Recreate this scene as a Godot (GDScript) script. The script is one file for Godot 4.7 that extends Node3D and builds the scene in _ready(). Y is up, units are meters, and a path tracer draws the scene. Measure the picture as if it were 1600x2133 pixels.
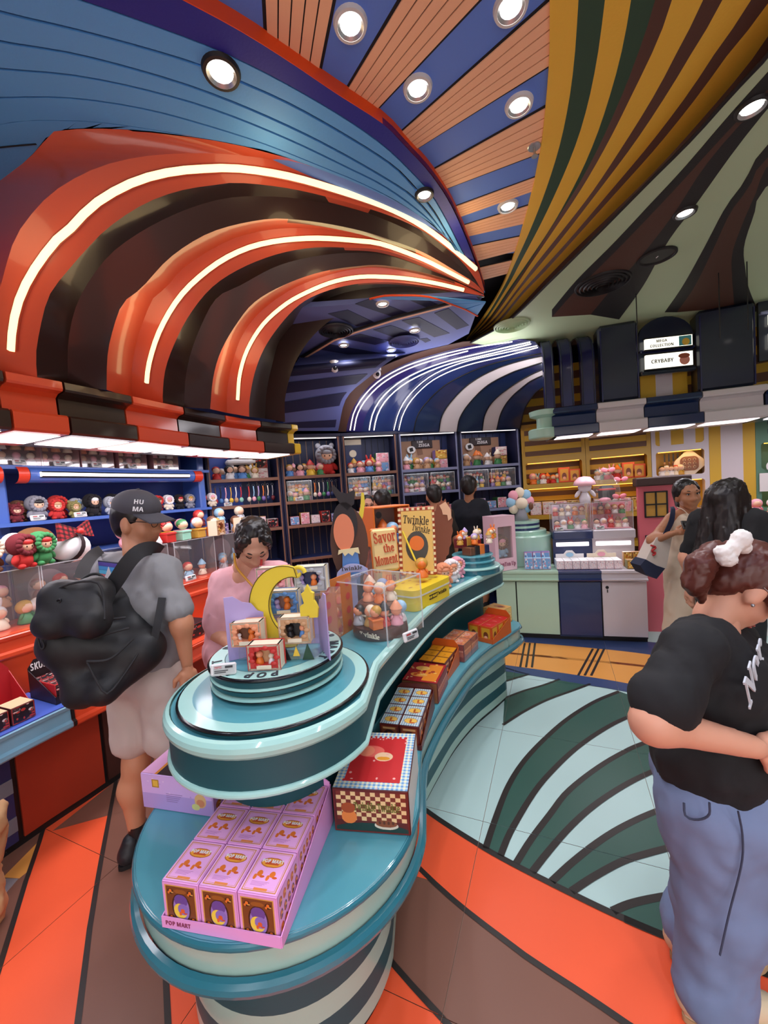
extends Node3D
# A toy shop: striped ceiling, arched hoods with light strips, wall displays, a curved island counter, shoppers.
# Units are metres, y is up, the camera stands at x = 0, z = 0 and looks along -z.

var mats := {}
var taken := {}
var rng := RandomNumberGenerator.new()


# ---- mesh building -------------------------------------------------------------------------------
class B:
	var st := SurfaceTool.new()

	func _init() -> void:
		st.begin(Mesh.PRIMITIVE_TRIANGLES)
		st.set_uv(Vector2.ZERO)
		st.set_smooth_group(-1)

	func flat() -> B:
		st.set_smooth_group(-1)
		return self

	func smooth(g := 1) -> B:
		st.set_smooth_group(g)
		return self

	func tri(a: Vector3, b: Vector3, c: Vector3) -> void:
		st.add_vertex(a)
		st.add_vertex(b)
		st.add_vertex(c)

	func quad(a: Vector3, b: Vector3, c: Vector3, d: Vector3) -> void:
		tri(a, b, c)
		tri(a, c, d)

	# a picture on a face: a is its top left corner, then top right, bottom right, bottom left
	func quv(a: Vector3, b: Vector3, c: Vector3, d: Vector3) -> B:
		var v := [a, b, c, a, c, d]
		var t := [Vector2(0, 0), Vector2(1, 0), Vector2(1, 1), Vector2(0, 0), Vector2(1, 1), Vector2(0, 1)]
		for i in 6:
			st.set_uv(t[i])
			st.add_vertex(v[i])
		st.set_uv(Vector2.ZERO)
		return self

	func box(c: Vector3, s: Vector3, m := Basis.IDENTITY) -> B:
		return bbox(c, s, .0, m)

	# a box whose edges are chamfered by r
	func bbox(c: Vector3, s: Vector3, r: float, m := Basis.IDENTITY) -> B:
		flat()
		var h := s * .5
		r = minf(r, minf(h.x, minf(h.y, h.z)) * .98)
		for ax in 3:
			var u := (ax + 1) % 3
			var w := (ax + 2) % 3
			for sg in [-1.0, 1.0]:
				var q := []
				for k in [[-1.0, -1.0], [1.0, -1.0], [1.0, 1.0], [-1.0, 1.0]]:
					var v := Vector3.ZERO
					v[ax] = h[ax] * sg
					v[u] = (h[u] - r) * k[0] * sg
					v[w] = (h[w] - r) * k[1]
					q.append(c + m * v)
				quad(q[0], q[3], q[2], q[1])
		if r <= .0:
			return self
		for ax in 3:
			var u := (ax + 1) % 3
			var w := (ax + 2) % 3
			for k in [[1.0, 1.0], [1.0, -1.0], [-1.0, 1.0], [-1.0, -1.0]]:
				var q := []
				for e in [[0, -1.0], [0, 1.0], [1, 1.0], [1, -1.0]]:
					var v := Vector3.ZERO
					v[ax] = (h[ax] - r) * e[1]
					v[u] = (h[u] if e[0] == 0 else h[u] - r) * k[0]
					v[w] = (h[w] - r if e[0] == 0 else h[w]) * k[1]
					q.append(c + m * v)
				if k[0] * k[1] > 0:
					quad(q[0], q[3], q[2], q[1])
				else:
					quad(q[0], q[1], q[2], q[3])
		for sx in [-1.0, 1.0]:
			for sy in [-1.0, 1.0]:
				for sz in [-1.0, 1.0]:
					var g := Vector3(sx, sy, sz)
					var a := c + m * (g * (h - Vector3(0, r, r)))
					var b := c + m * (g * (h - Vector3(r, 0, r)))
					var d := c + m * (g * (h - Vector3(r, r, 0)))
					if sx * sy * sz > 0:
						tri(a, d, b)
					else:
						tri(a, b, d)
		return self

	# profile of (radius, height) points turned about the y axis of m; each straight piece keeps its own edge where hard
	func lathe(prof: Array, c := Vector3.ZERO, n := 24, m := Basis.IDENTITY, hard := true, a0 := .0, a1 := TAU) -> B:
		for i in prof.size() - 1:
			st.set_smooth_group(i + 1 if hard else 1)
			var p: Vector2 = prof[i]
			var q: Vector2 = prof[i + 1]
			for k in n:
				var a := lerpf(a0, a1, float(k) / n)
				var b := lerpf(a0, a1, float(k + 1) / n)
				var pa := c + m * Vector3(cos(a) * p.x, p.y, sin(a) * p.x)
				var pb := c + m * Vector3(cos(b) * p.x, p.y, sin(b) * p.x)
				var qa := c + m * Vector3(cos(a) * q.x, q.y, sin(a) * q.x)
				var qb := c + m * Vector3(cos(b) * q.x, q.y, sin(b) * q.x)
				if p.x > 1e-6:
					tri(pa, pb, qb if q.x > 1e-6 else qa)
				if q.x > 1e-6:
					tri(pa, qb, qa)
		return self

	func ball(c: Vector3, r: Vector3, m := Basis.IDENTITY, n := 12, k := 8) -> B:
		var prof := []
		for i in k + 1:
			var a := PI * i / k
			prof.append(Vector2(sin(a) if i > 0 and i < k else .0, cos(a)))
		return lathe(prof, c, n, m * Basis.from_scale(r), false)

	# a round bar along a path
	func tube(path: Array, r, n := 8, caps := true) -> B:
		var rings := []
		var side := Vector3.ZERO
		for i in path.size():
			var d: Vector3 = (path[mini(i + 1, path.size() - 1)] - path[maxi(i - 1, 0)]).normalized()
			if side == Vector3.ZERO:
				side = d.cross(Vector3.UP if absf(d.y) < .9 else Vector3.RIGHT).normalized()
			side = (side - d * side.dot(d)).normalized()
			var up := d.cross(side)
			var rr: float = r[i] if r is Array else r
			var ring := []
			for k in n:
				var a := TAU * k / n
				ring.append(path[i] + (side * cos(a) + up * sin(a)) * rr)
			rings.append(ring)
		smooth(1)
		for i in rings.size() - 1:
			for k in n:
				quad(rings[i][k], rings[i][(k + 1) % n], rings[i + 1][(k + 1) % n], rings[i + 1][k])
		if caps:
			flat()
			for e in [rings[0], rings[-1]]:
				for k in range(1, n - 1):
					tri(e[0], e[k], e[k + 1])
		return self

	# a closed outline in the xz plane raised from y0 to y1
	func prism(poly: PackedVector2Array, y0: float, y1: float, smooth_side := false) -> B:
		flat()
		var t := Geometry2D.triangulate_polygon(poly)
		for i in range(0, t.size(), 3):
			for y in ([y0, y1] if y0 != y1 else [y0]):
				var a := poly[t[i]]
				var b := poly[t[i + 1]]
				var c := poly[t[i + 2]]
				tri(Vector3(a.x, y, a.y), Vector3(b.x, y, b.y), Vector3(c.x, y, c.y))
		if absf(y1 - y0) < 1e-6:
			return self
		st.set_smooth_group(2 if smooth_side else -1)
		for i in poly.size():
			var a := poly[i]
			var b := poly[(i + 1) % poly.size()]
			quad(Vector3(a.x, y0, a.y), Vector3(b.x, y0, b.y), Vector3(b.x, y1, b.y), Vector3(a.x, y1, a.y))
		return self

	# a closed outline in the xy plane of m, drawn out along its z by depth
	func cut(poly: PackedVector2Array, m: Transform3D, depth: float, smooth_side := false) -> B:
		flat()
		var t := Geometry2D.triangulate_polygon(poly)
		for i in range(0, t.size(), 3):
			for z in [.0, depth]:
				tri(m * Vector3(poly[t[i]].x, poly[t[i]].y, z), m * Vector3(poly[t[i + 1]].x, poly[t[i + 1]].y, z), m * Vector3(poly[t[i + 2]].x, poly[t[i + 2]].y, z))
		st.set_smooth_group(2 if smooth_side else -1)
		for i in poly.size():
			var a := poly[i]
			var b := poly[(i + 1) % poly.size()]
			quad(m * Vector3(a.x, a.y, 0), m * Vector3(b.x, b.y, 0), m * Vector3(b.x, b.y, depth), m * Vector3(a.x, a.y, depth))
		return self

	# the sheet between two lines of equal length
	func strip(p: Array, q: Array, g := 1) -> B:
		st.set_smooth_group(g)
		for i in p.size() - 1:
			quad(p[i], p[i + 1], q[i + 1], q[i])
		return self

	# the same with a thickness
	func slab(p: Array, q: Array, off: Vector3) -> B:
		var p2 := p.map(func(v): return v + off)
		var q2 := q.map(func(v): return v + off)
		strip(p, q, 1)
		strip(p2, q2, 2)
		strip(p, p2, 3)
		strip(q, q2, 4)
		flat()
		quad(p[0], q[0], q2[0], p2[0])
		quad(p[-1], q[-1], q2[-1], p2[-1])
		return self

	# a profile of (across, up) points carried along a level line; across points away from the room's left side of travel
	func sweep(line: Array, prof: Array, closed := false, g0 := 10) -> B:
		var rows := []
		for i in line.size():
			var d: Vector3
			if closed:
				d = line[(i + 1) % line.size()] - line[(i - 1 + line.size()) % line.size()]
			else:
				d = line[mini(i + 1, line.size() - 1)] - line[maxi(i - 1, 0)]
			d.y = 0
			d = d.normalized()
			var n := Vector3(-d.z, 0, d.x)
			var row := []
			for p in prof:
				row.append(line[i] + n * p.x + Vector3.UP * p.y)
			rows.append(row)
		var m := rows.size() if closed else rows.size() - 1
		for k in prof.size() - 1:
			st.set_smooth_group(g0 + k)
			for i in m:
				var j := (i + 1) % rows.size()
				quad(rows[i][k], rows[j][k], rows[j][k + 1], rows[i][k + 1])
		return self

	func mesh() -> ArrayMesh:
		st.generate_normals()
		return st.commit()


# ---- things, parts, materials --------------------------------------------------------------------
func numbered(called: String) -> String:
	taken[called] = taken.get(called, -1) + 1
	return called if taken[called] == 0 else "%s_%03d" % [called, taken[called]]


func thing(called: String, label: String, category: String, group := "", at := Vector3.ZERO, turn := .0) -> Node3D:
	var o := Node3D.new()
	o.name = numbered(called)
	add_child(o)
	o.position = at
	o.rotation.y = turn
	tag(o, label, category, group)
	return o


func tag(o: Node, label: String, category: String, group := "") -> void:
	o.set_meta("label", label)
	o.set_meta("category", category)
	if group:
		o.set_meta("group", group)


func structure(called: String, label := "") -> Node3D:
	var o := Node3D.new()
	o.name = called
	add_child(o)
	o.set_meta("kind", "structure")
	if label:
		o.set_meta("label", label)
	return o


func part(parent: Node3D, called: String, shape, material: Material, label := "") -> MeshInstance3D:
	var o := MeshInstance3D.new()
	o.name = called
	o.mesh = shape.mesh() if shape is B else shape
	o.material_override = material
	o.cast_shadow = GeometryInstance3D.SHADOW_CASTING_SETTING_ON
	parent.add_child(o, true)
	if label:
		o.set_meta("label", label)
	return o


func copy(o: Node3D, at: Vector3, turn := .0, label := "", group := "") -> Node3D:
	var c: Node3D = o.duplicate()
	c.name = numbered(String(o.name).rstrip("0123456789").trim_suffix("_"))
	add_child(c)
	c.position = at
	c.rotation.y = turn
	if label:
		c.set_meta("label", label)
	if group:
		c.set_meta("group", group)
	return c


func m(key: String, color = null, rough := .55, more := {}) -> StandardMaterial3D:
	if mats.has(key):
		return mats[key]
	var s := StandardMaterial3D.new()
	s.resource_name = key
	s.albedo_color = Color(color) if color is String else color
	s.roughness = rough
	s.cull_mode = BaseMaterial3D.CULL_DISABLED
	for k in more:
		s.set(k, more[k])
	mats[key] = s
	return s


func glow(key: String, color: Color, strength: float) -> StandardMaterial3D:
	return m(key, color, .4, {"emission_enabled": true, "emission": color, "emission_energy_multiplier": strength})


# lettering: a raised word, centred on at, reading along right, standing up along up
func words(parent: Node3D, called: String, text: String, height: float, xf: Transform3D, material: Material, depth := .004, serif := false, width := .0) -> MeshInstance3D:
	var t := TextMesh.new()
	var f := SystemFont.new()
	f.font_names = PackedStringArray(["Droid Serif" if serif else "Droid Sans"])
	f.font_weight = 700
	t.font = f
	t.text = text
	t.font_size = 32
	t.pixel_size = height / 23.0
	t.depth = depth
	t.curve_step = 1.0
	var o := part(parent, called, t, material)
	o.transform = xf
	if width > .0:
		var w := t.get_aabb().size.x
		if w > .001:
			o.transform = xf * Transform3D(Basis.from_scale(V(width / w, 1, 1)), Vector3.ZERO)
	return o


# ---- small geometry ------------------------------------------------------------------------------
func spl(pts: Array, n: int) -> Array:
	var ext := [pts[0] * 2.0 - pts[1]] + pts + [pts[-1] * 2.0 - pts[-2]]
	var fine := []
	for i in pts.size() - 1:
		for k in 8:
			fine.append(ext[i + 1].cubic_interpolate(ext[i + 2], ext[i], ext[i + 3], k / 8.0))
	fine.append(pts[-1])
	var cum := [.0]
	for i in range(1, fine.size()):
		cum.append(cum[-1] + fine[i].distance_to(fine[i - 1]))
	var out := []
	var at := 0
	for k in n:
		var want: float = cum[-1] * k / (n - 1)
		while at < fine.size() - 2 and cum[at + 1] < want:
			at += 1
		out.append(fine[at].lerp(fine[at + 1], clampf((want - cum[at]) / maxf(cum[at + 1] - cum[at], 1e-9), 0, 1)))
	return out


func flat2(pts: Array) -> PackedVector2Array:
	var o := PackedVector2Array()
	for p in pts:
		o.append(D(p.x, p.z) if p is Vector3 else p)
	return o


func ring2(c: Vector2, r: float, n := 48, rz := .0) -> PackedVector2Array:
	var o := PackedVector2Array()
	for i in n:
		o.append(c + D(cos(TAU * i / n) * r, sin(TAU * i / n) * (rz if rz > .0 else r)))
	return o


func rrect(w: float, h: float, r: float, k := 5) -> PackedVector2Array:
	var o := PackedVector2Array()
	for q in 4:
		var cx := (w / 2 - r) * (1 if q in [0, 3] else -1)
		var cy := (h / 2 - r) * (1 if q < 2 else -1)
		for i in k + 1:
			var a := PI / 2 * (q + float(i) / k)
			o.append(D(cx + cos(a) * r, cy + sin(a) * r))
	return o


func on_y(pts: Array, y: float) -> Array:
	return pts.map(func(p): return V(p.x, y, p.z))


# a frame that stands on the ground plane: x to the right of someone who looks at its front, z out of its front
func facing(at: Vector3, yaw: float) -> Transform3D:
	return Transform3D(Basis(Vector3.UP, yaw), at)


func area(at: Vector3, towards: Vector3, size: Vector2, color: Color, energy: float, parent: Node3D = null) -> void:
	var l := AreaLight3D.new()
	l.name = "area_light"
	(parent if parent else self).add_child(l, true)
	var z := -towards.normalized()
	var x := (Vector3.UP if absf(z.y) < .95 else Vector3.RIGHT).cross(z).normalized()
	l.global_transform = Transform3D(Basis(x, z.cross(x), z), at)
	l.area_size = size
	l.light_color = color
	l.light_energy = energy
	l.shadow_enabled = true
	l.set("area_range", 12.0)


func omni(at: Vector3, color: Color, energy: float, size: float, parent: Node3D = null) -> void:
	var l := OmniLight3D.new()
	l.name = "point_light"
	(parent if parent else self).add_child(l, true)
	l.global_position = at
	l.light_color = color
	l.light_energy = energy
	l.light_size = size
	l.omni_range = 12.0
	l.omni_attenuation = 2.0
	l.shadow_enabled = true


func V(x: float, y: float, z: float) -> Vector3:
	return Vector3(x, y, z)


func D(x: float, y: float) -> Vector2:
	return Vector2(x, y)


const LIGHT_WARM := Color(.97, .97, 1.0)
const LIGHT_WHITE := Color(.99, .97, 1.0)


func _ready() -> void:
	rng.seed = 7
	set_camera()
	palette()
	make_floor()
	make_walls()
	make_ceiling()
	make_hood()
	make_back_hood()
	make_left_ledge()
	make_right_ledge()
	make_downlights()
	make_ceiling_fittings()
	make_island()
	make_left_fixture()
	make_back_shelves()
	make_yellow_shelves()
	make_wall_counter()
	make_sign_columns()
	make_people()
	make_island_goods()
	make_rest()


func set_camera() -> void:
	var cam := Camera3D.new()
	cam.name = "camera"
	add_child(cam)
	cam.position = V(0, 1.70, 0)
	cam.basis = Basis(Vector3.RIGHT, deg_to_rad(-3.06)) * Basis(Vector3.BACK, deg_to_rad(-4.03))
	cam.fov = 104.35
	cam.near = .05
	cam.far = 60.0
	cam.current = true
	var we := WorldEnvironment.new()
	we.name = "surroundings"
	var e := Environment.new()
	e.background_mode = Environment.BG_COLOR
	e.background_color = Color(.02, .02, .02)
	e.tonemap_mode = Environment.TONE_MAPPER_LINEAR
	e.tonemap_exposure = 1.2
	e.sdfgi_enabled = true
	e.ssao_enabled = true
	e.ssil_enabled = true
	we.environment = e
	add_child(we)


func grain(scale: float, strength: float) -> Dictionary:
	var key := "grain%s" % scale
	if not mats.has(key):
		var n := FastNoiseLite.new()
		n.seed = 3
		n.frequency = .08
		n.fractal_octaves = 4
		var t := NoiseTexture2D.new()
		t.width = 256
		t.height = 256
		t.seamless = true
		t.as_normal_map = true
		t.bump_strength = 2.0
		t.noise = n
		mats[key] = t
	return {"normal_enabled": true, "normal_texture": mats[key], "normal_scale": strength, "uv1_triplanar": true, "uv1_world_triplanar": true, "uv1_scale": Vector3.ONE * scale}


func palette() -> void:
	var plaster := grain(3.0, .12)
	var gloss := {"clearcoat_enabled": true, "clearcoat": .6, "clearcoat_roughness": .08}
	# ceiling and hood paint
	m("steel_blue", "5aa4ea", .6, plaster)
	m("navy_paint", "161e90", .6, plaster)
	m("orange_edge", "e04a12", .5)
	m("periwinkle", "5f86e0", .6, plaster)
	m("peach", "f8c098", .6, plaster)
	m("groove", "17141c", .8)
	m("mustard", "ecbc3e", .6, plaster)
	m("forest", "2c4a36", .6, plaster)
	m("cocoa", "4e2e22", .6, plaster)
	m("sage", "b4c8a4", .6, plaster)
	m("ink", "171518", .6, plaster)
	m("hood_orange", "d4583a", .32, gloss)
	m("hood_brown", "301c18", .3, gloss)
	m("night", "1c2148", .6, plaster)
	m("lilac_blue", "5f6aa6", .6, plaster)
	m("gloss_navy", "16255c", .25, gloss)
	m("gloss_purple", "1d1a5e", .25, gloss)
	m("deep_navy", "0f2550", .35, gloss)
	m("off_white", "d9d3d6", .4)
	m("ledge_orange", "e8532c", .4, gloss)
	m("ledge_brown", "301b16", .4, gloss)
	m("lemon", "f0c52a", .4, gloss)
	m("mint_paint", "a9d3c0", .4, gloss)
	# floor
	var stone := {"metallic_specular": .45}
	m("tile_orange", "ee5c36", .34, stone)
	m("tile_brown", "7a5244", .34, stone)
	m("tile_mint", "b4d0cd", .34, stone)
	m("tile_green", "33574d", .34, stone)
	m("tile_black", "2d2725", .36, stone)
	m("tile_yellow", "e09a4a", .34, stone)
	m("tile_navy", "36466f", .34, stone)
	m("tile_red", "8a3c22", .34, stone)
	m("tile_white", "cfcad2", .34, stone)
	m("grout", "b39a88", .8)
	# general
	m("black", "131214", .5)
	m("black_gloss", "101014", .2)
	m("white", "ece9ea", .45)
	m("steel", "b8babd", .3, {"metallic": .9})
	m("grey", "77777b", .5)
	m("acrylic", Color(1, 1, 1, .06), .03, {"transparency": BaseMaterial3D.TRANSPARENCY_ALPHA})
	m("acrylic_edge", Color(.93, .95, .97, .35), .1, {"transparency": BaseMaterial3D.TRANSPARENCY_ALPHA})
	glow("led_strip_glow", Color(1.0, .92, .68), 1.3)
	glow("led_white_glow", Color(1.0, .97, .95), 1.6)
	glow("panel_light_glow", Color(1.0, .95, .96), 1.6)
	glow("downlight_glow", Color(1.0, .97, .93), 8.0)


func ext(p: Vector3, q: Vector3, t: float) -> Vector3:
	return q + (q - p) * t


func ribbon(line: Array, w: float, n := 40) -> PackedVector2Array:
	var s := spl(line, n)
	var a := PackedVector2Array()
	var b := PackedVector2Array()
	for i in n:
		var d: Vector3 = (s[mini(i + 1, n - 1)] - s[maxi(i - 1, 0)])
		var nn := D(-d.z, d.x).normalized() * w * .5
		var c := D(s[i].x, s[i].z)
		a.append(c + nn)
		b.append(c - nn)
	b.reverse()
	a.append_array(b)
	return a


func between(a: Array, b: Array, n := 30) -> PackedVector2Array:
	var o := flat2(spl(a, n))
	var r := spl(b, n)
	r.reverse()
	o.append_array(flat2(r))
	return o


func make_floor() -> void:
	# painted bands of the floor, drawn in order; a later one lies on an earlier one
	var up := [V(.022, 0, -2.115), V(.161, 0, -1.958), V(.334, 0, -1.792), V(.421, 0, -1.717), V(.526, 0, -1.636), V(.659, 0, -1.538), V(.779, 0, -1.454), V(.931, 0, -1.362), V(1.06, 0, -1.298), V(1.171, 0, -1.239), V(1.381, 0, -1.147)]
	var lo := [V(-.044, 0, -1.809), V(.095, 0, -1.634), V(.212, 0, -1.507), V(.316, 0, -1.409), V(.409, 0, -1.324), V(.496, 0, -1.257), V(.575, 0, -1.195), V(.628, 0, -1.15), V(.749, 0, -1.063), V(.902, 0, -.962)]
	var low2 := [V(-.319, 0, -1.612), V(-.09, 0, -1.35), V(.07, 0, -1.187), V(.192, 0, -1.066), V(.311, 0, -.918)]
	var s1 := [V(-2.047, 0, -2.197), V(-1.923, 0, -2.001), V(-1.773, 0, -1.742), V(-1.615, 0, -1.483)]
	var s2 := [V(-2.109, 0, -2.986), V(-1.751, 0, -2.323), V(-1.474, 0, -1.811), V(-1.307, 0, -1.516), V(-1.139, 0, -1.237)]
	var s3 := [V(-1.257, 0, -1.945), V(-.935, 0, -1.398), V(-.828, 0, -1.22)]
	lo.append(V(2.2, 0, .3))
	low2.append(V(1.0, 0, .9))
	for s in [s1, s2, s3]:
		s.append(ext(s[-2], s[-1], (1.8 - s[-1].z) / (s[-1].z - s[-2].z)))
	var regions := []
	regions.append(["tile_mint", flat2(spl(up, 40) + [V(5.6, 0, -.9), V(5.6, 0, -6.6), V(-.2, 0, -6.6), V(-.3, 0, -4.2), V(-.1, 0, -2.4)])])
	regions.append(["tile_orange", between(up, lo)])
	regions.append(["tile_brown", between(lo, low2)])
	regions.append(["tile_orange", between(low2 + [V(.6, 0, 1.9)], s3)])
	regions.append(["tile_brown", between(s2, s3)])
	regions.append(["tile_orange", between(s1, s2)])
	regions.append(["tile_orange", flat2([up[0], up[1], up[2], lo[2], lo[1], V(-.9, 0, -2.0), V(-1.0, 0, -4.2), V(-.2, 0, -4.4), V(.0, 0, -2.4)])])
	regions.append(["tile_brown", flat2([V(-1.9, 0, -2.05), V(-1.45, 0, -2.2), V(-.9, 0, -3.9), V(-1.4, 0, -4.4), V(-1.75, 0, -2.6)])])
	regions.append(["tile_brown", flat2([s1[0], s1[1], s1[2], s1[3], s1[4], V(-2.9, 0, 1.9), V(-2.9, 0, -2.0), V(-2.0, 0, -2.3)])])
	regions.append(["tile_yellow", flat2([V(-1.92, 0, -1.992), V(-1.922, 0, -1.794), V(-1.834, 0, -1.783), V(-1.822, 0, -1.82)])])
	regions.append(["tile_white", flat2([V(-1.917, 0, -1.789), V(-1.837, 0, -1.783), V(-1.829, 0, -1.684), V(-1.84, 0, -1.57), V(-1.936, 0, -1.642)])])
	for w in [[up, .028], [lo, .022], [low2, .02], [s1, .02], [s2, .02], [s3, .02]]:
		regions.append(["tile_black", ribbon(w[0], w[1])])
	# green petals on the mint field, each with a black border
	var petals := [
		[[V(.847, 0, -3.052), V(1.036, 0, -3.142), V(1.225, 0, -3.211), V(1.389, 0, -3.288)], [V(.729, 0, -2.707), V(.932, 0, -2.853), V(1.159, 0, -2.986), V(1.401, 0, -3.091), V(1.59, 0, -3.175)]],
		[[V(.994, 0, -3.581), V(1.094, 0, -3.472), V(1.162, 0, -3.414)], [V(.911, 0, -3.308), V(1.058, 0, -3.367), V(1.177, 0, -3.414)]],
		[[V(.363, 0, -1.768), V(.44, 0, -1.904), V(.582, 0, -2.133), V(.746, 0, -2.333), V(.961, 0, -2.535), V(1.207, 0, -2.734), V(1.493, 0, -2.917), V(1.742, 0, -3.031)], [V(.42, 0, -1.726), V(.511, 0, -1.855), V(.712, 0, -2.084), V(.89, 0, -2.247), V(1.11, 0, -2.418), V(1.367, 0, -2.579), V(1.605, 0, -2.695), V(1.918, 0, -2.793)]],
		[[V(.478, 0, -1.685), V(.587, 0, -1.798), V(.741, 0, -1.939), V(.885, 0, -2.068), V(1.105, 0, -2.212), V(1.33, 0, -2.332), V(1.564, 0, -2.425), V(2.053, 0, -2.541), V(2.501, 0, -2.609)], [V(.531, 0, -1.639), V(.635, 0, -1.726), V(.79, 0, -1.846), V(.95, 0, -1.952), V(1.123, 0, -2.046), V(1.312, 0, -2.132), V(1.52, 0, -2.204), V(1.842, 0, -2.284), V(2.305, 0, -2.346)]],
		[[V(.598, 0, -1.594), V(.722, 0, -1.671), V(.879, 0, -1.757), V(1.038, 0, -1.83), V(1.227, 0, -1.897), V(1.422, 0, -1.948), V(1.717, 0, -2.01), V(2.099, 0, -2.061)], [V(.66, 0, -1.548), V(.781, 0, -1.602), V(.934, 0, -1.659), V(1.063, 0, -1.688), V(1.181, 0, -1.708), V(1.26, 0, -1.714), V(1.527, 0, -1.742), V(1.896, 0, -1.756)]],
		[[V(.781, 0, -1.463), V(.863, 0, -1.485), V(.971, 0, -1.5), V(1.084, 0, -1.506), V(1.309, 0, -1.499), V(1.594, 0, -1.479)], [V(.808, 0, -1.434), V(.86, 0, -1.402), V(.931, 0, -1.362), V(1.063, 0, -1.3), V(1.171, 0, -1.239), V(1.305, 0, -1.186)]],
	]
	for p in petals:
		regions.append(["tile_green", between(p[0], p[1])])
		for e in p:
			regions.append(["tile_black", ribbon(e, .03 if p != petals[0] and p != petals[1] else .022)])
	var plaid := regions.size() - 1
	# plaid border in front of the wall counters
	regions.append(["tile_navy", between([V(.616, 0, -3.642), V(.964, 0, -3.508), V(1.513, 0, -3.187), V(1.818, 0, -2.997), V(2.229, 0, -2.672), V(2.538, 0, -2.344)], [V(.807, 0, -4.608), V(1.441, 0, -4.328), V(2.163, 0, -4.076), V(2.729, 0, -3.817), V(3.199, 0, -3.506), V(3.63, 0, -3.164)])])
	regions.append(["tile_yellow", between([V(.644, 0, -3.785), V(1.001, 0, -3.631), V(1.58, 0, -3.322), V(1.911, 0, -3.114), V(2.319, 0, -2.778), V(2.633, 0, -2.43)], [V(.752, 0, -4.329), V(1.251, 0, -4.139), V(1.44, 0, -4.084), V(2, 0, -3.832), V(2.361, 0, -3.632), V(2.777, 0, -3.317), V(3.159, 0, -2.912)])])
	regions.append(["tile_red", ribbon([V(.698, 0, -4.057), V(1.08, 0, -3.893), V(1.695, 0, -3.633), V(2.173, 0, -3.414), V(2.619, 0, -3.131), V(3.025, 0, -2.79)], .045)])
	for k in 3:
		regions.append(["tile_black", ribbon([V(1.429, 0, -4.08) + V(.05, 0, .01) * (k - 1), V(1.193, 0, -3.54) + V(.05, 0, .01) * (k - 1)], .02, 4)])
		regions.append(["tile_black", ribbon([V(2.011, 0, -3.825) + V(.05, 0, .01) * (k - 1), V(1.615, 0, -3.316) + V(.05, 0, .01) * (k - 1)], .02, 4)])
	var f := structure("floor")
	part(f, "screed", B.new().box(V(1.0, -.055, -2.3), V(9.6, .1, 9.0)), m("grout"))
	# square tiles with grout between them; the bands run across the tiles
	var yaw := deg_to_rad(23.459)
	var u := D(cos(yaw), sin(yaw))
	var w := D(sin(yaw), -cos(yaw))
	var size := .797
	var room := PackedVector2Array([D(-3.6, 2), D(5.6, 2), D(5.6, -6.6), D(-3.6, -6.6)])
	for i in range(-7, 9):
		for j in range(-7, 9):
			var o: Vector2 = u * (-.407 + size * i) + w * (1.917 + size * j)
			var g := .0012
			var sq := PackedVector2Array([o + (u + w) * g, o + u * (size - g) + w * g, o + (u + w) * (size - g), o + w * (size - g) + u * g])
			var inside := Geometry2D.intersect_polygons(sq, room)
			if inside.is_empty():
				continue
			sq = inside[0]
			var by := {"tile_brown": B.new().prism(sq, -.004, .0)}
			for r in regions.size():
				for cutp in Geometry2D.intersect_polygons(sq, regions[r][1]):
					if Geometry2D.is_polygon_clockwise(cutp) != Geometry2D.is_polygon_clockwise(sq):
						continue
					if not by.has(regions[r][0]):
						by[regions[r][0]] = B.new()
					var y := .0003 * minf(r + 1, 9.0 if regions[r][0] != "tile_black" else 11.0) + (.0006 if r > plaid else .0) + (.0003 if regions[r][0] in ["tile_red", "tile_yellow"] else .0)
					by[regions[r][0]].prism(cutp, y, y)
			var t := MeshInstance3D.new()
			t.name = "tile"
			var am := ArrayMesh.new()
			for k in by:
				by[k].st.generate_normals()
				by[k].st.commit(am)
			t.mesh = am
			var n := 0
			for k in by:
				t.set_surface_override_material(n, m(k))
				n += 1
			f.add_child(t, true)


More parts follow.
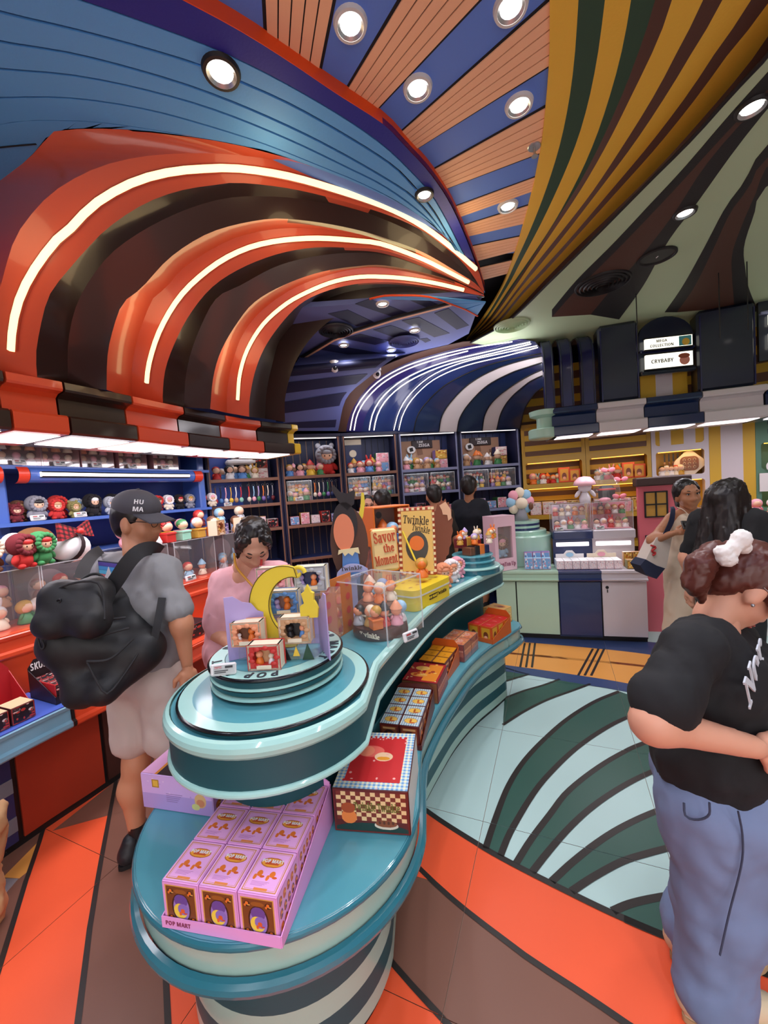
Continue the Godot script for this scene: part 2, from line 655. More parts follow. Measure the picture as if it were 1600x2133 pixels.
func make_walls() -> void:
	m("wall_blue", "3f55a5", .5)
	m("wall_cream", "cdb9ae", .6)
	var w := structure("wall_left")
	var line := left_line(1.2, -1.6, 3.1, 40)
	part(w, "panel", B.new().slab(line, on_y(line, 3.6), V(-.1, 0, .05)), m("wall_blue"))
	w = structure("wall_front")
	# the shop front behind the camera is open to a bright concourse
	part(w, "pier", B.new().box(V(-3.0, 1.75, 2.1), V(1.6, 3.7, .2)), m("wall_cream"))
	part(w, "pier", B.new().box(V(4.6, 1.75, 2.1), V(2.4, 3.7, .2)), m("wall_cream"))
	part(w, "header", B.new().box(V(.6, 3.3, 2.1), V(5.6, .8, .2)), m("wall_cream"))
	m("concourse_stone", "dcd8d4", .5)
	w = structure("wall_concourse")
	part(w, "floor_slab", B.new().box(V(1.0, -.06, 4.7), V(9.6, .1, 5.0)), m("concourse_stone"))
	part(w, "far_wall", B.new().box(V(1.0, 1.9, 7.2), V(9.6, 4.0, .1)), m("concourse_stone"))
	part(w, "side_wall", B.new().box(V(-3.8, 1.9, 4.7), V(.1, 4.0, 5.0)), m("concourse_stone"))
	part(w, "side_wall", B.new().box(V(5.8, 1.9, 4.7), V(.1, 4.0, 5.0)), m("concourse_stone"))
	part(w, "ceiling_slab", B.new().box(V(1.0, 3.95, 4.7), V(9.6, .1, 5.0)), m("concourse_stone"))
	for x in [-1.8, .6, 3.0]:
		for z in [3.6, 5.4]:
			var cl := thing("ceiling_panel_light", "square lit ceiling panel in the concourse outside the shop", "ceiling light", "concourse ceiling panels", V(x, 3.89, z))
			part(cl, "light_panel", B.new().box(V(0, -.005, 0), V(1.2, .02, 1.2)), m("panel_light_glow"))
			area(V(x, 3.87, z), Vector3.DOWN, D(1.2, 1.2), Color(.96, .98, 1.0), 6.0, cl)
	w = structure("wall_right")
	part(w, "panel", B.new().box(V(5.7, 1.75, -2.3), V(.2, 3.7, 9.0)), m("wall_cream"))
	w = structure("wall_outer")
	part(w, "panel", B.new().box(V(-3.7, 1.75, -2.3), V(.2, 3.7, 9.0)), m("wall_cream"))
	w = structure("wall_back")
	part(w, "panel", B.new().box(V(1.0, 1.75, -6.7), V(9.6, 3.7, .2)), m("night"))
	w = structure("ceiling_slab", "")
	w.name = "trim_1"
	part(w, "slab", B.new().box(V(1.0, 3.75, -2.3), V(9.6, .2, 9.0)), m("ink"))


# the curved front of the left hand fixture, seen from above; off > 0 goes towards the wall, s is the way along it in metres
var left_pts := []
func left_line(off: float, s0: float, s1: float, n := 24, y := .0) -> Array:
	if left_pts.is_empty():
		left_pts = spl([V(-2.16, 0, -.2), V(-2.12, 0, -.8), V(-2.03, 0, -1.4), V(-1.83, 0, -1.96), V(-1.71, 0, -2.22), V(-1.57, 0, -2.57), V(-1.43, 0, -2.96), V(-1.27, 0, -3.35), V(-1.07, 0, -3.72), V(-.81, 0, -4.05)], 120)
	var cum := [.0]
	for i in range(1, 120):
		cum.append(cum[-1] + left_pts[i].distance_to(left_pts[i - 1]))
	var zero := .0
	for i in 120:
		if left_pts[i].z < -1.96:
			zero = cum[i]
			break
	var out := []
	for k in n:
		var want := zero + lerpf(s0, s1, float(k) / (n - 1))
		var at := 0
		while at < 118 and cum[at + 1] < want:
			at += 1
		var d: Vector3 = (left_pts[at + 1] - left_pts[at]).normalized()
		var p: Vector3 = left_pts[at] + d * (want - cum[at])
		# smooth normal from a wide difference
		var e: Vector3 = (left_pts[mini(at + 6, 119)] - left_pts[maxi(at - 6, 0)]).normalized()
		out.append(p + V(e.z, 0, -e.x) * off + Vector3.UP * y)
	return out


func left_at(off: float, s: float, y := .0) -> Vector3:
	return left_line(off, s, s + .01, 2, y)[0]


func left_yaw(s: float) -> float:
	var a := left_line(.0, s - .1, s + .1, 2)
	var d: Vector3 = a[1] - a[0]
	return atan2(-d.z, d.x)


const CEIL := 3.42
const SOFFIT := 3.36
const SIDE_CEIL := 3.20


func make_ceiling() -> void:
	var c := structure("ceiling")
	part(c, "field", B.new().box(V(1.0, CEIL + .06, -.55), V(9.4, .12, 5.1)), m("periwinkle"))
	# wedges of five boards with dark joints
	var wedges := [
		[V(-.316, 3.42, -1.592), V(-.14, 3.42, -1.716), V(-.221, 3.42, -1.193), V(.052, 3.42, -1.205)],
		[V(-.049, 3.42, -1.817), V(.066, 3.42, -1.918), V(.385, 3.42, -1.22), V(.734, 3.42, -1.236)],
		[V(.176, 3.42, -2.046), V(.258, 3.42, -2.136), V(.743, 3.42, -1.508), V(.842, 3.42, -1.734)],
		[V(.367, 3.42, -2.275), V(.458, 3.42, -2.409), V(.893, 3.42, -1.926), V(.986, 3.42, -2.176)],
		[V(.535, 3.42, -2.566), V(.59, 3.42, -2.659), V(1.023, 3.42, -2.343), V(1.043, 3.42, -2.452)],
		[V(.629, 3.42, -2.747), V(.687, 3.42, -2.859), V(1.062, 3.42, -2.576), V(1.101, 3.42, -2.749)],
		[V(.727, 3.42, -2.984), V(.805, 3.42, -3.181), V(1.113, 3.42, -2.89), V(1.137, 3.42, -3.06)],
		[V(.846, 3.42, -3.28), V(.912, 3.42, -3.479), V(1.15, 3.42, -3.185), V(1.166, 3.42, -3.377)],
	]
	for w in wedges:
		var a: Vector3 = w[0] + V(0, -.001, 0)
		var b: Vector3 = w[1] + V(0, -.002, 0)
		var d: Vector3 = w[2] + V(0, -.002, 0)
		var e: Vector3 = w[3] + V(0, -.002, 0)
		part(c, "joint_backing", B.new().slab([a.lerp(b, -.05), d.lerp(e, -.04)], [a.lerp(b, 1.05), d.lerp(e, 1.04)], V(0, .004, 0)), m("groove"))
		for k in 5:
			var f0 := (k + .06) / 5.0
			var f1 := (k + .94) / 5.0
			part(c, "board", B.new().slab([a.lerp(b, f0), d.lerp(e, f0)], [a.lerp(b, f1), d.lerp(e, f1)], V(0, -.005, 0)), m("peach"))
	# the blue soffit on the left: curved planks with dark joints, a navy border and an orange edge
	var edge := [V(-.864, 3.36, -1.19), V(-.743, 3.36, -1.281), V(-.545, 3.36, -1.403), V(-.39, 3.36, -1.501), V(-.245, 3.36, -1.609), V(-.077, 3.36, -1.745), V(.124, 3.36, -1.902), V(.242, 3.36, -2.039), V(.382, 3.36, -2.214), V(.524, 3.36, -2.442), V(.673, 3.36, -2.745), V(.847, 3.36, -3.137), V(1, 3.36, -3.515)]
	var navy := [V(-1.245, 3.36, -1.219), V(-1.057, 3.36, -1.308), V(-.865, 3.36, -1.384), V(-.703, 3.36, -1.454), V(-.532, 3.36, -1.533), V(-.385, 3.36, -1.616), V(-.223, 3.36, -1.725), V(-.037, 3.36, -1.866), V(.124, 3.36, -2.01), V(.25, 3.36, -2.155), V(.399, 3.36, -2.354), V(.538, 3.36, -2.612), V(.696, 3.36, -2.935), V(.844, 3.36, -3.203), V(1.004, 3.36, -3.532)]
	var lines := [navy,
		[V(-1.381, 3.36, -1.307), V(-1.147, 3.36, -1.4), V(-.955, 3.36, -1.46), V(-.75, 3.36, -1.532), V(-.573, 3.36, -1.604), V(-.443, 3.36, -1.675), V(-.283, 3.36, -1.771), V(-.096, 3.36, -1.909), V(.125, 3.36, -2.091), V(.241, 3.36, -2.218), V(.414, 3.36, -2.471), V(.538, 3.36, -2.706), V(.714, 3.36, -3.026), V(1.006, 3.36, -3.54)],
		[V(-1.495, 3.36, -1.4), V(-1.226, 3.36, -1.482), V(-1.013, 3.36, -1.534), V(-.798, 3.36, -1.612), V(-.607, 3.36, -1.698), V(-.399, 3.36, -1.817), V(-.161, 3.36, -1.979), V(.125, 3.36, -2.208), V(.306, 3.36, -2.382), V(.503, 3.36, -2.678), V(.696, 3.36, -3.023), V(1.009, 3.36, -3.549)],
		[V(-1.627, 3.36, -1.507), V(-1.308, 3.36, -1.567), V(-1.069, 3.36, -1.606), V(-.837, 3.36, -1.676), V(-.592, 3.36, -1.781), V(-.324, 3.36, -1.941), V(-.06, 3.36, -2.129), V(.125, 3.36, -2.268), V(.328, 3.36, -2.475), V(.526, 3.36, -2.729), V(.72, 3.36, -3.057), V(1.011, 3.36, -3.558)],
		[V(-1.816, 3.36, -1.661), V(-1.405, 3.36, -1.669), V(-1.135, 3.36, -1.69), V(-.883, 3.36, -1.753), V(-.671, 3.36, -1.841), V(-.44, 3.36, -1.957), V(-.182, 3.36, -2.118), V(-.004, 3.36, -2.232), V(.21, 3.36, -2.399), V(.433, 3.36, -2.624), V(.637, 3.36, -2.9), V(1.013, 3.36, -3.566)],
		[V(-2.078, 3.36, -1.874), V(-1.509, 3.36, -1.777), V(-1.304, 3.36, -1.775), V(-1.115, 3.36, -1.796), V(-.935, 3.36, -1.839), V(-.71, 3.36, -1.905), V(-.45, 3.36, -1.988), V(-.241, 3.36, -2.104), V(.02, 3.36, -2.265), V(.3, 3.36, -2.48), V(.587, 3.36, -2.802), V(1.015, 3.36, -3.575)],
	]
	var s := structure("trim_2")
	var n := 44
	part(s, "edge_band", B.new().slab(spl(edge, n), on_y(spl(edge, n), CEIL + .005), V(-.012, 0, .012)), m("orange_edge"))
	part(s, "border", B.new().slab(spl(edge, n), spl(navy, n), V(0, .03, 0)), m("navy_paint"))
	part(s, "joint_backing", B.new().slab(on_y(spl(navy, n), SOFFIT + .012), on_y(spl(lines[5], n), SOFFIT + .012), V(0, .02, 0)), m("groove"))
	for i in 5:
		var p := spl(lines[i], n)
		var q := spl(lines[i + 1], n)
		var p2 := []
		var q2 := []
		for k in n:
			var w: float = p[k].distance_to(q[k])
			var j := minf(.007, w * .2) / maxf(w, 1e-4)
			p2.append(p[k].lerp(q[k], j))
			q2.append(q[k].lerp(p[k], j))
		part(s, "plank", B.new().slab(p2, q2, V(0, .014, 0)), m("steel_blue"))
	# plank beside the hood's outer edge, going down the wall behind it on the left
	var last: Array = lines[5].map(func(p): return p)
	var rim := [V(-2.605, 3.36, -2.303), V(-2.215, 3.36, -2.192), V(-1.935, 3.36, -2.117), V(-1.778, 3.36, -2.056), V(-1.537, 3.36, -1.945), V(-1.327, 3.36, -1.827), V(-1.175, 3.36, -1.821), V(-.94, 3.36, -1.848), V(-.71, 3.36, -1.905), V(-.45, 3.36, -1.988)]
	part(s, "plank", B.new().slab(spl(last.slice(0, 8), 20), spl(rim, 20), V(0, .014, 0)), m("steel_blue"))
	part(s, "joint", B.new().tube(spl([V(-1.985, 3.358, -1.905), V(-1.607, 3.358, -1.878), V(-1.518, 3.358, -1.875), V(-1.441, 3.358, -1.874)], 8), .004, 4), m("groove"))
	# the stepped ribbon of yellow, green and brown on the right
	var b := []
	b.append([V(.57, 3.404, -1.159), V(.719, 3.404, -1.513), V(.81, 3.404, -1.735), V(.885, 3.404, -1.961), V(.949, 3.404, -2.179), V(1.007, 3.404, -2.435), V(1.066, 3.404, -2.759), V(1.121, 3.404, -3.121), V(1.171, 3.404, -3.595), V(1.166, 3.404, -4.152), V(1.115, 3.404, -4.788)])
	b.append([V(.672, 3.404, -1.164), V(.825, 3.404, -1.519), V(.919, 3.404, -1.751), V(.99, 3.404, -1.969), V(1.047, 3.404, -2.203), V(1.099, 3.404, -2.52), V(1.137, 3.404, -2.867), V(1.165, 3.404, -3.257), V(1.185, 3.404, -3.572), V(1.183, 3.404, -4.177), V(1.12, 3.404, -4.789)])
	b.append([V(.775, 3.404, -1.168), V(.923, 3.404, -1.524), V(.998, 3.404, -1.711), V(1.065, 3.404, -1.916), V(1.116, 3.404, -2.135), V(1.153, 3.404, -2.411), V(1.183, 3.404, -2.771), V(1.201, 3.404, -3.195), V(1.216, 3.404, -3.576), V(1.204, 3.404, -4.203), V(1.126, 3.404, -4.79)])
	b.append([V(.883, 3.404, -1.173), V(1.021, 3.404, -1.53), V(1.077, 3.404, -1.664), V(1.14, 3.404, -1.856), V(1.204, 3.404, -2.114), V(1.246, 3.404, -2.401), V(1.268, 3.404, -2.78), V(1.26, 3.404, -3.202), V(1.246, 3.404, -3.605), V(1.226, 3.404, -4.229), V(1.136, 3.404, -4.807)])
	b.append([V(.978, 3.404, -1.177), V(1.112, 3.404, -1.535), V(1.165, 3.404, -1.713), V(1.205, 3.404, -1.893), V(1.246, 3.404, -2.146), V(1.27, 3.404, -2.422), V(1.272, 3.404, -2.805), V(1.273, 3.404, -3.216), V(1.264, 3.404, -3.607), V(1.24, 3.404, -4.243), V(1.136, 3.404, -4.807)])
	b.append([V(1.048, 3.386, -1.168), V(1.163, 3.386, -1.522), V(1.203, 3.386, -1.655), V(1.235, 3.386, -1.854), V(1.271, 3.386, -2.126), V(1.291, 3.386, -2.436), V(1.288, 3.386, -2.829), V(1.28, 3.386, -3.218), V(1.274, 3.386, -3.589), V(1.246, 3.386, -4.213), V(1.13, 3.386, -4.757)])
	b.append([V(1.164, 3.386, -1.173), V(1.281, 3.386, -1.529), V(1.309, 3.386, -1.67), V(1.343, 3.386, -1.873), V(1.362, 3.386, -2.133), V(1.371, 3.386, -2.482), V(1.347, 3.386, -2.887), V(1.32, 3.386, -3.263), V(1.307, 3.386, -3.61), V(1.268, 3.386, -4.24), V(1.13, 3.386, -4.757)])
	b.append([V(1.226, 3.368, -1.164), V(1.34, 3.368, -1.517), V(1.362, 3.368, -1.665), V(1.385, 3.368, -1.857), V(1.399, 3.368, -2.115), V(1.391, 3.368, -2.439), V(1.373, 3.368, -2.871), V(1.344, 3.368, -3.247), V(1.317, 3.368, -3.592), V(1.277, 3.368, -4.222), V(1.127, 3.368, -4.723)])
	b.append([V(1.335, 3.368, -1.168), V(1.449, 3.368, -1.523), V(1.462, 3.368, -1.671), V(1.484, 3.368, -1.874), V(1.486, 3.368, -2.136), V(1.466, 3.368, -2.446), V(1.434, 3.368, -2.894), V(1.39, 3.368, -3.287), V(1.353, 3.368, -3.622), V(1.3, 3.368, -4.249), V(1.127, 3.368, -4.723)])
	b.append([V(1.402, 3.35, -1.159), V(1.509, 3.35, -1.522), V(1.507, 3.35, -1.657), V(1.522, 3.35, -1.869), V(1.52, 3.35, -2.131), V(1.492, 3.35, -2.443), V(1.45, 3.35, -2.893), V(1.411, 3.35, -3.284), V(1.365, 3.35, -3.613), V(1.314, 3.35, -4.231), V(1.124, 3.35, -4.688)])
	b.append([V(1.526, 3.35, -1.165), V(1.589, 3.35, -1.516), V(1.614, 3.35, -1.63), V(1.634, 3.35, -1.754), V(1.636, 3.35, -1.969), V(1.626, 3.35, -2.23), V(1.588, 3.35, -2.531), V(1.52, 3.35, -2.968), V(1.472, 3.35, -3.357), V(1.365, 3.35, -4.252), V(1.127, 3.35, -4.704)])
	b.append([V(1.619, 3.332, -1.157), V(1.644, 3.332, -1.503), V(1.666, 3.332, -1.684), V(1.656, 3.332, -1.838), V(1.653, 3.332, -2.065), V(1.621, 3.332, -2.339), V(1.579, 3.332, -2.759), V(1.511, 3.332, -3.357), V(1.402, 3.332, -4.133), V(1.133, 3.332, -4.685)])
	b.append([V(1.492, 3.204, -1.066), V(1.515, 3.204, -1.385), V(1.535, 3.204, -1.552), V(1.526, 3.204, -1.694), V(1.523, 3.204, -1.903), V(1.494, 3.204, -2.155), V(1.455, 3.204, -2.543), V(1.393, 3.204, -3.094), V(1.292, 3.204, -3.809), V(1.044, 3.204, -4.318)])
	var paint := ["mustard", "forest", "mustard", "forest", "cocoa", "mustard", "cocoa", "mustard", "cocoa", "mustard", "cocoa"]
	s = structure("trim_3")
	part(s, "skirt", B.new().slab(spl(b[11], 40), spl(b[12], 40), V(.02, .01, 0)), m("groove"))
	for i in 11:
		part(s, "stripe", B.new().slab(spl(b[i], 40), spl(b[i + 1], 40), V(0, .02, 0)), m(paint[i]))
	# flat sage ceiling on the right with brown and black bands
	s = structure("trim_4")
	var outer := spl(b[12], 40)
	var sage_poly := flat2(outer)
	sage_poly.append_array(PackedVector2Array([D(1.6, -4.6), D(2.6, -4.6), D(5.6, -4.6), D(5.6, 1.0)]))
	part(s, "field", B.new().prism(sage_poly, SIDE_CEIL + .001, SIDE_CEIL + .004), m("sage"))
	part(s, "joint", B.new().tube(on_y(outer, SIDE_CEIL + .004), .009, 6), m("groove"))
	var bands := [
		["ink", [V(1.581, 3.2, -1.361), V(1.592, 3.2, -1.611), V(1.597, 3.2, -1.798), V(1.615, 3.2, -2.068), V(1.615, 3.2, -2.337), V(1.614, 3.2, -2.689), V(1.594, 3.2, -3.133), V(1.618, 3.2, -3.623)], [V(1.68, 3.2, -1.391), V(1.659, 3.2, -1.679), V(1.66, 3.2, -1.909), V(1.676, 3.2, -2.234), V(1.682, 3.2, -2.671), V(1.676, 3.2, -3.01), V(1.669, 3.2, -3.369), V(1.685, 3.2, -3.78)]],
		["cocoa", [V(1.68, 3.2, -1.391), V(1.659, 3.2, -1.679), V(1.66, 3.2, -1.909), V(1.676, 3.2, -2.234), V(1.682, 3.2, -2.671), V(1.676, 3.2, -3.01), V(1.669, 3.2, -3.369), V(1.685, 3.2, -3.78)], [V(1.714, 3.2, -1.419), V(1.71, 3.2, -1.693), V(1.686, 3.2, -1.816), V(1.719, 3.2, -2.077), V(1.824, 3.2, -2.437), V(1.915, 3.2, -2.887), V(1.96, 3.2, -3.255), V(2.047, 3.2, -3.787)]],
		["ink", [V(1.714, 3.2, -1.419), V(1.71, 3.2, -1.693), V(1.686, 3.2, -1.816), V(1.719, 3.2, -2.077), V(1.824, 3.2, -2.437), V(1.915, 3.2, -2.887), V(1.96, 3.2, -3.255), V(2.047, 3.2, -3.787)], [V(1.785, 3.2, -1.465), V(1.731, 3.2, -1.638), V(1.742, 3.2, -1.766), V(1.794, 3.2, -1.998), V(1.894, 3.2, -2.345), V(1.989, 3.2, -2.706), V(2.213, 3.2, -3.289), V(2.413, 3.2, -3.951)]],
		["ink", [V(1.995, 3.2, -1.638), V(1.927, 3.2, -1.956), V(2.035, 3.2, -2.199), V(2.11, 3.2, -2.405), V(2.321, 3.2, -2.823), V(2.591, 3.2, -3.38), V(2.789, 3.2, -3.854)], [V(2.094, 3.2, -1.72), V(1.998, 3.2, -2.029), V(2.097, 3.2, -2.238), V(2.18, 3.2, -2.452), V(2.395, 3.2, -2.831), V(2.703, 3.2, -3.395), V(2.918, 3.2, -3.874)]],
		["cocoa", [V(2.094, 3.2, -1.72), V(1.998, 3.2, -2.029), V(2.097, 3.2, -2.238), V(2.18, 3.2, -2.452), V(2.395, 3.2, -2.831), V(2.703, 3.2, -3.395), V(2.918, 3.2, -3.874)], [V(2.175, 3.2, -1.787), V(2.059, 3.2, -2.092), V(2.154, 3.2, -2.244), V(2.366, 3.2, -2.579), V(2.598, 3.2, -2.911), V(2.881, 3.2, -3.233), V(3.452, 3.2, -3.856)]],
		["ink", [V(2.175, 3.2, -1.787), V(2.059, 3.2, -2.092), V(2.154, 3.2, -2.244), V(2.366, 3.2, -2.579), V(2.598, 3.2, -2.911), V(2.881, 3.2, -3.233), V(3.452, 3.2, -3.856)], [V(2.327, 3.2, -1.912), V(2.193, 3.2, -2.23), V(2.359, 3.2, -2.491), V(2.608, 3.2, -2.829), V(2.896, 3.2, -3.133), V(3.231, 3.2, -3.468), V(3.833, 3.2, -4.017)]],
	]
	for k in bands:
		part(s, "band", B.new().slab(on_y(spl(k[1], 24), SIDE_CEIL - .002), on_y(spl(k[2], 24), SIDE_CEIL - .002), V(0, .004, 0)), m(k[0]))
	# striped ceiling at the back and the cove that carries its stripes down to the shelves
	s = structure("trim_5")
	part(s, "field", B.new().prism(PackedVector2Array([D(-2.2, -3.3), D(-2.2, -5.2), D(-.9, -5.0), D(.3, -4.7), D(.8, -4.4), D(.98, -4.1), D(.92, -3.3)]), SIDE_CEIL + .02, SIDE_CEIL + .06), m("lilac_blue"))
	for k in [[V(-.353, 3.2, -3.436), V(-.182, 3.2, -3.389), V(.038, 3.2, -3.677), V(-.128, 3.2, -3.728)], [V(-.115, 3.2, -3.295), V(.004, 3.2, -3.227), V(.321, 3.2, -3.519), V(.198, 3.2, -3.582)], [V(.26, 3.2, -3.229), V(.389, 3.2, -3.233), V(.571, 3.2, -3.406), V(.485, 3.2, -3.452)], [V(.018, 3.2, -3.836), V(.186, 3.2, -3.761), V(.404, 3.2, -3.983), V(.229, 3.2, -4.063)], [V(.283, 3.2, -3.679), V(.433, 3.2, -3.628), V(.778, 3.2, -4.051), V(.635, 3.2, -4.128)], [V(.562, 3.2, -3.568), V(.676, 3.2, -3.495), V(.935, 3.2, -3.89), V(.835, 3.2, -3.971)], [V(-.27, 3.2, -3.998), V(-.105, 3.2, -3.91), V(.176, 3.2, -4.15), V(.028, 3.2, -4.222)], [V(-.583, 3.2, -4.223), V(-.461, 3.2, -4.092), V(.225, 3.2, -4.587), V(.123, 3.2, -4.741)], [V(.49, 3.2, -4.149), V(.563, 3.2, -4.139), V(.608, 3.2, -4.211), V(.558, 3.2, -4.263)]]:
		part(s, "stripe", B.new().slab(on_y([k[0], k[1]], 3.217), on_y([k[3], k[2]], 3.217), V(0, .004, 0)), m("night"))
	part(s, "rail", B.new().slab([V(-.862, 3.19, -4.508), V(-.37, 3.19, -3.939), V(-.149, 3.19, -3.781), V(.213, 3.19, -3.568), V(.669, 3.19, -3.367)], [V(-.849, 3.19, -4.542), V(-.364, 3.19, -3.972), V(-.142, 3.19, -3.816), V(.224, 3.19, -3.599), V(.685, 3.19, -3.391)], V(0, .02, 0)), m("peach"))
	part(s, "rail", B.new().slab([V(-.858, 3.188, -4.454), V(-.372, 3.188, -3.906), V(-.152, 3.188, -3.75), V(.207, 3.188, -3.541), V(.659, 3.188, -3.342)], [V(-.861, 3.188, -4.502), V(-.37, 3.188, -3.933), V(-.149, 3.188, -3.776), V(.213, 3.188, -3.563), V(.668, 3.188, -3.362)], V(0, .02, 0)), m("groove"))
	var l0 := [V(-.846, 3.018, -4.2), V(-.959, 2.899, -4.353), V(-1.039, 2.722, -4.536), V(-1.122, 2.489, -4.75)]
	var l1 := [V(.205, 3.055, -4.2), V(-.054, 2.964, -4.465), V(-.35, 2.814, -4.75), V(-.504, 2.49, -5.05)]
	part(s, "cove", B.new().slab(spl([V(-.793, 3.2, -4.374)] + l0, 16), spl([V(.363, 3.2, -4.497)] + l1, 16), V(0, .02, -.03)), m("lilac_blue"))
	for k in [[.20, .33], [.42, .56], [.66, .80], [.90, .995]]:
		var a0 := spl([V(-.793, 3.2, -4.374)] + l0, 60)
		var a1 := spl([V(.363, 3.2, -4.497)] + l1, 60)
		var i0 := int(k[0] * 59)
		var i1 := int(k[1] * 59)
		var p := []
		var q := []
		for i in range(i0, i1 + 1, 2):
			p.append(a0[i] + V(.0, -.002, .006))
			q.append(a0[i].lerp(a1[i], .93) + V(.0, -.002, .006))
		part(s, "stripe", B.new().strip(p, q), m("night"))
	# a sliver of blue soffit behind the hood's tip
	s = structure("trim_6")
	var tip := V(.967, 3.2, -3.391)
	var fan := [V(.005, 3.19, -3.171), V(.117, 3.19, -3.136), V(.256, 3.19, -3.15), V(.398, 3.19, -3.176), V(.532, 3.19, -3.239), V(.666, 3.19, -3.35), V(.81, 3.19, -3.47), V(.954, 3.19, -3.622)]
	for i in fan.size() - 1:
		part(s, "plank", B.new().slab([fan[i].lerp(fan[i + 1], .06), tip], [fan[i].lerp(fan[i + 1], .94), tip.lerp(fan[i + 1], .01)], V(0, .01, 0)), m("steel_blue"))
	part(s, "edge_band", B.new().tube(spl(fan, 20), .008, 5), m("orange_edge"))


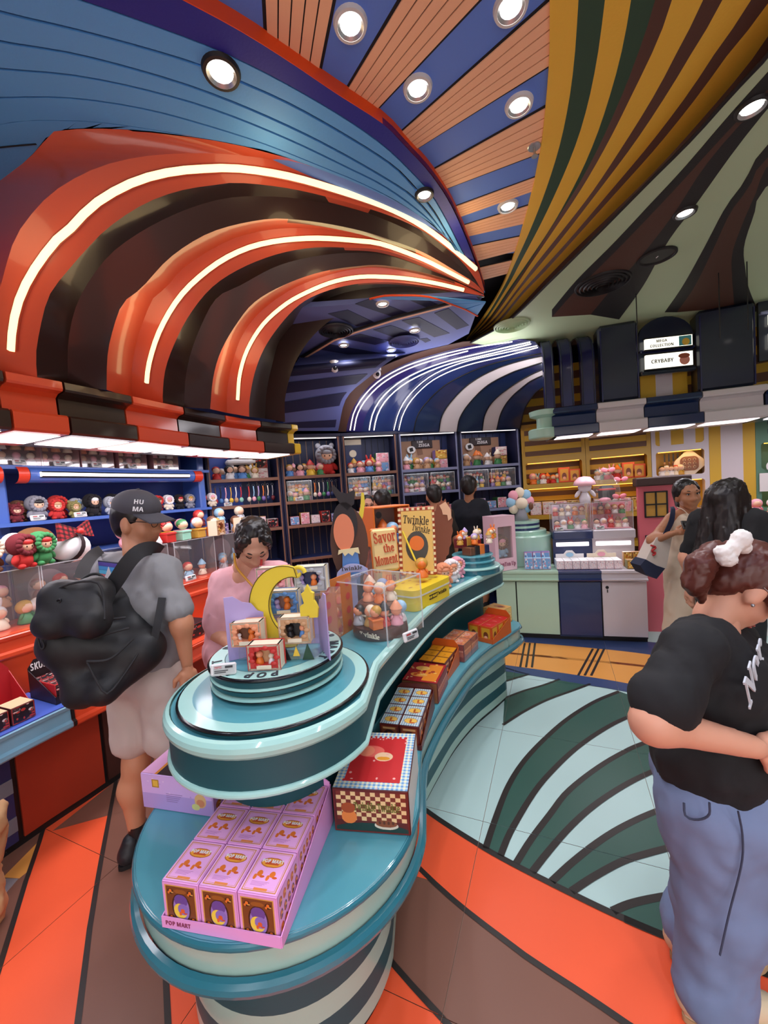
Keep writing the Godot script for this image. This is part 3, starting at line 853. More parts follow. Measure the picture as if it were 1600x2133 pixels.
# ---- the orange and brown hood on the left: each ring is a band that steps back behind the one before it ----
func make_hood() -> void:
	var hood := thing("arched_hood", "orange and brown stepped arch hood with glowing strips over the left display", "canopy")
	var n := 48
	var curves := [
		[V(-2.414, 3.36, -2.323), V(-2.215, 3.36, -2.192), V(-1.935, 3.36, -2.117), V(-1.778, 3.36, -2.056), V(-1.716, 3.36, -2.028), V(-1.537, 3.36, -1.945), V(-1.327, 3.36, -1.827), V(-1.278, 3.36, -1.82), V(-1.175, 3.36, -1.821), V(-1.037, 3.36, -1.834), V(-.844, 3.36, -1.868), V(-.649, 3.36, -1.915), V(-.448, 3.36, -1.982), V(-.24, 3.36, -2.098), V(-.079, 3.36, -2.196), V(.126, 3.36, -2.328), V(.331, 3.36, -2.504), V(.542, 3.36, -2.731), V(.726, 3.36, -2.997), V(.901, 3.36, -3.28), V(1.022, 3.36, -3.585)],
		[V(-2.104, 2.249, -2.074), V(-1.96, 2.416, -2.014), V(-1.841, 2.57, -1.949), V(-1.686, 2.75, -1.883), V(-1.543, 2.917, -1.822), V(-1.418, 3.028, -1.803), V(-1.304, 3.111, -1.803), V(-1.154, 3.198, -1.826), V(-1.014, 3.261, -1.865), V(-.875, 3.311, -1.916), V(-.683, 3.367, -1.998), V(-.479, 3.413, -2.1), V(-.255, 3.449, -2.226), V(-.004, 3.473, -2.381), V(.135, 3.482, -2.472), V(.451, 3.474, -2.708), V(.68, 3.421, -2.924), V(.843, 3.336, -3.124), V(.928, 3.241, -3.278)], [V(-1.824, 2.33, -2.196), V(-1.777, 2.42, -2.141), V(-1.724, 2.517, -2.085), V(-1.657, 2.611, -2.04), V(-1.57, 2.724, -1.993), V(-1.511, 2.784, -1.975), V(-1.431, 2.852, -1.966), V(-1.336, 2.93, -1.958), V(-1.208, 3.029, -1.953), V(-1.036, 3.138, -1.97), V(-.876, 3.216, -2.008), V(-.719, 3.274, -2.064), V(-.612, 3.308, -2.107), V(-.392, 3.352, -2.223), V(-.148, 3.381, -2.368), V(.129, 3.403, -2.547), V(.351, 3.403, -2.706), V(.569, 3.375, -2.889), V(.759, 3.318, -3.081), V(.92, 3.235, -3.279)],
		[V(-1.819, 2.318, -2.389), V(-1.76, 2.427, -2.327), V(-1.732, 2.481, -2.296), V(-1.654, 2.619, -2.22), V(-1.574, 2.735, -2.167), V(-1.483, 2.839, -2.13), V(-1.342, 2.967, -2.103), V(-1.222, 3.053, -2.101), V(-1.062, 3.147, -2.117), V(-.884, 3.235, -2.149), V(-.708, 3.305, -2.197), V(-.534, 3.35, -2.266), V(-.351, 3.384, -2.35), V(-.087, 3.414, -2.488), V(.131, 3.418, -2.622), V(.392, 3.399, -2.803), V(.619, 3.347, -2.991), V(.813, 3.288, -3.166), V(.926, 3.234, -3.286)], [V(-1.667, 2.301, -2.499), V(-1.61, 2.42, -2.428), V(-1.521, 2.586, -2.334), V(-1.436, 2.709, -2.277), V(-1.343, 2.82, -2.235), V(-1.234, 2.895, -2.236), V(-1.068, 3.027, -2.221), V(-.894, 3.135, -2.233), V(-.744, 3.204, -2.265), V(-.558, 3.268, -2.324), V(-.433, 3.297, -2.377), V(-.237, 3.324, -2.475), V(-.026, 3.341, -2.592), V(.126, 3.344, -2.685), V(.394, 3.337, -2.86), V(.664, 3.298, -3.064), V(.838, 3.268, -3.201), V(.927, 3.231, -3.289)],
		[V(-1.748, 2.312, -2.877), V(-1.677, 2.46, -2.778), V(-1.622, 2.567, -2.709), V(-1.535, 2.709, -2.623), V(-1.429, 2.843, -2.553), V(-1.309, 2.971, -2.494), V(-1.228, 3.019, -2.489), V(-1.104, 3.111, -2.464), V(-.921, 3.209, -2.462), V(-.746, 3.283, -2.476), V(-.537, 3.34, -2.521), V(-.326, 3.372, -2.59), V(-.106, 3.387, -2.679), V(.129, 3.39, -2.784), V(.403, 3.352, -2.944), V(.674, 3.297, -3.116), V(.928, 3.229, -3.293)], [V(-1.581, 2.282, -2.98), V(-1.522, 2.42, -2.885), V(-1.492, 2.488, -2.838), V(-1.418, 2.618, -2.757), V(-1.319, 2.742, -2.692), V(-1.167, 2.901, -2.622), V(-.986, 3.046, -2.576), V(-.794, 3.149, -2.573), V(-.567, 3.236, -2.6), V(-.343, 3.293, -2.652), V(-.115, 3.324, -2.73), V(.126, 3.344, -2.823), V(.404, 3.323, -2.97), V(.676, 3.28, -3.132), V(.928, 3.227, -3.296)],
		[V(-1.492, 2.297, -3.112), V(-1.446, 2.433, -3.04), V(-1.383, 2.593, -2.958), V(-1.295, 2.755, -2.883), V(-1.165, 2.93, -2.812), V(-1.024, 3.078, -2.763), V(-.864, 3.15, -2.769), V(-.612, 3.263, -2.778), V(-.369, 3.33, -2.814), V(-.124, 3.37, -2.867), V(.13, 3.385, -2.94), V(.489, 3.339, -3.085), V(.726, 3.282, -3.198), V(.929, 3.225, -3.3)], [V(-1.316, 2.294, -3.171), V(-1.279, 2.42, -3.102), V(-1.195, 2.619, -3.002), V(-1.093, 2.783, -2.929), V(-.948, 2.941, -2.875), V(-.79, 3.074, -2.842), V(-.554, 3.184, -2.847), V(-.301, 3.264, -2.878), V(-.048, 3.311, -2.93), V(.126, 3.328, -2.975), V(.414, 3.315, -3.077), V(.686, 3.279, -3.187), V(.929, 3.222, -3.302)],
		[V(-1.318, 2.308, -3.52), V(-1.278, 2.456, -3.44), V(-1.236, 2.597, -3.365), V(-1.162, 2.757, -3.284), V(-1.031, 2.957, -3.188), V(-.879, 3.097, -3.128), V(-.683, 3.21, -3.09), V(-.454, 3.298, -3.071), V(-.127, 3.369, -3.075), V(.13, 3.381, -3.104), V(.425, 3.349, -3.162), V(.695, 3.287, -3.234), V(.93, 3.22, -3.305)], [V(-1.146, 2.261, -3.57), V(-1.107, 2.42, -3.485), V(-1.068, 2.55, -3.416), V(-.969, 2.752, -3.313), V(-.835, 2.929, -3.23), V(-.648, 3.093, -3.162), V(-.492, 3.19, -3.128), V(-.305, 3.251, -3.119), V(-.097, 3.287, -3.126), V(.139, 3.298, -3.152), V(.349, 3.287, -3.187), V(.563, 3.262, -3.231), V(.757, 3.238, -3.271), V(.935, 3.214, -3.309)],
		[V(-1.101, 2.303, -3.91), V(-1.077, 2.469, -3.862), V(-1.015, 2.719, -3.785), V(-.921, 2.937, -3.711), V(-.829, 3.106, -3.65), V(-.657, 3.24, -3.584), V(-.465, 3.339, -3.523), V(-.236, 3.39, -3.469), V(-.005, 3.397, -3.426), V(.219, 3.38, -3.391), V(.441, 3.336, -3.364), V(.655, 3.279, -3.341), V(.935, 3.21, -3.309)], [V(-.906, 2.263, -3.886), V(-.882, 2.42, -3.84), V(-.85, 2.626, -3.78), V(-.744, 2.861, -3.7), V(-.602, 3.036, -3.628), V(-.422, 3.169, -3.561), V(-.221, 3.253, -3.503), V(-.012, 3.307, -3.452), V(.142, 3.311, -3.423), V(.365, 3.295, -3.388), V(.582, 3.265, -3.357), V(.795, 3.233, -3.328), V(.935, 3.207, -3.31)],
	]
	curves[0][0] = V(-2.35, 2.45, -2.0)
	curves[0][1] = V(-2.3, 2.95, -2.12)
	var c := curves.map(func(k): return spl(k if k == curves[0] else k.slice(1), n))
	var cols := ["hood_orange", "hood_brown", "hood_orange", "hood_brown", "hood_orange", "hood_brown"]
	for i in 6:
		var col: String = cols[i]
		part(hood, "arch_reveal", B.new().strip(c[2 * i], c[2 * i + 1]), m(col))
		var back := V(-.02, .02, -.06)
		part(hood, "arch_band", B.new().slab(c[2 * i + 1], c[2 * i + 2], back), m(col))
	# a rim that closes the back of the last ring
	part(hood, "back_rim", B.new().strip(c[12], c[12].map(func(p): return p + V(-.15, .06, -.25))), m("hood_brown"))
	var strips := [[V(-1.788, 2.53, -2.026), V(-1.722, 2.627, -1.978), V(-1.64, 2.729, -1.937), V(-1.54, 2.831, -1.909), V(-1.414, 2.941, -1.891), V(-1.347, 2.989, -1.893), V(-1.211, 3.093, -1.888), V(-1.05, 3.189, -1.91), V(-.899, 3.257, -1.951), V(-.751, 3.308, -2.008), V(-.597, 3.351, -2.076), V(-.381, 3.39, -2.193), V(-.143, 3.413, -2.341), V(.131, 3.429, -2.522), V(.351, 3.421, -2.687), V(.567, 3.389, -2.874), V(.822, 3.331, -3.113)], [V(-1.547, 2.55, -2.758), V(-1.483, 2.655, -2.695), V(-1.356, 2.813, -2.612), V(-1.198, 2.966, -2.55), V(-1.041, 3.08, -2.521), V(-.842, 3.191, -2.514), V(-.623, 3.273, -2.542), V(-.335, 3.333, -2.621), V(-.033, 3.363, -2.733), V(.128, 3.369, -2.802), V(.404, 3.341, -2.954), V(.594, 3.307, -3.071), V(.779, 3.272, -3.187)], [V(-1.161, 2.553, -3.401), V(-1.095, 2.729, -3.309), V(-.991, 2.894, -3.229), V(-.834, 3.05, -3.161), V(-.65, 3.165, -3.121), V(-.483, 3.235, -3.104), V(-.273, 3.298, -3.096), V(-.067, 3.328, -3.107), V(.141, 3.329, -3.135), V(.349, 3.315, -3.171), V(.563, 3.287, -3.216), V(.756, 3.253, -3.263)]]
	for s in strips:
		var p := spl(s, 40)
		var off: Vector3 = (V(0, 1.7, 0) - p[20]).normalized() * .012
		p = p.map(func(q): return q + off)
		var rr := []
		for i in 40:
			rr.append(.017 if s == strips[0] else .015)
		part(hood, "led_strip", B.new().tube(p, rr, 6), m("led_strip_glow"))
		part(hood, "led_channel", B.new().tube(p.map(func(q): return q - off * .9), rr.map(func(x): return x * 1.25), 8), m("hood_orange"))
		for k in [6, 20, 34]:
			omni(p[k] + off * 22.0, Color(1.0, .88, .66), .03, .14, hood)


# ---- the navy and white hood at the back -------------------------------------------------------------
func make_back_hood() -> void:
	var h := thing("navy_hood", "navy and white striped curved hood with three double white light lines", "canopy")
	var d0 := 5.12
	var d1 := 4.25
	var cs := [
		[V(-.51, 2.487, -5.1), V(-.487, 2.581, -5.061), V(-.418, 2.782, -4.974), V(-.263, 2.965, -4.874), V(.033, 3.117, -4.733), V(.367, 3.189, -4.584), V(.639, 3.216, -4.458), V(.964, 3.214, -4.3)],
		[V(-.408, 2.48, -5.1), V(-.382, 2.575, -5.068), V(-.315, 2.717, -5.017), V(-.186, 2.881, -4.948), V(.026, 3.043, -4.858), V(.332, 3.152, -4.746), V(.659, 3.204, -4.628), V(1.042, 3.227, -4.484), V(1.5, 3.208, -4.3)],
		[V(-.202, 2.465, -5.1), V(-.167, 2.602, -5.052), V(-.063, 2.76, -4.987), V(.126, 2.923, -4.899), V(.411, 3.034, -4.79), V(.741, 3.108, -4.664), V(1.105, 3.141, -4.52), V(1.614, 3.193, -4.3)],
		[V(.072, 2.449, -5.12), V(.117, 2.606, -5.06), V(.228, 2.772, -4.984), V(.433, 2.94, -4.881), V(.667, 3.044, -4.778), V(.967, 3.099, -4.652), V(1.338, 3.126, -4.489), V(1.727, 3.161, -4.3)],
		[V(.453, 2.427, -5.15), V(.492, 2.583, -5.078), V(.584, 2.718, -5.003), V(.799, 2.89, -4.87), V(1.04, 2.986, -4.739), V(1.32, 3.044, -4.588), V(1.611, 3.05, -4.424), V(1.816, 3.037, -4.3)],
		[V(.783, 2.411, -5.2), V(.815, 2.587, -5.1), V(.92, 2.737, -4.991), V(1.118, 2.9, -4.828), V(1.373, 2.996, -4.642), V(1.622, 3.022, -4.46), V(1.825, 3.013, -4.3)],
		[V(1.02, 2.398, -5.22), V(1.044, 2.551, -5.114), V(1.14, 2.698, -4.984), V(1.321, 2.854, -4.788), V(1.538, 2.928, -4.584), V(1.69, 2.943, -4.438), V(1.822, 2.948, -4.3)],
		[V(1.369, 2.397, -5.3), V(1.371, 2.576, -5.127), V(1.444, 2.713, -4.949), V(1.592, 2.814, -4.707), V(1.711, 2.863, -4.507), V(1.828, 2.881, -4.3)],
		[V(1.575, 2.402, -5.35), V(1.574, 2.582, -5.114), V(1.623, 2.708, -4.887), V(1.72, 2.797, -4.597), V(1.77, 2.815, -4.456), V(1.825, 2.815, -4.3)],
		[V(1.905, 2.399, -5.4), V(1.829, 2.585, -4.991), V(1.816, 2.681, -4.649), V(1.821, 2.701, -4.5), V(1.829, 2.711, -4.3)],
	]
	var cols := ["cocoa", "gloss_purple", "gloss_navy", "gloss_navy", "deep_navy", "off_white", "deep_navy", "off_white", "deep_navy"]
	for i in 9:
		var a := spl(cs[i], 30)
		var b := spl(cs[i + 1], 30)
		part(h, "stripe", B.new().slab(a, b, V(0, .02, -.03)), m(cols[i]))
		if i >= 3:
			part(h, "joint", B.new().tube(b.map(func(q): return q + V(0, -.002, .006)), .007, 5), m("black"))
	var led := [
		[V(-.353, 2.492, -5.06), V(-.288, 2.688, -4.99), V(-.16, 2.856, -4.918), V(.05, 3.012, -4.827), V(.332, 3.118, -4.719), V(.654, 3.17, -4.599), V(1.033, 3.191, -4.451), V(1.469, 3.17, -4.27)],
		[V(-.303, 2.489, -5.06), V(-.244, 2.667, -4.989), V(-.117, 2.83, -4.909), V(.091, 2.979, -4.808), V(.358, 3.078, -4.693), V(.676, 3.129, -4.558), V(1.03, 3.15, -4.4)],
		[V(-.113, 2.476, -5.06), V(-.06, 2.651, -4.997), V(.058, 2.821, -4.925), V(.281, 2.975, -4.828), V(.557, 3.072, -4.721), V(.857, 3.122, -4.605), V(1.23, 3.142, -4.456), V(1.658, 3.153, -4.27)],
		[V(-.054, 2.472, -5.06), V(-.001, 2.636, -4.999), V(.113, 2.796, -4.928), V(.326, 2.944, -4.833), V(.593, 3.04, -4.725), V(.877, 3.093, -4.612), V(1.249, 3.114, -4.458), V(1.666, 3.134, -4.27)],
		[V(.196, 2.457, -5.08), V(.265, 2.651, -4.999), V(.383, 2.818, -4.917), V(.581, 2.971, -4.812), V(.787, 3.055, -4.717), V(1.059, 3.101, -4.595), V(1.418, 3.109, -4.427), V(1.728, 3.111, -4.27)],
		[V(.259, 2.453, -5.08), V(.32, 2.631, -5.004), V(.437, 2.79, -4.921), V(.626, 2.936, -4.817), V(.827, 3.017, -4.721), V(1.088, 3.064, -4.599), V(1.437, 3.076, -4.429), V(1.735, 3.092, -4.27)],
	]
	for k in led:
		var p := spl(k, 24)
		part(h, "led_line", B.new().tube(p.map(func(q): return q + V(0, -.006, .012)), .0065, 4), m("led_white_glow"))
	for k in [led[0], led[2], led[4]]:
		var p := spl(k, 7)
		for i in [1, 3, 5]:
			omni(p[i] + V(.03, -.16, .22), LIGHT_WHITE, .04, .1, h)


func s_of_z(z: float) -> float:
	var lo := -1.6
	var hi := 3.2
	for i in 30:
		var mid := (lo + hi) / 2
		if left_at(.0, mid).z > z:
			lo = mid
		else:
			hi = mid
	return (lo + hi) / 2


# ---- ledges: a cornice of coloured blocks with light panels underneath --------------------------------
func ledge_block(o: Node3D, line: Array, mat_name: String, gap := true) -> void:
	# line: the front edge of the lower slab at its underside; the profile steps back and out again
	var prof := [D(-.55, .0), D(0, .0), D(.012, .012), D(.012, .092), D(.0, .104), D(-.075, .104), D(-.082, .118), D(-.086, .212), D(-.06, .232), D(-.015, .24), D(-.008, .252), D(-.012, .29), D(-.03, .298), D(-.55, .298)]
	part(o, "cornice_block", B.new().sweep(line, prof, false), m(mat_name))
	# ends
	for e in [0, line.size() - 1]:
		var b := B.new().flat()
		var d: Vector3 = (line[mini(e + 1, line.size() - 1)] - line[maxi(e - 1, 0)])
		d.y = 0
		d = d.normalized()
		var nn := V(-d.z, 0, d.x)
		var poly := prof.map(func(p): return line[e] + nn * p.x + Vector3.UP * p.y)
		var p2 := PackedVector2Array(prof)
		var t := Geometry2D.triangulate_polygon(p2)
		for i in range(0, t.size(), 3):
			b.tri(poly[t[i]], poly[t[i + 1]], poly[t[i + 2]])
		part(o, "block_end", b, m(mat_name))


func make_left_ledge() -> void:
	var o := thing("cornice_ledge", "orange and brown block cornice with white light panels below the arched hood", "cornice")
	var zs := [-1.0, -1.5, -1.78, -2.0, -2.23, -2.60, -2.99, -3.37, -3.72]
	var cut := [s_of_z(-.7)] + zs.slice(0).map(func(z): return s_of_z(z)) + [s_of_z(-4.0)]
	var cols := ["ledge_orange", "ledge_brown", "ledge_orange", "ledge_brown", "ledge_orange", "ledge_brown", "ledge_orange", "ledge_brown", "ledge_orange", "ledge_brown"]
	for i in cut.size() - 1:
		var line := left_line(.0, cut[i] + .006, cut[i + 1] - .006, 8, 2.13)
		ledge_block(o, line, cols[i])
		var inner := left_line(.045, cut[i] + .03, cut[i + 1] - .025, 5, 2.127)
		var outer := left_line(.42, cut[i] + .03, cut[i + 1] - .025, 5, 2.127)
		part(o, "light_panel", B.new().slab(inner, outer, V(0, -.003, 0)), m("panel_light_glow"))
		var mid: Vector3 = (inner[2] + outer[2]) / 2.0
		if i >= 2:
			area(mid + V(0, -.012, 0), Vector3.DOWN, D(.34, .34), LIGHT_WHITE, .32, o)
	# yellow end cap
	var e := left_line(.0, cut[-1] + .002, cut[-1] + .075, 4, 2.13)
	ledge_block(o, e, "lemon")


var right_line_pts := [V(1.80, 0, -4.12), V(2.21, 0, -4.02), V(2.63, 0, -3.91), V(3.08, 0, -3.79), V(3.56, 0, -3.64), V(4.1, 0, -3.42), V(4.7, 0, -3.1)]


func make_right_ledge() -> void:
	var o := thing("navy_cornice_ledge", "navy and white block cornice with light panels above the wall counter", "cornice")
	var cols := ["deep_navy", "off_white", "deep_navy", "off_white", "deep_navy", "off_white"]
	for i in 6:
		var a: Vector3 = right_line_pts[i]
		var b: Vector3 = right_line_pts[i + 1]
		var line := [b.lerp(a, .008), a.lerp(b, .5), a.lerp(b, .992)]
		line = [a.lerp(b, .008) + V(0, 2.13, 0), a.lerp(b, .5) + V(0, 2.13, 0), a.lerp(b, .992) + V(0, 2.13, 0)]
		ledge_block(o, line, cols[i])
		var d := (b - a).normalized()
		var back := V(d.z, 0, -d.x)
		var p := [a.lerp(b, .08) + back * .05 + V(0, 2.127, 0), a.lerp(b, .90) + back * .05 + V(0, 2.127, 0)]
		var q := [a.lerp(b, .12) + back * .3 + V(0, 2.127, 0), a.lerp(b, .94) + back * .3 + V(0, 2.127, 0)]
		part(o, "light_panel", B.new().slab(p, q, V(0, -.003, 0)), m("panel_light_glow"))
		area(a.lerp(b, .5) + back * .18 + V(0, 2.11, 0), Vector3.DOWN, D(.3, .22), LIGHT_WHITE, .22, o)
	# rounded mint end of the cornice
	var c: Vector3 = right_line_pts[0] + V(-.02, 2.13, -.16)
	part(o, "round_end", B.new().lathe([D(0, 0), D(.16, 0), D(.172, .012), D(.172, .092), D(.16, .104), D(.085, .108), D(.085, .215), D(.15, .24), D(.158, .29), D(.13, .298), D(0, .298)], c, 24), m("mint_paint"))


# ---- lamps ---------------------------------------------------------------------------------------
func downlight(at: Vector3, rim: String, r: float, energy: float, label: String, tilt := Vector3.DOWN) -> void:
	var o := thing("downlight", label, "ceiling light", "recessed ceiling downlights", at)
	part(o, "rim", B.new().lathe([D(r * .80, -.002), D(r * .84, -.014), D(r * 1.02, -.013), D(r * 1.1, .0)], Vector3.ZERO, 28), m(rim))
	part(o, "reflector", B.new().lathe([D(r * .84, -.013), D(r * .66, -.005)], Vector3.ZERO, 28, Basis.IDENTITY, false), m("steel"))
	part(o, "lamp_lens", B.new().lathe([D(0, -.006), D(r * .68, -.004)], Vector3.ZERO, 14, Basis.IDENTITY, false), m("downlight_glow"))
	var l := SpotLight3D.new()
	l.name = "spot_light"
	o.add_child(l, true)
	l.position = V(0, -.03, 0)
	l.basis = Basis.looking_at(tilt, Vector3.RIGHT)
	l.light_color = LIGHT_WARM
	l.light_energy = energy
	l.light_size = .05
	l.spot_angle = 62.0
	l.spot_angle_attenuation = .9
	l.spot_range = 12.0
	l.spot_attenuation = 2.0
	l.shadow_enabled = true


func make_downlights() -> void:
	m("downlight_black", "1d1a1c", .5)
	m("downlight_white", "d8d8d8", .4)
	var e := .5
	for p in [V(.003, 3.42, -1.554), V(.588, 3.42, -1.536), V(.273, 3.42, -1.806), V(.748, 3.42, -1.915), V(.906, 3.42, -2.578)]:
		downlight(p + V(0, -.001, 0), "downlight_white", .058, e, "white rimmed downlight between the peach ceiling wedges")
	downlight(V(-.508, 3.36, -1.628), "downlight_black", .066, e, "large black rimmed downlight in the planked blue soffit")
	downlight(V(.355, 3.36, -2.346), "downlight_black", .05, e, "small downlight in the blue soffit near the hood's tip")
	for p in [V(1.664, 3.2, -1.754), V(1.881, 3.2, -2.41)]:
		downlight(p, "downlight_black", .056, e, "black rimmed downlight on the green and brown ceiling")
	for p in [V(.106, 3.2, -3.279), V(.412, 3.2, -3.857), V(-.288, 3.2, -4.107), V(.199, 3.2, -4.341)]:
		downlight(p, "downlight_white", .05, e * .7, "small downlight in the striped back ceiling")
	# the same ceiling goes on behind the camera
	for p in [V(-1.3, 3.42, .3), V(-.3, 3.42, .4), V(.8, 3.42, .3), V(1.9, 3.42, .2), V(-.6, 3.42, -.6), V(.7, 3.42, -.7), V(-.8, 3.42, 1.2), V(.8, 3.42, 1.2), V(-1.9, 3.42, -.7)]:
		downlight(p, "downlight_white", .058, e, "white rimmed downlight in the plain blue ceiling by the entrance")
	for p in [V(2.4, 3.2, -.9), V(3.3, 3.2, -2.4), V(4.2, 3.2, -1.2)]:
		downlight(p, "downlight_black", .056, e, "black rimmed downlight on the green and brown ceiling")


func make_ceiling_fittings() -> void:
	m("vent_dark", "2a2a34", .5)
	var k := 0
	for p in [[V(1.834, 3.2, -3.201), "black round ceiling air vent on the brown ceiling band", .2, "ink"], [V(1.351, 3.2, -3.906), "pale green round ceiling air vent", .17, "sage"], [V(-.323, 3.2, -3.74), "dark round ceiling air vent beside the hood opening", .16, "vent_dark"], [V(.327, 3.2, -4.132), "grey round ceiling air vent on the striped ceiling", .16, "lilac_blue"]]:
		var o := thing("ceiling_vent", p[1], "air vent", "", p[0])
		for i in 6:
			var r: float = p[2] * (1.0 - i * .15)
			part(o, "vent_ring", B.new().lathe([D(r, .0), D(r * .985, -.012), D(r * .93, -.016 - i * .004), D(r * .91, .0)], Vector3.ZERO, 32), m(p[3]))
		part(o, "throat", B.new().lathe([D(0, .003), D(p[2], .003)], Vector3.ZERO, 24), m("black"))
	var o := thing("ceiling_speaker", "flat round black speaker set in the green ceiling", "speaker", "", V(2.029, 3.2, -2.861))
	part(o, "bezel", B.new().lathe([D(.118, .0), D(.118, -.01), D(.105, -.014), D(.1, -.006)], Vector3.ZERO, 32), m("ink"))
	part(o, "grille", B.new().lathe([D(.0, -.006), D(.102, -.006)], Vector3.ZERO, 32), m("black"))
	part(o, "badge", B.new().box(V(0, -.008, 0), V(.004, .004, .02)), m("white"))
	o = thing("sprinkler_head", "metal sprinkler head between the orange ceiling stripes", "sprinkler", "", V(.906, 3.42, -2.146))
	part(o, "rosette", B.new().lathe([D(.0, -.012), D(.03, -.01), D(.04, -.001)], Vector3.ZERO, 20), m("steel"))
	part(o, "frame", B.new().tube([V(0, -.01, 0), V(0, -.05, 0)], .006, 6), m("steel"))
	part(o, "deflector", B.new().lathe([D(.0, -.052), D(.016, -.052), D(.016, -.055), D(0, -.055)], Vector3.ZERO, 12), m("steel"))
	for p in [[V(-.411, 3.027, -4.25), "white dome security camera on the striped cove"], [V(.028, 2.99, -4.45), "white dome security camera on the brown band above the shelves"]]:
		var c := thing("security_camera", p[1], "camera", "", p[0])
		part(c, "housing", B.new().ball(Vector3.ZERO, V(.045, .055, .045)), m("white"))
		part(c, "mount", B.new().lathe([D(.05, .03), D(.05, .06), D(0, .06)], Vector3.ZERO, 16), m("white"))
		part(c, "lens", B.new().ball(V(.008, -.018, .035), V(.022, .022, .016)), m("black_gloss"))


# ---- the island counter ---------------------------------------------------------------------------
var island_low := []
var island_top := []


func grown(line: PackedVector2Array, by: float) -> PackedVector2Array:
	var r := Geometry2D.offset_polygon(line, by, Geometry2D.JOIN_ROUND)
	var best: PackedVector2Array = r[0]
	for k in r:
		if k.size() > best.size():
			best = k
	return best


func ring_of(line: PackedVector2Array, y: float) -> Array:
	var o := []
	for p in line:
		o.append(V(p.x, y, p.y))
	return o


# an edge moulding carried round a closed outline; profile (out, up)
func mould(line: PackedVector2Array, prof: Array) -> B:
	var b := B.new()
	var l := line
	var pts := ring_of(l, .0)
	if not Geometry2D.is_polygon_clockwise(l):
		pts.reverse()
	# clockwise in xz puts the right of travel outside when mirrored
	return b.sweep(pts, prof, true)


func round_prof(r: float, y0: float, y1: float, out := .0) -> Array:
	var o := []
	for i in 7:
		var a := -PI / 2 + PI * i / 6
		o.append(D(out + cos(a) * r, (y0 + y1) / 2 + sin(a) * (y1 - y0) / 2))
	return o


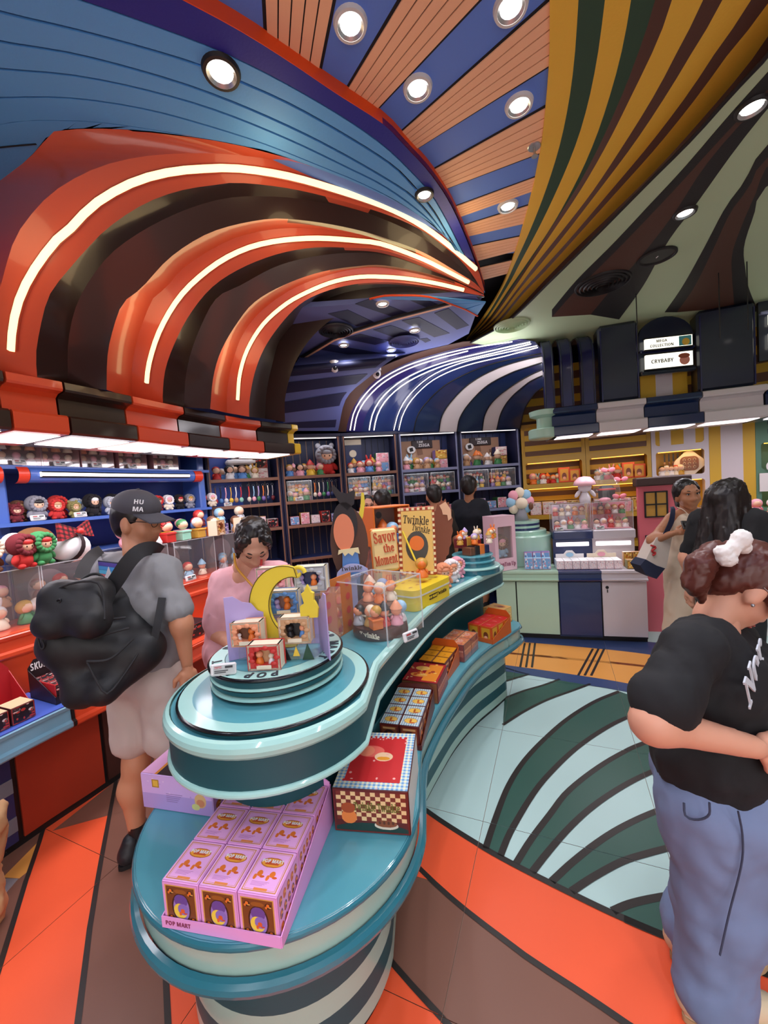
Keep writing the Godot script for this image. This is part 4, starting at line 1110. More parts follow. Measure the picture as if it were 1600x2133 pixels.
func make_island() -> void:
	var gloss := {"clearcoat_enabled": true, "clearcoat": .45, "clearcoat_roughness": .08}
	m("turquoise", "559fac", .3, gloss)
	m("teal", "2a6f7e", .25, gloss)
	m("dark_teal", "185058", .42)
	m("pale_mint", "a8d8d0", .25, gloss)
	m("grey_mint", "9fc0b4", .3, gloss)
	var c := D(-.43, -1.42)
	var lobe := func(r: float, a0: float, a1: float, n: int) -> Array:
		var o := []
		for i in n:
			var a := deg_to_rad(lerpf(a0, a1, float(i) / (n - 1)))
			o.append(V(c.x + sin(a) * r, 0, c.y + cos(a) * r))
		return o
	# angle 0 faces the camera, 90 the right
	var low: Array = lobe.call(.49, -120, 78, 40) + spl([V(.075, 0, -1.55), V(.1, 0, -1.68), V(.16, 0, -1.83), V(.24, 0, -2.0), V(.35, 0, -2.2), V(.47, 0, -2.4), V(.64, 0, -2.62), V(.84, 0, -2.82), V(.97, 0, -2.96), V(1.0, 0, -3.03), V(.97, 0, -3.12), V(.86, 0, -3.26), V(.72, 0, -3.3), V(.45, 0, -3.12), V(.1, 0, -2.75), V(-.2, 0, -2.4), V(-.5, 0, -2.05), V(-.72, 0, -1.88)], 60)
	var upper: Array = lobe.call(.36, -128, 62, 36) + spl([V(-.075, 0, -1.52), V(-.03, 0, -1.64), V(.05, 0, -1.83), V(.19, 0, -2.15), V(.38, 0, -2.5), V(.6, 0, -2.79), V(.84, 0, -3.06), V(.91, 0, -3.15), V(.92, 0, -3.22), V(.87, 0, -3.29), V(.76, 0, -3.36), V(.6, 0, -3.3), V(.3, 0, -2.98), V(.0, 0, -2.6), V(-.3, 0, -2.2), V(-.55, 0, -1.8)], 56)
	var lp := flat2(low)
	var up := flat2(upper)
	if Geometry2D.is_polygon_clockwise(lp):
		lp.reverse()
	if Geometry2D.is_polygon_clockwise(up):
		up.reverse()
	var o := thing("island_counter", "long curved turquoise and mint island counter with two display levels", "counter")
	# striped base
	var base := grown(lp, -.13)
	part(o, "kick_board", B.new().prism(grown(base, -.012), .0, .03, true), m("black"))
	var ys := [.03, .085, .155, .225, .295, .365, .435, .50]
	for i in 7:
		part(o, "base_stripe", B.new().prism(base, ys[i], ys[i + 1], true), m("grey_mint" if i % 2 == 0 else "dark_teal"))
	# lower shelf
	part(o, "lower_shelf_top", B.new().prism(grown(lp, -.004), .58, .60, true), m("turquoise"))
	part(o, "lower_shelf_roll", mould(lp, round_prof(.012, .576, .6005, -.008)), m("teal"))
	part(o, "lower_shelf_face", B.new().prism(grown(lp, -.012), .50, .58, true), m("grey_mint"))
	part(o, "lower_shelf_rail", mould(lp, round_prof(.024, .462, .508, -.006)), m("teal"))
	part(o, "lower_shelf_underside", B.new().prism(grown(lp, -.014), .468, .50, true), m("teal"))
	# support of the upper level
	part(o, "upper_support", B.new().prism(grown(up, -.15), .60, .89, true), m("dark_teal"))
	# upper level
	part(o, "upper_face", B.new().prism(up, .893, .985, true), m("dark_teal"))
	part(o, "upper_lower_lip", mould(up, round_prof(.012, .874, .897, -.002)), m("pale_mint"))
	part(o, "upper_underside", B.new().prism(grown(up, -.006), .876, .894, true), m("pale_mint"))
	part(o, "upper_rail", mould(up, round_prof(.022, .984, 1.038, -.008)), m("pale_mint"))
	part(o, "upper_top", B.new().prism(grown(up, -.012), .98, 1.032, true), m("turquoise"))
	# round turntable discs on the near end
	var d := thing("display_disc", "large round turquoise disc with a mint border on the island's end", "display stand", "", V(-.425, 1.033, -1.405))
	part(d, "drum", B.new().lathe([D(.325, 0), D(.325, .018), D(.32, .02)], Vector3.ZERO, 64), m("dark_teal"))
	part(d, "rim_line", B.new().lathe([D(.325, .01), D(.331, .013), D(.329, .018), D(.322, .02)], Vector3.ZERO, 64, Basis.IDENTITY, false), m("black_gloss"))
	part(d, "border", B.new().lathe([D(.324, .019), D(.322, .02), D(.28, .02)], Vector3.ZERO, 64), m("pale_mint"))
	part(d, "top", B.new().lathe([D(.28, .02), D(.0, .02)], Vector3.ZERO, 64), m("turquoise"))
	var e := thing("round_riser", "small round two step teal riser with dark letters on its mint border", "display stand", "", V(-.43, 1.0535, -1.45))
	var prof := [D(.232, 0), D(.232, .012)]
	part(e, "drum", B.new().lathe([D(.222, 0), D(.222, .02), D(.232, .028), D(.232, .075)], Vector3.ZERO, 56), m("dark_teal"))
	for y in [.016, .05]:
		part(e, "mint_line", B.new().lathe([D(.222, y - .005), D(.236, y - .004), D(.236, y + .004), D(.222, y + .005)], Vector3.ZERO, 56), m("pale_mint"))
		part(e, "dark_line", B.new().lathe([D(.222, y - .010), D(.2365, y - .008), D(.2365, y - .004), D(.222, y - .004)], Vector3.ZERO, 56), m("black_gloss"))
	part(e, "rim_line", B.new().lathe([D(.232, .072), D(.241, .076), D(.241, .084), D(.234, .087)], Vector3.ZERO, 56, Basis.IDENTITY, false), m("black_gloss"))
	part(e, "border", B.new().lathe([D(.238, .085), D(.234, .087), D(.182, .087)], Vector3.ZERO, 56), m("pale_mint"))
	part(e, "top", B.new().lathe([D(.184, .087), D(.0, .087)], Vector3.ZERO, 56), m("turquoise"))
	var deg := 16.0
	for ch in "POP MART  POP MART  POP MART":
		deg -= 11.5
		if ch == " ":
			continue
		var a := deg_to_rad(deg + 8.0)
		var out := V(sin(a), 0, cos(a))
		words(e, "letter", ch, .034, Transform3D(Basis(-V(cos(a), 0, -sin(a)), out, Vector3.UP), out * .208 + V(0, .088, 0)), m("ink_letter", "26303a", .5), .002)
	# twin riser at the far end
	var f := thing("round_riser", "round teal three step riser holding the block castle toy", "display stand", "", V(.66, 1.033, -3.06))
	var y := .0
	for k in [[.20, .05], [.165, .045], [.15, .04]]:
		part(f, "step", B.new().lathe([D(k[0], y), D(k[0], y + k[1] - .012)], Vector3.ZERO, 40), m("teal"))
		part(f, "step_lip", B.new().lathe([D(k[0] - .01, y + k[1] - .014), D(k[0] + .006, y + k[1] - .012), D(k[0] + .006, y + k[1] - .004), D(k[0], y + k[1]), D(0, y + k[1])], Vector3.ZERO, 40), m("pale_mint" if k[0] > .18 else "turquoise"))
		y += k[1]


# ---- the left hand fixture ------------------------------------------------------------------------
func make_left_fixture() -> void:
	var gloss := {"clearcoat_enabled": true, "clearcoat": .5, "clearcoat_roughness": .1}
	m("fix_orange", "e5502c", .4, gloss)
	m("fix_rust", "9c2f17", .5)
	m("fix_dark", "3c1c16", .5)
	m("fix_blue", "4a68c8", .4, gloss)
	m("fix_sky", "7fb2cc", .4, gloss)
	m("panel_navy", "232a58", .5)
	m("panel_grey", "70757f", .5)
	m("post_blue", "4466b4", .45, gloss)
	# cabinets under the counter, one by one
	var cuts := [-1.5, -.75, -.06, .36, .80, 1.2, 1.6, 2.0, 2.45]
	var kinds := ["striped", "striped", "rust", "dark", "rust", "dark", "rust", "dark"]
	var said := {"striped": "navy cabinet front with grey stripes under the blue counter edge", "rust": "rust orange cabinet front under the orange counter edge", "dark": "dark brown cabinet front under the orange counter edge"}
	for i in 8:
		var s0: float = cuts[i]
		var s1: float = cuts[i + 1]
		var o := thing("base_cabinet", said[kinds[i]], "cabinet", "cabinets under the left counter")
		var a := left_line(.14, s0 + .012, s1 - .012, 5, .045)
		var b := on_y(a, .525)
		var back := left_line(.2, s0, s1, 5, .0)
		part(o, "carcass", B.new().slab(left_line(.155, s0, s1, 5, .0), left_line(.155, s0, s1, 5, .54), V(-.3, 0, -.1)), m("black"))
		part(o, "door_panel", B.new().slab(a, b, V(-.02, 0, -.01)), m("fix_rust" if kinds[i] == "rust" else "fix_dark" if kinds[i] == "dark" else "panel_navy"))
		if kinds[i] == "striped":
			for y in [.1, .3]:
				part(o, "stripe", B.new().slab(left_line(.136, s0 + .012, s1 - .012, 5, y), left_line(.136, s0 + .012, s1 - .012, 5, y + .075), V(-.004, 0, -.002)), m("panel_grey"))
	# two stepped counters; blue on the near part, orange beyond
	for k in [["lower", .03, .66, .19, "fix_blue", "fix_sky"], ["upper", .44, 1.03, .44, "fix_blue", "fix_sky"]]:
		var o := thing("stepped_counter", "%s step of the left counter, blue then orange" % k[0], "counter")
		var off: float = k[1]
		var y: float = k[2]
		var prof := [D(0, -.135), D(.008, -.125), D(.008, -.105), D(-.01, -.095), D(-.012, -.04), D(.0, -.03), D(.006, -.012), D(-.006, .0)]
		var cut: float = -.02 + (.19 if k[0] == "lower" else -.02)
		var spans := [[-1.5, cut - .008, k[5]], [cut + .008, 2.2, "fix_orange"]]
		for sp in spans:
			var line := left_line(off, sp[0], sp[1], 22, y)
			part(o, "front_moulding", B.new().sweep(line, prof), m(sp[2]))
			part(o, "top", B.new().slab(line, left_line(off + (.44 if k[0] == "lower" else .76), sp[0], sp[1], 22, y), V(0, -.02, 0)), m("fix_blue" if sp[2] == k[5] else "fix_orange"))
			if k[0] == "upper":
				part(o, "riser", B.new().slab(left_line(off + .012, sp[0], sp[1], 22, .66), left_line(off + .012, sp[0], sp[1], 22, y - .1), V(-.02, 0, -.01)), m("fix_orange" if sp[2] == "fix_orange" else "fix_orange"))
		var j := left_line(off, cut - .008, cut + .008, 2, y)
		part(o, "joint", B.new().sweep(j, prof.map(func(p): return p + D(.006, .002))), m("black"))
	# blue shelving above
	var o := thing("blue_shelf_unit", "blue wall shelf frame with red ended light bar behind the plush toys", "shelf")
	for s in [-.7, .31, 1.84]:
		var a := left_at(1.0, s, 1.0)
		part(o, "post", B.new().bbox(a + V(0, .75, 0), V(.07, 1.6, .3), .012, Basis(Vector3.UP, left_yaw(s))), m("post_blue"))
	part(o, "shelf_board", B.new().slab(left_line(.78, -.9, 1.86, 16, 1.66), left_line(1.18, -.9, 1.86, 16, 1.66), V(0, -.025, 0)), m("post_blue"))
	part(o, "upper_shelf_board", B.new().slab(left_line(.77, -.9, 1.86, 16, 2.035), left_line(1.18, -.9, 1.86, 16, 2.035), V(0, -.025, 0)), m("post_blue"))
	part(o, "middle_shelf_board", B.new().slab(left_line(.86, -.9, 1.86, 16, 1.40), left_line(1.18, -.9, 1.86, 16, 1.40), V(0, -.02, 0)), m("post_blue"))
	var k := 0
	for span in [[-.5, .22], [.46, 1.72]]:
		var bar := left_line(.8, span[0], span[1], 12, 1.975)
		var prof := []
		for i in 13:
			var a := -PI * .5 + PI * i / 12
			prof.append(D(cos(a) * .06, sin(a) * .055))
		part(o, "light_bar_body", B.new().sweep(bar, prof), m("post_blue"))
		var tube := left_line(.8 - .06, span[0] + .06, span[1] - .05, 12, 1.975)
		part(o, "light_bar_frame", B.new().tube(tube, .022, 10), m("black"))
		part(o, "light_tube", B.new().tube(tube.map(func(p): return p + (V(0, 1.7, 0) - p).normalized() * .008), .017, 10), m("led_white_glow"))
		for e in [[span[0] - .085, span[0] - .004], [span[1] + .004, span[1] + .07]]:
			part(o, "red_end", B.new().sweep(left_line(.8, e[0], e[1], 4, 1.975), prof.map(func(p): return p * 1.05)), m("end_red", "d23a22", .4))
		var mid := left_at(.8 - .1, (span[0] + span[1]) / 2, 1.975)
		area(mid, V(cos(.6), -.1, .3), D(.7, .04), LIGHT_WHITE, .05, o)


# ---- shelves along the back wall ------------------------------------------------------------------
var back_pts := [V(-1.907, 0, -4.35), V(-1.192, 0, -4.75), V(-.478, 0, -5), V(.236, 0, -5.15), V(1.049, 0, -5.3), V(1.916, 0, -5.45)]


func bay_frame(a: Vector3, b: Vector3) -> Transform3D:
	# x runs from a to b, z comes out towards the room, origin in the middle
	var x := (b - a).normalized()
	var z := x.cross(Vector3.UP).normalized()
	if z.dot(-a) < 0:
		z = -z
	return Transform3D(Basis(x, Vector3.UP, x.cross(Vector3.UP)), (a + b) / 2)


func make_back_shelves() -> void:
	m("shelf_navy", "1f2f63", .45, {"clearcoat_enabled": true, "clearcoat": .4, "clearcoat_roughness": .1})
	m("shelf_dark", "15193a", .5)
	m("shelf_wood", "8a6250", .5)
	m("shelf_trim", "8d93b8", .4)
	m("plank_navy", "1c2750", .5)
	m("plank_joint", "a98f80", .6)
	var said := ["navy shelf bay with cream plank joints beside the cornice end", "navy shelf bay with cream plank joints and wooden trims holding the large grey plush bear", "navy shelf bay with wooden trims behind the cut out display doll", "navy shelf bay with pale blue trims and a brown poster board", "navy shelf bay with pale blue trims next to the yellow shelves"]
	for i in 5:
		var a: Vector3 = back_pts[i]
		var b: Vector3 = back_pts[i + 1]
		var f := bay_frame(a, b)
		var w := a.distance_to(b)
		var o := thing("shelf_bay", said[i], "shelf")
		o.transform = f
		var warm := i < 3
		part(o, "back_panel", B.new().box(V(0, 1.22, -.36), V(w, 2.44, .02)), m("plank_joint" if i < 2 else "shelf_dark"))
		var n := 8
		for k in n:
			var pw := (w - .04) / n
			part(o, "plank", B.new().box(V(-w / 2 + .02 + pw * (k + .5), 1.22, -.345), V(pw - .012, 2.44, .012)), m("plank_navy" if i < 3 else "shelf_navy"))
		for sx in [-1.0, 1.0]:
			part(o, "upright", B.new().bbox(V(sx * (w / 2 - .02), 1.22, -.17), V(.036, 2.44, .36), .004), m("shelf_dark"))
			part(o, "upright_trim", B.new().box(V(sx * (w / 2 - .034), 1.22, .006), V(.016, 2.44, .012)), m("shelf_wood" if warm else "shelf_trim"))
		part(o, "top_board", B.new().bbox(V(0, 2.43, -.17), V(w, .04, .38), .004), m("shelf_dark"))
		for y in [1.95, 1.65, 1.36, .95, .5, .06]:
			var sh := part(o, "shelf_board", B.new().box(V(0, y - .018, -.17), V(w - .07, .028, .34)), m("shelf_navy"))
			part(sh, "shelf_lip", B.new().bbox(V(0, y - .018, .008), V(w - .07, .036, .014), .003), m("shelf_wood" if warm else "shelf_trim"))
		# thin light strips under the shelf boards
		for y in [2.40, 1.925]:
			part(o, "light_strip", B.new().box(V(0, y, -.02), V(w - .1, .008, .012)), m("led_white_glow"))
		area(f * V(0, 2.38, -.02), f.basis * V(0, -1, -.35), D(w * .8, .03), LIGHT_WHITE, .06, o)
		area(f * V(0, 1.905, -.02), f.basis * V(0, -1, -.35), D(w * .8, .03), LIGHT_WHITE, .03, o)


# ---- yellow shelves to the right of them ------------------------------------------------------------
var yellow_pts := [V(1.922, 0, -5.43), V(2.671, 0, -5.2), V(3.325, 0, -4.9), V(3.808, 0, -4.62), V(4.136, 0, -4.4), V(4.477, 0, -4.1)]


func panel_with_hole(w: float, h: float, hw: float, hh: float, r: float) -> B:
	# a flat front with a round cornered opening, in the xy plane, made of four strips round the hole
	var b := B.new().flat()
	var hole := rrect(hw, hh, r, 4)
	var n := hole.size()
	for i in n:
		var p := hole[i]
		var q := hole[(i + 1) % n]
		var pe := D(signf(p.x) * w / 2, signf(p.y) * h / 2)
		var qe := D(signf(q.x) * w / 2, signf(q.y) * h / 2)
		b.quad(V(p.x, p.y, 0), V(q.x, q.y, 0), V(qe.x, qe.y, 0), V(pe.x, pe.y, 0))
		b.quad(V(p.x, p.y, 0), V(q.x, q.y, 0), V(q.x, q.y, -.03), V(p.x, p.y, -.03))
	return b


func make_yellow_shelves() -> void:
	m("shelf_yellow", "c79a2e", .4)
	m("stripe_yellow", "d9ad32", .5)
	m("stripe_brown", "6b4630", .5)
	m("bay_white", "d8cfd6", .45)
	m("bay_green", "5d8a74", .5)
	glow("cove_light_glow", Color(1.0, .72, .3), 2.2)
	var said := ["yellow shelf bay with brown stripes beside the navy shelves", "yellow shelf bay with brown stripes behind the clear bag display", "white framed shelf bay with broad yellow stripes", "yellow and white broad striped wall panel", "green shelf bay with navy bands at the striped panel's side"]
	for i in 5:
		var a: Vector3 = yellow_pts[i]
		var b: Vector3 = yellow_pts[i + 1]
		var f := bay_frame(a, b)
		var w := a.distance_to(b)
		var o := thing("shelf_bay" if i != 3 else "broad_stripe_wall", said[i], "shelf" if i != 3 else "wall panel")
		o.transform = f
		if i == 3:
			for k in 3:
				part(o, "stripe", B.new().box(V(w * (-.5 + (.13 + .37 * k)), 1.225, -.02), V(w * (.26 if k != 1 else .48), 2.45, .04)), m("stripe_yellow" if k != 1 else "bay_white"))
			continue
		var frame := "shelf_yellow" if i < 2 else "bay_white" if i == 2 else "bay_green"
		# rows: top panel 2.40..1.98, niche 1.95..1.62, niche 1.57..1.25, base
		part(o, "back_panel", B.new().box(V(0, 1.22, -.34), V(w, 2.45, .02)), m("stripe_brown" if i < 2 else "shelf_yellow" if i == 2 else "bay_green"))
		if i < 2:
			for k in 6:
				part(o, "back_stripe", B.new().box(V(0, 1.30 + .13 * k, -.325), V(w - .06, .065, .012)), m("stripe_yellow"))
		var top := part(o, "top_front", panel_with_hole(w - .004, .49, w - .09, .40, .035), m(frame))
		top.position = V(0, 2.205, 0)
		part(o, "top_panel", B.new().box(V(0, 2.205, -.02), V(w - .07, .42, .02)), m("stripe_yellow" if i < 3 else "bay_green"))
		if i < 2:
			for k in 3:
				part(o, "stripe", B.new().box(V(0, 2.055 + .14 * k, -.008), V(w - .09, .065, .006)), m("stripe_brown"))
		elif i == 2:
			for k in 2:
				part(o, "stripe", B.new().box(V(w * (-.24 + .42 * k), 2.205, -.008), V(w * .2, .40, .006)), m("bay_white"))
		else:
			for k in 4:
				part(o, "stripe", B.new().box(V(0, 2.05 + .1 * k, -.008), V(w - .2, .05, .006)), m("panel_navy"))
		var yy := [1.785, 1.40, 1.0, .45]
		var hh := [.35, .42, .38, .72]
		for k in 4:
			var fr := part(o, "front_frame", panel_with_hole(w - .004, hh[k], w - .09, hh[k] - .06, .03), m(frame))
			fr.position = V(0, yy[k], 0)
			part(o, "shelf_board", B.new().box(V(0, yy[k] - hh[k] / 2 + .015, -.17), V(w - .05, .03, .32)), m(frame))
			if k < 2:
				part(o, "cove_light", B.new().box(V(0, yy[k] + hh[k] / 2 - .036, -.04), V(w - .14, .008, .012)), m("cove_light_glow"))
				area(f * V(0, yy[k] + hh[k] / 2 - .05, -.05), f.basis * V(0, -1, -.4), D(w * .8, .02), Color(1.0, .78, .42), .035, o)
		for sx in [-1.0, 1.0]:
			part(o, "side", B.new().box(V(sx * (w / 2 - .012), 1.22, -.17), V(.02, 2.45, .33)), m(frame))
	# striped wall above the yellow shelves
	var wl := structure("wall_striped")
	for i in 5:
		var a: Vector3 = yellow_pts[i] + V(0, 0, -.1)
		var b: Vector3 = yellow_pts[i + 1] + V(0, 0, -.1)
		for k in 8:
			var y := 2.40 + .1 * k
			part(wl, "stripe", B.new().slab([a + V(0, y, 0), b + V(0, y, 0)], [a + V(0, y + .1, 0), b + V(0, y + .1, 0)], V(0, 0, -.03)), m("stripe_brown" if k % 2 == 0 else "stripe_yellow"))


# ---- the wall counter in front of the yellow shelves --------------------------------------------------
var counter_pts := [V(1.16, 0, -4.295), V(1.36, 0, -4.22), V(1.76, 0, -4.085), V(2.145, 0, -3.97), V(2.535, 0, -3.855)]


func make_wall_counter() -> void:
	m("cab_mint", "a9c8b0", .4)
	m("cab_navy", "142a5c", .4, {"clearcoat_enabled": true, "clearcoat": .4, "clearcoat_roughness": .1})
	m("cab_white", "c9c3ca", .4)
	var cols := ["cab_mint", "cab_mint", "cab_navy", "cab_white"]
	var said := ["mint green cabinet at the rounded end of the wall counter", "mint green cabinet beside the navy one", "navy blue cabinet between the mint and white ones", "white cabinet with a small black lock"]
	for i in 4:
		var a: Vector3 = counter_pts[i]
		var b: Vector3 = counter_pts[i + 1]
		var f := bay_frame(a, b)
		var w := a.distance_to(b)
		var o := thing("counter_cabinet", said[i], "cabinet")
		o.transform = f
		part(o, "carcass", B.new().box(V(0, .33, -.36), V(w - .002, .58, .66)), m("black" if i != 2 else "cab_navy"))
		part(o, "door", B.new().bbox(V(0, .345, -.012), V(w - .012, .56, .022), .003), m(cols[i]))
		part(o, "kick_board", B.new().box(V(0, .025, -.06), V(w, .05, .02)), m("black"))
		if i == 3:
			part(o, "lock", B.new().lathe([D(0, .004), D(.014, .004), D(.016, 0)], V(-w / 2 + .05, .57, .0), 14, Basis(Vector3.RIGHT, PI / 2)), m("black_gloss"))
			part(o, "key", B.new().box(V(-w / 2 + .05, .535, .008), V(.008, .03, .006)), m("black_gloss"))
		# worktop with a lip, riser with a light slot, upper ledge
		var line := [V(-w / 2, 0, 0), V(0, 0, 0), V(w / 2, 0, 0)]
		var prof := [D(.0, .63), D(.03, .64), D(.035, .655), D(.012, .665), D(.014, .71), D(.026, .72), D(.024, .742), D(-.4, .745)]
		part(o, "worktop", B.new().sweep(line, prof), m(cols[i]))
		if i >= 2:
			part(o, "riser", B.new().box(V(0, .92, -.36), V(w - .002, .36, .02)), m(cols[i]))
			part(o, "slot_light", B.new().bbox(V(0, .965, -.347), V(w - .07, .045, .008), .004), m("panel_light_glow"))
			part(o, "upper_ledge", B.new().bbox(V(0, 1.07, -.47), V(w - .002, .10, .36), .012), m(cols[i]))
			area(f * V(0, .95, -.33), f.basis * V(0, -.5, 1), D(w * .8, .04), LIGHT_WHITE, .03, o)
	# the mint drum behind the first cabinets and its striped turntable
	var o := thing("mint_drum", "round mint display drum with navy striped turntable on the wall counter", "display stand", "", V(1.62, .746, -4.70))
	part(o, "drum", B.new().lathe([D(.33, 0), D(.33, .32), D(.315, .335), D(0, .335)], Vector3.ZERO, 48), m("mint_paint"))
	part(o, "step", B.new().lathe([D(.27, .335), D(.27, .375), D(.26, .385), D(0, .385)], Vector3.ZERO, 48), m("mint_paint"))
	for k in 4:
		part(o, "turntable_ring", B.new().lathe([D(.2, .385 + k * .026), D(.2, .411 + k * .026), D(0, .411 + k * .026)], Vector3.ZERO, 40), m("cab_navy" if k % 2 == 0 else "mint_paint"))


# ---- navy columns and lit signs above the right ledge -------------------------------------------------
func make_sign_columns() -> void:
	var dirn := (right_line_pts[3] - right_line_pts[0] as Vector3).normalized()
	var back := V(dirn.z, 0, -dirn.x)
	if back.z > 0:
		back = -back
	m("rib_navy", "14174c", .3, {"clearcoat_enabled": true, "clearcoat": .7, "clearcoat_roughness": .08})
	m("column_navy", "081630", .4, {"clearcoat_enabled": true, "clearcoat": .6, "clearcoat_roughness": .1})
	for k in [[V(1.764, 2.43, -4.051), .10], [V(1.932, 2.43, -4.016), .12], [V(2.137, 2.43, -3.995), .13]]:
		var p: Vector3 = k[0] + back * .1
		var o := thing("navy_rib", "glossy navy curved rib rising from the white and navy cornice", "pillar", "navy ribs on the cornice")
		var path := [p, p + V(0, .3, 0), p + V(0, .48, 0), p + V(0, .6, 0) + back * .03, p + V(0, .69, 0) + back * .1, p + V(0, .74, 0) + back * .22, p + V(0, .76, 0) + back * .5]
		path = spl(path, 18)
		var l := []
		var r := []
		for q in path:
			l.append(q - dirn * k[1] * .5)
			r.append(q + dirn * k[1] * .5)
		part(o, "face", B.new().slab(l, r, back * .07 + V(0, .02, 0)), m("rib_navy"))
		for e in [-.4, .4]:
			part(o, "bead", B.new().tube(path.map(func(q): return q + dirn * k[1] * e - back * .002), .006, 5), m("column_navy"))
	for k in [[V(2.259, 2.43, -4.033), V(2.608, 2.43, -3.932), "wide navy column left of the lit name signs"], [V(3.096, 2.43, -3.825), V(3.513, 2.43, -3.663), "wide navy column right of the lit name signs"]]:
		var a: Vector3 = k[0]
		var b: Vector3 = k[1]
		var f := bay_frame(a, b)
		var w := a.distance_to(b)
		var o := thing("navy_column", k[2], "pillar")
		o.transform = f.translated(back * .06)
		part(o, "shaft", B.new().bbox(V(0, .385, -.1), V(w, .77, .22), .03), m("column_navy"))
		part(o, "side_bead", B.new().box(V(w / 2 - .02, .36, .014), V(.012, .7, .012)), m("rib_navy"))
		part(o, "side_bead", B.new().box(V(-w / 2 + .02, .36, .014), V(.012, .7, .012)), m("rib_navy"))
	# sign bay between the columns
	var a: Vector3 = V(2.593, 2.43, -3.888)
	var b: Vector3 = V(3.084, 2.43, -3.822)
	var f := bay_frame(a, b).translated(back * .10)
	var w := a.distance_to(b)
	var o := thing("sign_bay", "navy arched bay that holds the two lit name signs", "sign frame")
	o.transform = f
	var arch := PackedVector2Array()
	for i in 13:
		var t := PI * i / 12
		arch.append(D(cos(t) * w * .5, .58 + sin(t) * .19))
	arch.append(D(-w * .5, .24))
	arch.append(D(w * .5, .24))
	part(o, "backing", B.new().cut(arch, Transform3D(Basis.IDENTITY, V(0, 0, -.05)), .04), m("column_navy"))
	part(o, "lower_rail", B.new().bbox(V(0, .24, 0), V(w, .04, .06), .01), m("column_navy"))
	part(o, "middle_rail", B.new().bbox(V(0, .45, 0), V(w, .03, .05), .01), m("rib_navy"))
	# broad striped panel low behind the bay
	var st := thing("striped_back_panel", "yellow and white broad striped panel below the lit signs", "wall panel")
	st.transform = f.translated(back * .16)
	for k in [[-.44, .1, "stripe_brown"], [-.25, .3, "stripe_yellow"], [.06, .32, "bay_white"], [.36, .28, "stripe_yellow"]]:
		part(st, "stripe", B.new().box(V(w * k[0], .12, 0), V(w * k[1], .36, .02)), m(k[2]))
	var glowm := glow("sign_light_glow", Color(1.0, .98, .9), 1.15)
	var ink := m("sign_ink", "23262c", .5)
	for k in [["MEGA\nCOLLECTION", .505, .1, "upper lit white name sign with two lines of text and a small picture"], ["CRYBABY", .335, .135, "lower lit white name sign with one word and a small pink picture"]]:
		var s := thing("lit_sign", k[3], "sign")
		s.transform = f.translated_local(V(.0, k[1], .03))
		part(s, "sign_light_box", B.new().box(Vector3.ZERO, V(w * .84, k[2], .03)), glowm)
		part(s, "frame_top", B.new().box(V(0, k[2] / 2 + .006, 0), V(w * .88, .012, .036)), m("black"))
		part(s, "frame_bottom", B.new().box(V(0, -k[2] / 2 - .006, 0), V(w * .88, .012, .036)), m("black"))
		words(s, "lettering", k[0], .026 if k[2] < .12 else .036, Transform3D(Basis.IDENTITY, V(-w * .13, 0, .0165)), ink, .002, false, w * .42 if k[2] < .12 else w * .4)
		if k[2] < .12:
			part(s, "picture_field", B.new().box(V(w * .29, 0, .016), V(w * .22, k[2] * .9, .002)), m("sign_teal", "58b0b8", .5))
			part(s, "picture_spot", B.new().lathe([D(0, .002), D(.034, .002)], V(w * .3, -.012, .0165), 16, Basis(Vector3.RIGHT, PI / 2)), m("sign_yellow", "ecc34a", .5))
		else:
			part(s, "picture_blob", B.new().lathe([D(0, .002), D(.046, .002)], V(w * .27, -.012, .0165), 20, Basis(Vector3.RIGHT, PI / 2)), m("sign_pink", "e89a86", .5))
			part(s, "picture_cap", B.new().lathe([D(0, .002), D(.04, .002)], V(w * .26, .028, .0175), 16, Basis(Vector3.RIGHT, PI / 2) * Basis.from_scale(V(1.3, 1, .6))), m("sign_brown", "a8583c", .5))
	# the next bay's signs, cut by the picture's edge
	var c: Vector3 = V(3.564, 2.43, -3.692)
	var f2 := bay_frame(c, c + dirn * .42 + V(.03, 0, .08)).translated(back * .08)
	var n := thing("sign_bay", "navy bay with lit signs beyond the second wide column", "sign frame")
	n.transform = f2
	part(n, "backing", B.new().box(V(0, .5, -.04), V(.44, .54, .04)), m("column_navy"))
	part(n, "top_trim", B.new().bbox(V(0, .66, 0), V(.44, .02, .05), .005), m("shelf_trim"))
	for k in [[.59, .09], [.40, .13]]:
		var s := thing("lit_sign", "lit white sign at the far right bay, %s" % ("upper" if k[1] < .1 else "lower"), "sign")
		s.transform = f2.translated_local(V(.02, k[0], .01))
		part(s, "sign_light_box", B.new().box(Vector3.ZERO, V(.36, k[1], .03)), glowm)
		words(s, "lettering", "L", .03, Transform3D(Basis.IDENTITY, V(-.13, 0, .0165)), ink, .002)
	for p in [V(2.242, 3.2, -3.426), V(2.715, 3.2, -3.163), V(2.809, 3.2, -3.026)]:
		var r := thing("hanger_rod", "thin black hanger rod running from the ceiling to the navy columns", "rod", "hanger rods")
		part(r, "rod", B.new().tube([p, p + V(0, -.5, 0)], .004, 6), m("black"))


